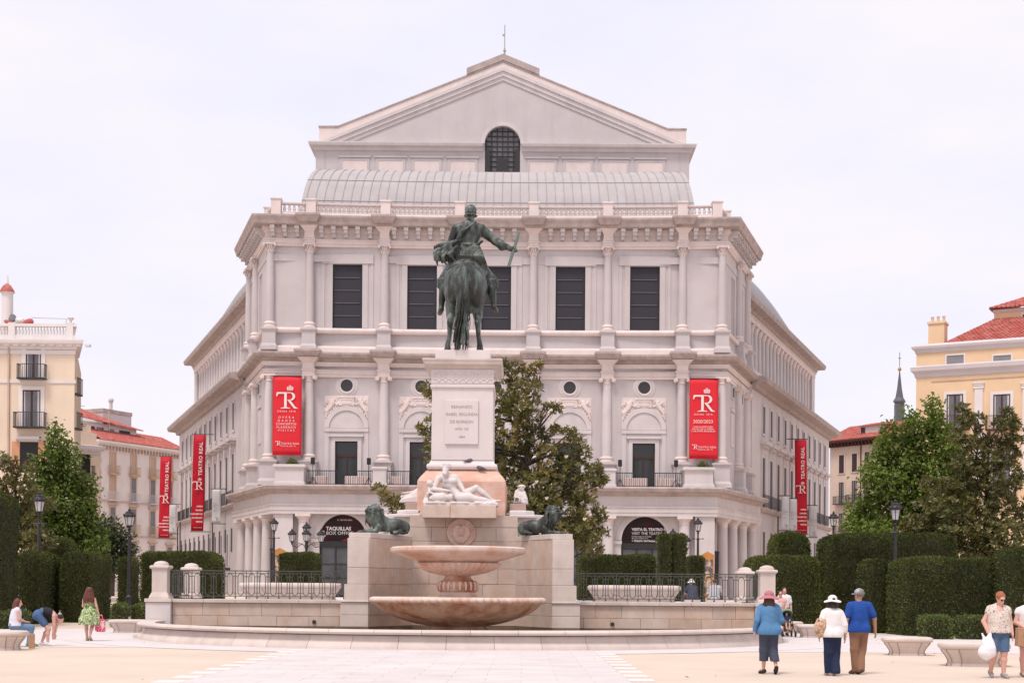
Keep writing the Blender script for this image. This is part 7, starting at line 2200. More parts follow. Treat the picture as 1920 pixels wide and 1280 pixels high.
def candelabra(px, py, d, label):
    c = P(px, py, d); zb = 1.2; H = c.z-zb
    t = thing('branched_lamp', (c.x, d, zb), label, 'street lamp', 'branched lamps before the opera house')
    MB().lathe([(0.4,zb),(0.4,zb+0.2),(0.28,zb+0.3),(0.25,zb+0.9),(0.12,zb+1.1),(0.09,zb+H-1.9),(0.14,zb+H-1.85),(0.07,zb+H-1.2)], c.x, d, seg=12).build('pole', m_iron, t, smooth=True, angle=35)
    for k in range(5):
        a = 2*math.pi*k/4+0.12
        if k < 4:
            ex, ey, ez = c.x+0.98*math.cos(a), d+0.98*math.sin(a), zb+H-1.40
            ar = MB().tube([(c.x,d,zb+H-1.85),(c.x+0.3*math.cos(a),d+0.3*math.sin(a),zb+H-1.55),(c.x+0.62*math.cos(a),d+0.62*math.sin(a),zb+H-1.8),(c.x+0.95*math.cos(a),d+0.95*math.sin(a),zb+H-1.72),(ex,ey,ez-0.15)],0.035,6)
            ar.tube([(c.x+0.3*math.cos(a),d+0.3*math.sin(a),zb+H-1.62),(c.x+0.5*math.cos(a),d+0.5*math.sin(a),zb+H-1.5),(c.x+0.62*math.cos(a),d+0.62*math.sin(a),zb+H-1.66)],0.025,5)
            ar.build('arm', m_iron, t, smooth=True, angle=60)
        else:
            ex, ey, ez = c.x, d, zb+H-0.95
        dk = MB(); g_ = lantern(dk, ex, ey, ez, 0.95)
        l_ = dk.build('lantern', m_iron, t, smooth=True, angle=30); g_.build('glass', m_lglass, l_)
candelabra(575, 976, 97, 'branched lamp with several lanterns in front of the box office arch')
candelabra(1262, 988, 97, 'branched lamp with several lanterns half hidden by the cypress pair')

# ================================================================== stone benches
def bench(cx, cy, L, W, H, rz, label, z0=0.0, n_seg=10, group='pale stone benches of the square'):
    t = thing('stone_bench', (cx, cy, z0), label, 'bench', group, rz)
    def stadium(n=28, grow=0.0):
        pts = []
        r = W/2; hl = L/2-r*0.6
        for i in range(n):
            a = 2*math.pi*i/n
            x, y = math.cos(a), math.sin(a)
            e = 0.55
            pts.append((math.copysign(abs(x)**e, x)*(L/2+grow), math.copysign(abs(y)**e, y)*(W/2+grow)))
        return pts
    n = 40
    def ring(prof, name, mat, i0, i1, gap):
        mb = MB(); vs, fs = [], []
        m = i1-i0+1
        for (g_, z) in prof:
            st = stadium(n, g_)
            for i in range(i0, i1+1):
                vs.append((*st[i % n], z0*0+z))
        for a in range(len(prof)-1):
            for i in range(m-1):
                q = a*m+i; fs.append((q, q+1, q+1+m, q+m))
        mb.add(vs, fs)
        return mb.build(name, mat, t, smooth=True, angle=45, local=True)
    body = [(-W*0.17,0.0),(-W*0.17,H*0.10),(-W*0.20,H*0.14),(-W*0.18,H*0.30),(-W*0.12,H*0.48),(-W*0.06,H*0.62),(-W*0.05,H*0.70),(-W*0.25,H*0.72)]
    step = n//n_seg
    core_ = MB(); st = stadium(n, -W*0.21); core_.prism(st, 0.01, H*0.7); core_.build('core', m_mortar, t, local=True)
    for k in range(n_seg):
        o = ring(body, 'bench_stone', m_basin, k*step, (k+1)*step, 0)
        o.scale = (1.0, 1.0, 1.0)
    for k in range(n_seg):     # joints between the stones
        st = [stadium(n, g_+0.006)[(k*step) % n] for g_, z in body]
        mb = MB().tube([(st[i][0], st[i][1], body[i][1]) for i in range(len(body)-1)], 0.011, 4)
        mb.build('joint', m_mortar, t, local=True)
    top = [(-W*0.3,H*0.70),(-0.03,H*0.71),(0.0,H*0.76),(0.015,H*0.84),(0.0,H*0.93),(-0.05,H*0.985),(-W*0.2,H),(-W*0.5+0.01,H)]
    vs, fs = [], []; mb = MB()
    for (g_, z) in top:
        for p in stadium(n, g_ if g_ > -W*0.45 else -W*0.45): vs.append((*p, z))
    for a in range(len(top)-1):
        for i in range(n): q = a*n; fs.append((q+i, q+(i+1) % n, q+n+(i+1) % n, q+n+i))
    fs.append(tuple(range((len(top)-1)*n, len(top)*n)))
    mb.add(vs, fs); mb.build('seat_slab', m_basin, t, smooth=True, angle=40, local=True)
    return t
def bench_px(px0, px1, py_b, W, label, rz=0.0, H=0.5):
    c = G((px0+px1)/2, py_b); w = (px1-px0)*c.y/F
    return bench(c.x, c.y+W/2, w, W, H, rz, label)
bench_px(199, 272, 1186, 0.9, 'pale stone bench beside the left end of the basin')
bench_px(-65, 36, 1219, 1.0, 'pale stone bench at the left edge with a woman sitting on it', H=0.52)
bench_px(1664, 1756, 1229, 1.0, 'pale stone bench between the man in blue and the low hedge', rz=rad(-6))
bench_px(1775, 1905, 1250, 1.1, 'pale stone bench behind the woman with the white bag', rz=rad(-10), H=0.56)
bench_px(1497, 1560, 1195, 0.9, 'pale stone bench behind the woman in the white hat, nearer of two')
bench_px(1474, 1508, 1187, 0.9, 'short pale stone bench beyond the pushchair, farther of two')
def terrace_bench(px0, px1, d, label):
    a, b = P(px0, 1095, d), P(px1, 1095, d)
    bench((a.x+b.x)/2, d, b.x-a.x, 1.3, 0.72, 0, label, 1.22, group='long stone benches on the terrace')
terrace_bench(450, 640, 57.5, 'long pale stone bench behind the left railing')
terrace_bench(1102, 1276, 57.5, 'long pale stone bench behind the right railing')
for sgn, (px, py) in ((-1, (262, 1196)), (1, (1466, 1204))):
    c = G(px, py)
    tag(MB().box(c.x-0.2, c.x+0.2, c.y-0.1, c.y+0.3, 0, 0.14).build('stone_block', m_palegrey, bevel=0.02), 'small grey stone block on the ground at the %s end of the basin' % ('left' if sgn < 0 else 'right'), 'block')

# ---- white parasol of a far kiosk, left
c = P(214, 1060, 92)
t = thing('cafe_parasol', (c.x, 92, 1.2), 'white cafe parasol seen in the gap between the left hedges', 'parasol')
MB().frustum(c.x, 92, c.z-0.65, c.z, 1.6, 1.6, 0.08, 0.08).build('canopy', M('white_canvas', (0.74,0.69,0.68), 0.85, 0.05, 1, 0.05, 10), t)
MB().box(c.x-1.6, c.x+1.6, 90.4, 90.44, c.z-0.9, c.z-0.65).build('valance', MATS['white_canvas'], t)
MB().tube([(c.x,92,1.2),(c.x,92,c.z)],0.05,6).build('pole', m_iron, t)
# ---- plants on the balcony corners
for (px, py, lab) in ((548, 868, 'small shrub in the stone planter on the left balcony corner'), (1318, 874, 'round shrub in the stone planter on the right balcony corner')):
    c = P(px, py, 105.4)
    rg = np.random.default_rng(px)
    n = 420
    u = rg.normal(size=(n,3)); u /= np.linalg.norm(u, axis=1)[:,None]; u[:,2] = np.abs(u[:,2])
    C = np.array([c.x, 105.4, 10.86])+u*np.array([0.5,0.4,0.55])*rg.uniform(0.3,1,n)[:,None]
    t = thing('potted_shrub', (c.x, 105.4, 10.86), lab, 'plant', 'shrubs on the balcony')
    o = link('foliage', leaf_mesh(C, u+rg.normal(size=(n,3))*0.4, rg.normal(size=(n,3)), rg.uniform(0.1,0.2,n), rg.uniform(0.05,0.08,n)), m_box, t); tag(o, kind='stuff')
    MB().tube([(c.x,105.4,10.8),(c.x,105.4,11.1)],0.04,5).build('stem', m_bark, t)

# ---- dry leaves blown about the square
rg = np.random.default_rng(99)
n = 260
C = np.stack([rg.uniform(-24, 26, n), rg.uniform(24, 56, n), np.full(n, 0.028)], axis=1)
w_ = np.exp(-((C[:,1]-50)/9)**2)*(np.abs(C[:,0]+2)/16)
ok = (rg.uniform(0, 1, n) < 0.12+w_) & ((C[:,0]+2.1)**2+(C[:,1]-50.3)**2 > 11.4**2)
C = C[ok]; n = len(C)
D = rg.normal(size=(n,3)); D[:,2] = 0.10; N = np.tile([0,0,1.0], (n,1))+rg.normal(size=(n,3))*0.3
lv = link('fallen_leaves', leaf_mesh(C, D, N, rg.uniform(0.05,0.10,n), rg.uniform(0.03,0.05,n)), M('dry_leaf', (0.24,0.15,0.075), 0.8, 0.3, 6, 0))
tag(lv, 'dry brown leaves scattered over the square', 'leaves', kind='stuff')
# ================================================================== people
def skin_mat(k): 
    return M('skin_%s' % k, {'light': (0.60,0.345,0.265), 'tan': (0.47,0.25,0.175), 'pink': (0.64,0.36,0.29)}[k], 0.5, 0.05, 6, 0.05, 60, sub=0.0)
def cloth(name, col, rough=0.85, var=0.08, scale=5, bump=0.35, bscale=14): return M('cloth_'+name, col, rough, var, scale, bump, bscale)
def patterned(name, cols, scale=14.0, rough=0.85):
    if name in MATS: return MATS[name]
    m = bpy.data.materials.new(name); m.use_nodes = True
    n, l = m.node_tree.nodes, m.node_tree.links
    b = n['Principled BSDF']; b.inputs['Roughness'].default_value = rough; b.inputs['Specular IOR Level'].default_value = 0.2
    tc = n.new('ShaderNodeTexCoord'); vo = n.new('ShaderNodeTexNoise'); vo.inputs['Scale'].default_value = scale; vo.inputs['Detail'].default_value = 1.5; vo.inputs['Distortion'].default_value = 0.8
    l.new(tc.outputs['Object'], vo.inputs['Vector'])
    r = n.new('ShaderNodeValToRGB'); r.color_ramp.interpolation = 'CONSTANT'
    e = r.color_ramp.elements
    e[0].position, e[0].color = 0.0, (*cols[0][1], 1)
    e[1].position, e[1].color = cols[1][0], (*cols[1][1], 1)
    for pos, c in cols[2:]: k = r.color_ramp.elements.new(pos); k.color = (*c, 1)
    l.new(vo.outputs['Fac'], r.inputs['Fac']); l.new(r.outputs['Color'], b.inputs['Base Color'])
    MATS[name] = m
    return m

V3 = lambda *a: np.array(a, dtype=float)
def joints(**kw):
    J = dict(pelvis=V3(0,0,0.94), belly=V3(0,0.01,1.10), chest=V3(0,0.0,1.27), neck=V3(0,-0.01,1.44), head=V3(0,0.02,1.585),
             shL=V3(-0.17,-0.01,1.355), shR=V3(0.17,-0.01,1.355), elL=V3(-0.235,-0.04,1.10), elR=V3(0.235,-0.04,1.10), wrL=V3(-0.25,0.04,0.86), wrR=V3(0.25,0.04,0.86),
             hiL=V3(-0.09,0,0.92), hiR=V3(0.09,0,0.92), knL=V3(-0.10,0.02,0.50), knR=V3(0.10,0.02,0.50), anL=V3(-0.10,-0.02,0.085), anR=V3(0.10,-0.02,0.085),
             toL=None, toR=None, look=V3(0,1,0), hup=V3(0,0,1), finL=None, finR=None)
    for k, v in kw.items(): J[k] = V3(*v) if v is not None else None
    return J
def basis(fwd, up):
    f = np.array(fwd, float); f /= np.linalg.norm(f)
    u = np.array(up, float); u = u-f*(u@f); u /= np.linalg.norm(u)
    return np.stack([np.cross(f, u), f, u], axis=1)       # columns: right, forward, up

class Person:
    def __init__(s, label, loc, rz, H=1.68, J=None, skin='light', girth=1.0, vox=0.0125, rl=0.84, ra=0.92):
        s.rl, s.ra = rl, ra
        s.J = J or joints(); s.k = H/1.70; s.g = girth; s.vox = vox
        s.loc, s.rz = loc, rz
        pts = np.array([v for k, v in s.J.items() if v is not None and k not in ('look','hup','finL','finR')])
        s.lo, s.hi = pts.min(0)-0.30, pts.max(0)+0.30
        s.lo[2] = min(s.lo[2], -0.03)
        S = Sculpt(s.lo, s.hi, vox)
        s.body(S)
        o = S.build('person', skin_mat(skin))
        s.o = o
        o.location = loc; o.rotation_euler = (0,0,rz); o.scale = (s.k,)*3
        tag(o, label, 'person', 'people in the square')
    def new(s): return Sculpt(s.lo, s.hi, s.vox)
    def torso(s, S, e=0.0, k=0.06):
        J, g = s.J, s.g
        sh = J['shR']-J['shL']; hp = J['hiR']-J['hiL']
        R1 = basis(np.cross(J['neck']-J['chest'], sh)*-1, J['neck']-J['chest'])
        R2 = basis(np.cross(J['chest']-J['pelvis'], hp)*-1, J['chest']-J['pelvis'])
        S.ell(J['chest'], (0.165*g+e,0.115*g+e,0.20+e), R1, k)
        S.ell(J['belly'], (0.145*g+e,0.108*g+e,0.17+e), R2, k)
        S.ell(J['pelvis'], (0.165*g+e,0.122*g+e,0.13+e), R2, k)
        S.cone(J['shL'], J['shR'], 0.05+e*0.8, 0.05+e*0.8, k)
        for q in ('L','R'):
            S.cone(J['neck']-V3(0,0,0.02), J['sh'+q]*0.75+J['neck']*0.25, 0.048+e*0.9, 0.05+e*0.9, 0.03)
            S.ell(J['hi'+q]*0.75+J['pelvis']*0.25+V3(0,-0.04,-0.02), (0.10*g+e,0.10*g+e,0.11+e), None, k)
    def arm(s, S, q, e=0.0, f=1.0, r=1.0, k=0.02):
        """f: 0..1 shoulder to wrist"""
        J = s.J; a, b, c = J['sh'+q], J['el'+q], J['wr'+q]
        g = (s.g+1)/2*r
        if f <= 0.5:
            m = a+(b-a)*(f/0.5); S.cone(a, m, 0.056*g+e, (0.056-0.012*f/0.5)*g+e*1.2, k)
        else:
            S.cone(a, b, 0.056*g+e, 0.044*g+e, k); m = b+(c-b)*((f-0.5)/0.5); S.cone(b, m, 0.044*g+e, (0.044-0.015*(f-0.5)/0.5)*g+e*1.1, k)
    def leg(s, S, q, e=0.0, f=1.0, k=0.03, flare=0.0, r=1.0):
        J = s.J; a, b, c = J['hi'+q], J['kn'+q], J['an'+q]; g = (s.g+1)/2*r
        if f <= 0.5:
            m = a+(b-a)*(f/0.5); S.cone(a, m, 0.092*g+e, (0.092-0.032*f/0.5)*g+e+flare*f/0.5, k)
        else:
            S.cone(a, b, 0.092*g+e, 0.06*g+e+flare*0.5, k)
            t = (f-0.5)/0.5; m = b+(c-b)*t
            if e == 0.0 and flare == 0.0:
                cf = b*0.68+c*0.32; d = np.cross(c-b, V3(1,0,0)); d /= np.linalg.norm(d)+1e-9
                if d[1] > 0: d = -d
                S.cone(b, cf+d*0.018, 0.057*g, 0.057*g, k); S.cone(cf+d*0.018, c, 0.057*g, 0.034*g, k)
            else:
                S.cone(b, m, 0.06*g+e+flare*0.5, (0.06-0.022*t)*g+e+flare, k)
    def hand(s, S, q):
        J = s.J; w, e_ = J['wr'+q], J['el'+q]
        d = w-e_ if J['fin'+q] is None else J['fin'+q]; d = d/np.linalg.norm(d)
        side = V3(0,1,0)-d*d[1]; side /= np.linalg.norm(side)+1e-9
        nrm = np.cross(d, side)*(1 if q == 'R' else -1)
        R = np.stack([side, nrm, d], axis=1)
        S.ell(w+d*0.05, (0.038,0.02,0.052), R, 0.012)
        for i, (o, L) in enumerate(((-0.027,0.060),(-0.009,0.072),(0.009,0.076),(0.027,0.068))):
            b = w+d*0.09+side*o
            S.path([b, b+d*L*0.5-nrm*0.006, b+d*L*0.85-nrm*0.022], [0.0095,0.009,0.0075], 0.003)
        t = w+d*0.03+side*0.032
        S.path([t, t+side*0.022+d*0.03-nrm*0.008, t+side*0.026+d*0.058-nrm*0.016], [0.013,0.0105,0.008], 0.004)
    def foot_dir(s, q):
        if s.J['to'+q] is not None: d = s.J['to'+q]-s.J['an'+q]
        else: d = V3(0.03 if q == 'R' else -0.03, 0.19, -0.055)
        return d
    def body(s, S):
        J = s.J
        s.torso(S, -0.008)
        for q in ('L','R'):
            s.arm(S, q, r=s.ra); s.hand(S, q); s.leg(S, q, r=s.rl)
            a = J['an'+q]; d = s.foot_dir(q)
            S.path([a-d*0.22+V3(0,0,-0.03), a+d*0.45, a+d*0.95], [0.036,0.038,0.026], 0.02)
        S.cone(J['neck']-V3(0,0,0.03), J['head']+V3(0,-0.01,-0.06), 0.056, 0.05, 0.02)
        R = basis(J['look'], J['hup']); h = J['head']
        at = lambda x, y, z: h+R@V3(x, y, z)
        S.ell(at(0,-0.01,0.025), (0.073,0.093,0.098), R, 0.02); S.ell(at(0,0.028,-0.045), (0.055,0.066,0.072), R, 0.03)
        S.ell(at(0,0.062,-0.105), (0.028,0.025,0.02), R, 0.02)
        S.path([at(0,0.09,0.02), at(0,0.112,-0.028)], [0.012,0.016], 0.012)
        for sx in (-1, 1):
            S.ell(at(sx*0.030,0.099,0.012), (0.019,0.014,0.010), R, 0.006, 's'); S.ell(at(sx*0.030,0.084,0.012), (0.013,0.013,0.010), R, 0.003)
            S.cone(at(sx*0.014,0.092,0.034), at(sx*0.045,0.082,0.032), 0.008, 0.006, 0.008)
            S.ell(at(sx*0.074,-0.012,-0.002), (0.010,0.020,0.032), R, 0.008)
        S.cone(at(-0.02,0.094,-0.064), at(0.02,0.094,-0.064), 0.009, 0.009, 0.006)
        S.cone(at(-0.018,0.102,-0.064), at(0.018,0.102,-0.064), 0.0035, 0.0035, 0.002, 's')
        s.at, s.R = at, R
    def add(s, name, S, mat, label=None):
        o = S.build(name, mat, s.o, local=True)
        if label: o['label'] = label
        return o
    # ---- clothing
    def top(s, mat, z_hem, sleeve=0.3, e=0.018, flare=0.02, name='shirt', sleeveR=1.12, neck_cut=None, seed=1, fold=0.004):
        S = s.new(); J = s.J
        s.torso(S, e)
        if flare: S.ell(J['belly'], (0.158*s.g+e,0.118*s.g+e,0.24), None, 0.06)
        if flare:
            for q in ('L','R'): S.ell(J['hi'+q]*0.9+J['pelvis']*0.1+V3(0,0,-0.03), (0.105*s.g+e*0.8+flare*0.5,0.125*s.g+e+flare*0.5,0.20), None, 0.06)
        if sleeve:
            for q in ('L','R'): s.arm(S, q, e*0.75, sleeve, sleeveR)
        if fold: S.ripple(fold, 26, seed, squash=(1,1,0.35))
        S.cut_below(z_hem)
        if neck_cut is not None: S.ell(J['neck']+V3(*neck_cut[:3]), neck_cut[3:], None, 0.004, 's')
        else: S.ell(J['neck']+V3(0,0.02,0.06), (0.075,0.075,0.07), None, 0.004, 's')
        return s.add(name, S, mat)
    def bottom(s, mat, f=1.0, e=0.016, flare=0.0, z_top=1.02, name='trousers', seed=2, z_hem=None, fold=0.004):
        S = s.new(); J = s.J
        hp = J['hiR']-J['hiL']; R2 = basis(np.cross(J['chest']-J['pelvis'], hp)*-1, J['chest']-J['pelvis'])
        S.ell(J['pelvis'], (0.165*s.g+e,0.122*s.g+e,0.13+e), R2, 0.05); S.ell(J['belly'], (0.145*s.g+e*0.7,0.108*s.g+e*0.7,0.15), R2, 0.05)
        for q in ('L','R'):
            S.ell(J['hi'+q]*0.75+J['pelvis']*0.25+V3(0,-0.04,-0.02), (0.10*s.g+e,0.10*s.g+e,0.11+e), None, 0.05)
            s.leg(S, q, e, f, 0.03, flare)
        if fold: S.ripple(fold, 24, seed, squash=(1,1,0.3))
        if z_hem: S.cut_below(z_hem)
        if z_top: S.cut_above(z_top)
        return s.add(name, S, mat)
    def shoes(s, mat, sandal=False, name='shoe', h=0.0, sole=None):
        for q in ('L','R'):
            S = s.new(); a = s.J['an'+q]; d = s.foot_dir(q)
            sl = V3(0,0,-0.045)
            S.path([a-d*0.26+V3(0,0,-0.035), a+d*0.5+V3(0,0,-0.008), a+d*1.02+V3(0,0,-0.004)], [0.046,0.045,0.034], 0.02)
            if sandal: S.ell(a+d*0.15+V3(0,0,0.03), (0.06,0.05,0.05), None, 0.01, 's'); S.ell(a+d*0.72+V3(0,0,0.035), (0.06,0.022,0.04), None, 0.004, 's')
            else: S.path([a+V3(0,0,0.0+h), a-d*0.1], [0.044,0.046], 0.02)
            S.cut_below(-0.012 if abs(a[2]-0.085) < 0.03 else -0.5)
            s.add(name, S, mat)
            if sole:
                S = s.new(); S.path([a-d*0.26+V3(0,0,-0.07), a+d*1.0+V3(0,0,-0.028)], [0.03,0.03], 0.01); S.cut_below(-0.014 if abs(a[2]-0.085) < 0.03 else -0.5); s.add('sole', S, sole)
    def hair(s, mat, style='short', L=0.2, vol=0.0):
        S = s.new(); at, R = s.at, s.R
        v = vol
        S.ell(at(0,-0.028,0.045), (0.082+v,0.094+v,0.092+v), R, 0.01)
        S.ell(at(0,0.075,-0.015), (0.06,0.05,0.085), R, 0.015, 's')
        rg = np.random.default_rng(int(L*1000)+3)
        if style in ('long','bob'):
            for i in range(46):
                a = rg.uniform(-2.2, 2.2)+math.pi; r = 0.07+v*0.8
                x, y = math.sin(a)*r, -0.02+math.cos(a)*r*1.1
                ln = L*rg.uniform(0.75, 1.1)
                p0 = at(x*0.9, y, 0.05); p1 = at(x*(1.15+v*3), y-0.015, -0.06)
                p2 = p1+V3(x*0.5, -0.03, -ln); pm = p1*0.5+p2*0.5+V3(rg.uniform(-0.02,0.02), rg.uniform(-0.02,0.01), 0)
                S.path([p0, p1, pm, p2], [0.026,0.028,0.024+v*0.2,0.010], 0.008)
        else:
            for i in range(70):
                u = rg.normal(size=3); u /= np.linalg.norm(u)
                if u[2] < -0.45 or u[1] > 0.75 and u[2] < 0.45: continue
                S.ell(at(u[0]*0.078, -0.03+u[1]*0.088, 0.045+u[2]*0.085), (0.022,0.022,0.018), R, 0.008)
            S.ell(at(0,0.095,-0.01), (0.062,0.04,0.062), R, 0.01, 's')
        s.add('hair', S, mat)
    def hat(s, mat, brim=0.19, droop=0.04, band=None):
        S = Sculpt(s.J['head']-0.36, s.J['head']+0.36, 0.009); at, R = s.at, s.R
        S.ell(at(0,-0.02,0.075), (0.098,0.110,0.082), R, 0.01)
        def fn(X, Y, Z):
            c = at(0,-0.02,0.055)
            px, py, pz = X-c[0], Y-c[1], Z-c[2]
            q = [(px*R[0,i]+py*R[1,i]+pz*R[2,i]) for i in range(3)]
            r = np.sqrt(q[0]**2+q[1]**2); z = -droop*(r/brim)**2+0.012*np.sin(np.arctan2(q[1],q[0])*3+1)*(r/brim)
            return np.maximum(np.abs(q[2]-z)-0.009, r-brim)*0.8
        c = at(0,0,0.05); S.put(fn, c-brim-0.05, c+brim+0.05, 0.012)
        o = s.add('hat', S, mat)
        if band:
            S = Sculpt(s.J['head']-0.3, s.J['head']+0.3, 0.01); S.ell(at(0.0,-0.125,0.07), (0.035,0.02,0.025), R, 0.005); s.add('hat_bow', S, band)
    def cap(s, mat):
        S = Sculpt(s.J['head']-0.3, s.J['head']+0.3, 0.009); at, R = s.at, s.R
        S.ell(at(0,-0.012,0.065), (0.092,0.108,0.085), R, 0.005); S.ell(at(0,0.02,-0.06), (0.2,0.2,0.085), R, 0.004, 's')
        S.ell(at(0,0.13,0.035), (0.075,0.075,0.010), R, 0.008)
        s.add('cap', S, mat)
    def glasses(s, dark=True):
        at = s.at; mb = MB()
        for sx in (-1, 1): mb.ball(tuple(at(sx*0.033,0.104,0.012)), 0.024, 8, 6, (1,0.25,0.8)); mb.tube([tuple(at(sx*0.06,0.09,0.015)), tuple(at(sx*0.078,-0.01,0.01))], 0.004, 4)
        mb.tube([tuple(at(-0.015,0.108,0.014)), tuple(at(0.015,0.108,0.014))], 0.004, 4)
        mb.build('glasses', m_dark, s.o, local=True, smooth=True)

hair_br = M('hair_brown', (0.075,0.032,0.018), 0.45, 0.25, 12, 0.5, 40)
hair_au = M('hair_auburn', (0.115,0.030,0.020), 0.45, 0.3, 12, 0.5, 40)
hair_rd = M('hair_copper', (0.34,0.115,0.045), 0.5, 0.25, 12, 0.5, 40)
hair_dk = M('hair_dark', (0.022,0.014,0.012), 0.45, 0.25, 12, 0.5, 40)
hair_gr = M('hair_grey', (0.20,0.17,0.15), 0.6, 0.2, 12, 0.5, 40)

# ---- woman in denim shirt and pink hat, walking away
g0 = G(1441, 1263)
p = Person('person in a blue denim shirt, pink sun hat and cropped dark trousers, walking away', (g0.x, g0.y, 0), rad(4), 1.66,
           joints(elL=(-0.27,-0.06,1.12), wrL=(-0.29,0.02,0.88), elR=(0.26,0.02,1.12), wrR=(0.20,0.22,1.02), knL=(-0.09,0.04,0.50), anL=(-0.09,0.08,0.085), knR=(0.10,0.03,0.50), anR=(0.11,-0.20,0.15), toR=(0.13,-0.06,0.03)), 'light', 1.22)
p.top(cloth('denim_shirt', (0.085,0.215,0.40), var=0.14), 0.82, 0.93, 0.024, 0.05, sleeveR=1.08, seed=3, fold=0.011)
p.bottom(cloth('slate_trousers', (0.050,0.058,0.092), var=0.12), 0.86, 0.022, 0.020, seed=4, z_hem=0.27, z_top=0.88)
p.shoes(cloth('black_sandal', (0.03,0.022,0.02)), True, 'sandal'); p.hair(hair_br, 'bob', 0.13); p.hat(cloth('pink_straw', (0.44,0.17,0.20), bump=0.2, bscale=60), 0.205, 0.075)

# ---- woman in white top and white hat
g0 = G(1560, 1266)
p = Person('person in a white top, white sun hat and wide navy trousers, walking away', (g0.x, g0.y, 0), rad(2), 1.58,
           joints(elL=(-0.265,-0.05,1.12), wrL=(-0.27,0.03,0.87), elR=(0.255,-0.05,1.10), wrR=(0.275,0.0,0.85), knL=(-0.07,0.0,0.5), anL=(-0.05,0.06,0.085), knR=(0.08,0.06,0.5), anR=(0.06,-0.10,0.10), toR=(0.06,0.08,0.03)), 'tan', 1.14)
p.top(cloth('white_cotton', (0.74,0.71,0.715), var=0.04), 0.83, 0.72, 0.022, 0.03, sleeveR=1.12, seed=5, fold=0.010)
p.bottom(cloth('navy_trousers', (0.012,0.020,0.055), var=0.12), 1.0, 0.022, 0.032, seed=6, fold=0.006, z_hem=0.05, z_top=0.89)
p.shoes(cloth('pale_shoe', (0.5,0.42,0.4))); p.hair(hair_dk, 'bob', 0.06); p.hat(cloth('white_hat', (0.76,0.73,0.72), bump=0.15, bscale=60), 0.185, 0.05, band=cloth('black_bow', (0.02,0.02,0.02)))
# her shoulder bag
S = Sculpt((-0.25,-0.2,-0.3),(0.25,0.2,0.75),0.013)
S.ell((0,0,0),(0.145,0.075,0.185),None,0.02); S.ell((0,0,0.14),(0.12,0.05,0.07),None,0.03)
S.path([(-0.06,0,0.14),(0.0,0.01,0.24),(0.07,0.04,0.33)],[0.012,0.011,0.011],0.005); S.path([(0.07,0,0.14),(0.075,0.01,0.24),(0.08,0.04,0.33)],[0.012,0.011,0.011],0.005)
S.ripple(0.006, 24, 8)
bo = S.build('shoulder_bag', patterned('floral_canvas', [(0,(0.34,0.19,0.12)),(0.42,(0.52,0.34,0.23)),(0.52,(0.62,0.50,0.40)),(0.60,(0.40,0.13,0.10)),(0.66,(0.22,0.17,0.09))], 20.0)); bo.location = (g0.x-0.245, g0.y-0.08, 0.96); bo.rotation_euler = (0,rad(8),rad(10))
tag(bo, 'tan patterned shoulder bag on the left shoulder of the person in white', 'bag')

# ---- man in blue polo
g0 = G(1610, 1263)
p = Person('person in a royal blue polo shirt, grey cap and tan trousers, walking away', (g0.x, g0.y, 0), rad(10), 1.72,
           joints(shL=(-0.19,-0.01,1.37), shR=(0.19,-0.01,1.37), elL=(-0.27,-0.02,1.12), wrL=(-0.25,0.08,0.87), elR=(0.30,-0.06,1.13), wrR=(0.35,0.0,0.88), knL=(-0.10,-0.02,0.5), anL=(-0.08,-0.02,0.085), knR=(0.07,0.04,0.5), anR=(-0.01,-0.13,0.10), toR=(0.0,0.05,0.03), look=(-0.25,1,0)), 'tan', 1.16)
p.top(cloth('blue_polo', (0.012,0.062,0.29), var=0.08), 0.85, 0.36, 0.024, 0.03, sleeveR=1.15, seed=7, fold=0.009)
p.bottom(cloth('tan_trousers', (0.24,0.125,0.080), var=0.12), 1.0, 0.020, 0.010, seed=8, fold=0.007, z_hem=0.05, z_top=0.90)
p.shoes(cloth('brown_shoe', (0.10,0.055,0.04))); p.hair(hair_gr, 'short', 0.05); p.cap(cloth('grey_cap', (0.36,0.40,0.42)))

# ---- woman in patterned blouse with white bag, facing us
g0 = G(1872, 1270)
p = Person('person with short copper hair, patterned sleeveless blouse and denim shorts, at the right edge', (g0.x, g0.y, 0), rad(176), 1.68,
           joints(elR=(0.29,-0.02,1.13), wrR=(0.225,0.10,0.90), elL=(-0.235,-0.04,1.11), wrL=(-0.25,0.06,0.88), knR=(0.10,0.05,0.5), anR=(0.13,-0.10,0.12), toR=(0.14,0.06,0.04), knL=(-0.09,0.08,0.5), anL=(-0.09,0.05,0.085), head=(-0.02,0.05,1.58), look=(-0.3,1,-0.45)), 'pink', 1.2, rl=1.0, ra=1.0)
p.top(patterned('spotted_blouse', [(0,(0.10,0.085,0.09)),(0.34,(0.66,0.58,0.52)),(0.47,(0.56,0.42,0.34)),(0.53,(0.68,0.62,0.58)),(0.63,(0.16,0.12,0.12))], 26.0), 0.90, 0.10, 0.026, 0.03, sleeveR=1.15, name='blouse', seed=9, neck_cut=(0,0.10,0.0,0.06,0.09,0.13), fold=0.010)
p.bottom(cloth('denim_shorts', (0.075,0.125,0.22), var=0.16), 0.54, 0.022, 0.012, seed=10, name='shorts', z_hem=0.53, z_top=0.95)
p.shoes(cloth('grey_slip_on', (0.30,0.29,0.27)), name='shoe'); p.hair(hair_rd, 'short', 0.07, 0.008); p.glasses()
S = Sculpt((-0.3,-0.2,-0.55),(0.3,0.2,0.12),0.013)
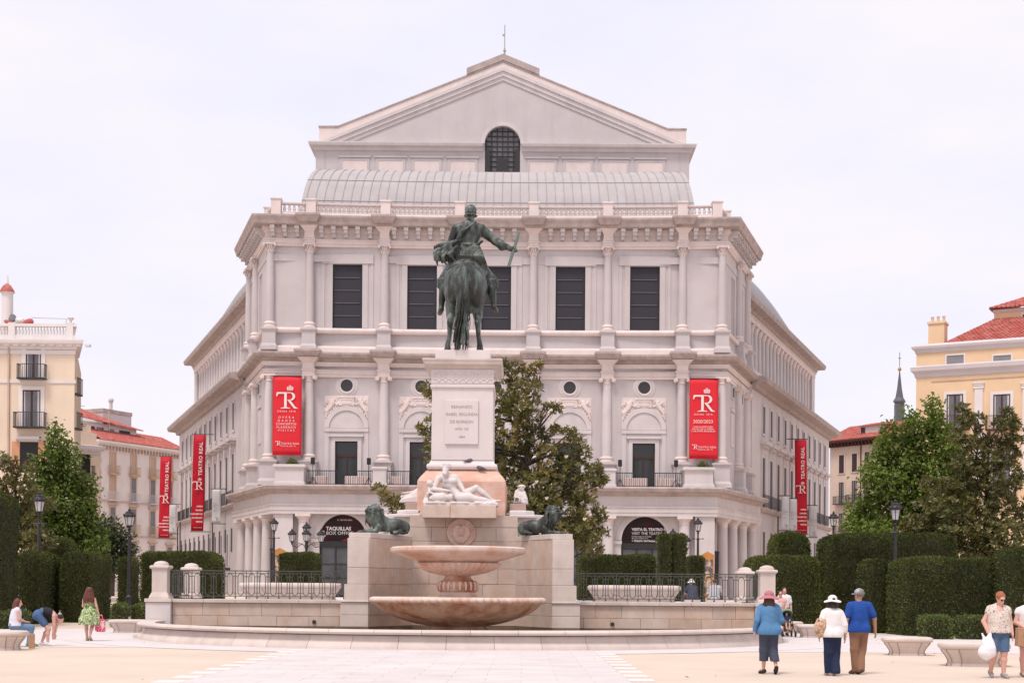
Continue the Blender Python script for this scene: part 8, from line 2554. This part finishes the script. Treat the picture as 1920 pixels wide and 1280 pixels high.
S.ell((0,0,-0.32),(0.175,0.11,0.17),None,0.02); S.ell((0.01,0,-0.2),(0.13,0.085,0.18),None,0.05); S.path([(0,0,-0.1),(0.02,0,0.0)],[0.06,0.02],0.03); S.path([(-0.06,0,-0.05),(-0.10,0,0.03)],[0.03,0.018],0.02); S.path([(0.05,0,-0.05),(0.06,0,0.04)],[0.03,0.02],0.02)
S.ripple(0.011, 22, 6)
bo = S.build('plastic_bag', cloth('white_plastic', (0.78,0.76,0.78), rough=0.4, var=0.05, bump=0.5, bscale=18)); bo.location = (g0.x-0.27, g0.y-0.14, 0.84)
tag(bo, 'bulging white plastic bag held by the person in the patterned blouse', 'bag')

# ---- woman at the very edge
g0 = G(1926, 1268)
p = Person('person in a white sleeveless top and rose shorts, cut by the right edge', (g0.x, g0.y, 0), rad(184), 1.66,
           joints(elR=(0.25,0.0,1.12), wrR=(0.10,0.22,0.98), elL=(-0.24,-0.02,1.11), wrL=(-0.24,0.08,0.87), knR=(0.10,0.03,0.5), anR=(0.11,0.02,0.085)), 'pink', 1.15, rl=1.0, ra=1.0)
p.top(cloth('white_vest', (0.74,0.68,0.68), var=0.04), 0.98, 0.08, 0.020, 0.0, seed=11, name='vest')
p.bottom(cloth('rose_shorts', (0.42,0.19,0.16), var=0.1), 0.46, 0.026, 0.02, seed=12, name='shorts', z_top=1.04, z_hem=0.62)
p.shoes(cloth('taupe_sandal', (0.2,0.14,0.12)), True, 'sandal'); p.hair(hair_dk, 'short', 0.1)
mb = MB(); mb.frustum(0, 0, -0.36, 0.0, 0.15, 0.06, 0.16, 0.065); bo = mb.build('paper_bag', M('brown_paper', (0.44,0.26,0.16), 0.85, 0.08, 4, 0.3, 12), bevel=0.01); bo.location = (g0.x-0.17, g0.y-0.30, 0.98); bo.rotation_euler = (0.05,0.06,0.2)
tag(bo, 'brown paper bag in front of the person in rose shorts', 'bag')
mb = MB(); mb.frustum(0, 0, -0.24, 0.0, 0.12, 0.05, 0.10, 0.04).tube([(-0.08,0,0),(-0.05,0,0.14),(0.05,0,0.14),(0.08,0,0)],0.01,5)
bo = mb.build('handbag', cloth('maroon_leather', (0.10,0.022,0.025), rough=0.45), bevel=0.02); bo.location = (g0.x-0.02, g0.y-0.40, 0.98)
tag(bo, 'dark maroon handbag at the right edge', 'bag')

# ---- woman in the green dress
g0 = G(167, 1201)
p = Person('person with long auburn hair in a green patterned dress, walking away', (g0.x, g0.y, 0), rad(-3), 1.64,
           joints(elR=(0.235,0.0,1.13), wrR=(0.30,0.03,0.88), elL=(-0.215,0.03,1.14), wrL=(-0.20,0.18,1.02), anL=(-0.08,0.04,0.085), knR=(0.09,0.05,0.5), anR=(0.08,-0.16,0.13), toR=(0.09,0.0,0.03)), 'light', 1.0, rl=0.98)
S = p.new(); J = p.J
p.torso(S, 0.014)
for q in range(12):
    a = q*math.pi/6; c, s_ = math.cos(a), math.sin(a)
    S.path([J['belly']+V3(c*0.10,s_*0.07,-0.02), J['pelvis']+V3(c*0.17,s_*0.14,0.0), J['pelvis']+V3(c*0.25,s_*0.20,-0.24), J['pelvis']+V3(c*0.27,s_*0.21,-0.40)], [0.06,0.085,0.095,0.085], 0.03)
S.cut_below(0.53); S.cut_above(1.33)
p.add('dress', S, patterned('leaf_print', [(0,(0.06,0.12,0.03)),(0.40,(0.22,0.33,0.07)),(0.49,(0.62,0.62,0.50)),(0.56,(0.13,0.26,0.06)),(0.63,(0.36,0.20,0.14))], 11.0))
p.shoes(cloth('pale_flat', (0.42,0.34,0.27)), name='shoe'); p.hair(hair_au, 'long', 0.30, 0.035)
S = Sculpt((-0.25,-0.2,-0.5),(0.25,0.2,0.25),0.014); S.box((0,0,-0.22),(0.155,0.07,0.20),rd=0.04,k=0.02); S.path([(-0.09,0,-0.05),(-0.05,0,0.1),(0.05,0,0.1),(0.09,0,-0.05)],[0.012]*4,0.004); S.ripple(0.006,20,4)
bo = S.build('shopping_bag', patterned('pink_print_plastic', [(0,(0.62,0.03,0.09)),(0.47,(0.72,0.50,0.52)),(0.56,(0.66,0.06,0.12))], 12.0)); bo.location = (g0.x+0.33, g0.y+0.05, 0.71)
tag(bo, 'red and white shopping bag held by the person in the green dress', 'bag')

# ---- bending woman
g0 = G(82, 1210)
p = Person('person in a black top and denim shorts bending down to their shoe', (g0.x, g0.y, 0), rad(-82), 1.62,
           joints(pelvis=(0,-0.16,0.93), belly=(0,0.0,1.02), chest=(0,0.17,0.98), neck=(0,0.36,0.90), head=(0,0.47,0.80), shL=(-0.16,0.31,0.90), shR=(0.16,0.31,0.90), elL=(-0.15,0.34,0.62), elR=(0.15,0.32,0.62), wrL=(-0.10,0.30,0.34), wrR=(0.11,0.28,0.34),
                  hiL=(-0.09,-0.15,0.90), hiR=(0.09,-0.15,0.90), knL=(-0.12,0.10,0.50), knR=(0.12,0.16,0.50), anL=(-0.15,-0.10,0.085), anR=(0.12,0.14,0.085), look=(0,0.75,-0.65), hup=(0,0.65,0.75), finL=(0.1,0.1,-1), finR=(-0.1,0.1,-1)), 'pink', 1.08, rl=1.0, ra=1.0)
S = p.new(); p.torso(S, 0.016); S.put(lambda X,Y,Z: (Y-(0.24))*1.0+0*X+0*Z, (-1,0.24,0),(1,2,2),0.0,'s') if False else None
X = S.ax[1][None,:,None]; S.f = np.maximum(S.f, X-0.27); S.f = np.maximum(S.f, -0.07-X)
p.add('top', S, cloth('black_top', (0.018,0.016,0.02)))
p.bottom(cloth('denim_shorts2', (0.07,0.13,0.25), var=0.16), 0.30, 0.022, 0.012, z_top=None, name='shorts', seed=13)
p.shoes(cloth('white_trainer', (0.70,0.67,0.66)), name='shoe'); p.hair(hair_dk, 'short', 0.1)

# ---- seated woman at the left edge
g0 = G(30, 1212)
p = Person('person in a pale top and jeans sitting on the left-edge stone bench', (g0.x-0.05, g0.y+0.15, 0), rad(-62), 1.64,
           joints(pelvis=(0,-0.05,0.62), belly=(0,-0.03,0.77), chest=(0,-0.01,0.95), neck=(0,0.01,1.12), head=(0,0.05,1.265), shL=(-0.17,0.0,1.06), shR=(0.17,0.0,1.06), elL=(-0.22,0.03,0.80), elR=(0.22,0.05,0.80), wrL=(-0.10,0.24,0.72), wrR=(0.08,0.26,0.72),
                  hiL=(-0.09,0.0,0.60), hiR=(0.09,0.0,0.60), knL=(-0.11,0.42,0.56), knR=(0.11,0.40,0.55), anL=(-0.12,0.42,0.085), anR=(0.10,0.34,0.085), look=(0.1,1,-0.2), finL=(0.4,0.7,-0.3), finR=(-0.4,0.7,-0.3)), 'pink', 1.12)
p.top(cloth('lavender_top', (0.66,0.64,0.74), var=0.06), 0.60, 0.0, 0.020, 0.02, seed=14, name='top', neck_cut=(0,0.05,0.02,0.11,0.11,0.09))
p.bottom(cloth('pale_jeans', (0.13,0.22,0.35), var=0.16), 0.98, 0.022, 0.01, z_top=0.72, name='jeans', seed=15)
p.shoes(cloth('green_trainer', (0.20,0.28,0.20)), name='shoe'); p.hair(hair_au, 'long', 0.16)
c = G(57, 1215)
mb = MB(); mb.frustum(0, 0, 0, 0.40, 0.075, 0.13, 0.08, 0.14); bo = mb.build('paper_bag', MATS['brown_paper'], bevel=0.01); bo.location = (c.x, c.y+0.1, 0); bo.rotation_euler = (0,0,0.3)
tag(bo, 'tall brown paper bag standing on the ground by the seated person', 'bag')

# ---- family with pushchair, coming towards us
c = P(1463, 1150, 55)
p = Person('person in a pale pink top and sunglasses pushing a pushchair', (c.x, 55, 0), rad(172), 1.74, joints(elL=(-0.22,0.06,1.13), elR=(0.22,0.06,1.13), wrL=(-0.18,0.28,1.02), wrR=(0.18,0.28,1.02)), 'pink', 1.0, vox=0.015)
p.top(cloth('pale_pink_top', (0.68,0.40,0.38)), 0.98, 0.08, 0.016, 0.0, name='top'); p.bottom(cloth('red_shorts', (0.45,0.05,0.06)), 0.4, 0.02, 0.01, name='shorts'); p.shoes(cloth('black_shoe', (0.03,0.03,0.03))); p.hair(hair_br, 'short', 0.1); p.glasses()
c2 = P(1471, 1150, 55.6)
p = Person('tall person in a white T-shirt walking behind the pushchair', (c2.x, 55.7, 0), rad(176), 1.88, joints(), 'light', 1.08, vox=0.015)
p.top(cloth('white_tshirt', (0.72,0.70,0.70)), 0.88, 0.3, 0.02, 0.0, name='tshirt'); p.bottom(cloth('olive_shorts', (0.10,0.12,0.08)), 0.5, 0.02, 0.02, name='shorts'); p.shoes(cloth('black_shoe', (0.03,0.03,0.03))); p.hair(hair_dk, 'short', 0.09)
ST = thing('pushchair', (c.x+0.12, 54.2, 0), 'dark pushchair with a small child in front of the pale hedge bench', 'pushchair')
sx, sy = c.x+0.12, 54.2
for q in (-0.25, 0.25):
    MB().tube([(sx+q,sy+0.75,1.0),(sx+q,sy+0.15,0.45),(sx+q,sy-0.35,0.12)],0.016,6).tube([(sx+q,sy+0.1,0.5),(sx+q,sy+0.42,0.12)],0.016,6).build('frame', m_iron, ST, smooth=True)
MB().tube([(sx-0.25,sy+0.75,1.0),(sx+0.25,sy+0.75,1.0)],0.02,6).build('handle', m_iron, ST)
for (qx, qy) in ((-0.25,-0.38),(0.25,-0.38),(-0.25,0.44),(0.25,0.44)):
    w = MB().lathe([(0.05,-0.02),(0.11,-0.022),(0.12,0.0),(0.11,0.022),(0.05,0.02)], seg=16); w.v = [(sx+qx+z_, sy+qy+y_, 0.12+x_) for x_, y_, z_ in w.v]; w.build('wheel', m_dark, ST, smooth=True)
S = Sculpt((-0.35,-0.45,0.25),(0.35,0.5,1.1),0.02); S.box((0,0.05,0.45),(0.2,0.22,0.05),rd=0.03); S.box((0,0.25,0.7),(0.2,0.05,0.28),np.array(Matrix.Rotation(rad(-18),3,'X')),rd=0.03,k=0.03)
o = S.build('seat', cloth('charcoal_fabric', (0.03,0.03,0.035)), ST); o.location = (sx, sy, 0)
S = Sculpt((-0.35,-0.4,0.6),(0.35,0.5,1.25),0.02); S.ell((0,0.15,0.92),(0.23,0.26,0.17),None,0.0); S.ell((0,0.05,0.86),(0.2,0.28,0.16),None,0.0,'s')
o = S.build('canopy', cloth('sage_fabric', (0.20,0.27,0.19)), ST); o.location = (sx, sy, 0)
p = Person('small child sitting in the pushchair', (sx, sy+0.06, 0.02), rad(180), 1.0,
           joints(pelvis=(0,-0.12,0.85), belly=(0,-0.14,1.0), chest=(0,-0.16,1.16), neck=(0,-0.17,1.30), head=(0,-0.14,1.44), shL=(-0.16,-0.14,1.26), shR=(0.16,-0.14,1.26), elL=(-0.2,0.0,1.05), elR=(0.2,0.0,1.05), wrL=(-0.12,0.2,1.0), wrR=(0.12,0.2,1.0), hiL=(-0.09,-0.06,0.84), hiR=(0.09,-0.06,0.84), knL=(-0.11,0.35,0.85), knR=(0.11,0.35,0.85), anL=(-0.10,0.48,0.42), anR=(0.11,0.52,0.46)), 'light', 1.15, vox=0.02)
p.top(cloth('navy_tshirt', (0.03,0.04,0.10)), 0.8, 0.3, 0.02, 0.0, name='tshirt'); p.bottom(cloth('olive_shorts', (0.10,0.12,0.08)), 0.45, 0.02, 0.0, z_top=None, name='shorts'); p.shoes(cloth('black_shoe', (0.03,0.03,0.03))); p.hair(hair_br, 'short', 0.08)

# ---- two people sitting behind the right railing
for (px, d, rz_, lab, tc, hatc, hc) in ((1298, 55.5, 20, 'person in a white sun hat and navy top sitting behind the right railing', (0.05,0.06,0.10), (0.78,0.76,0.76), None), (1340, 54.2, -25, 'person in a grey shirt sitting behind the rear stone post', (0.42,0.43,0.45), None, hair_br)):
    c = P(px, 1110, d)
    p = Person(lab, (c.x, d, 1.22), rad(rz_), 1.66,
               joints(pelvis=(0,-0.10,0.24), belly=(0,-0.06,0.38), chest=(0,0.0,0.55), neck=(0,0.05,0.71), head=(0,0.10,0.85), shL=(-0.17,0.05,0.66), shR=(0.17,0.05,0.66), elL=(-0.24,0.16,0.44), elR=(0.24,0.16,0.44), wrL=(-0.12,0.34,0.46), wrR=(0.12,0.34,0.46), hiL=(-0.09,-0.04,0.22), hiR=(0.09,-0.04,0.22), knL=(-0.14,0.36,0.46), knR=(0.14,0.36,0.46), anL=(-0.12,0.52,0.085), anR=(0.12,0.52,0.085), finL=(0.4,0.7,-0.3), finR=(-0.4,0.7,-0.3)), 'pink', 1.15, vox=0.016)
    p.top(cloth('seated_top_%d' % px, tc), 0.2, 0.34, 0.022, 0.01, name='shirt'); p.bottom(cloth('seated_trousers', (0.10,0.10,0.12)), 0.95, 0.02, 0.0, z_top=0.36); p.shoes(cloth('white_trainer', (0.70,0.67,0.66)))
    if hatc: p.hat(cloth('white_hat', (0.76,0.73,0.72)), 0.16, 0.05); p.hair(hair_dk, 'short', 0.06)
    else: p.hair(hc, 'short', 0.08)
    MB().box(c.x-0.3, c.x+0.3, d-0.25, d+0.12, 1.22, 1.40).build('low_step', m_basin, None, bevel=0.02)
    tag(COL.objects[-1], 'low stone step under the seated %s' % ('person in the white hat' if hatc else 'person in grey'), 'step')
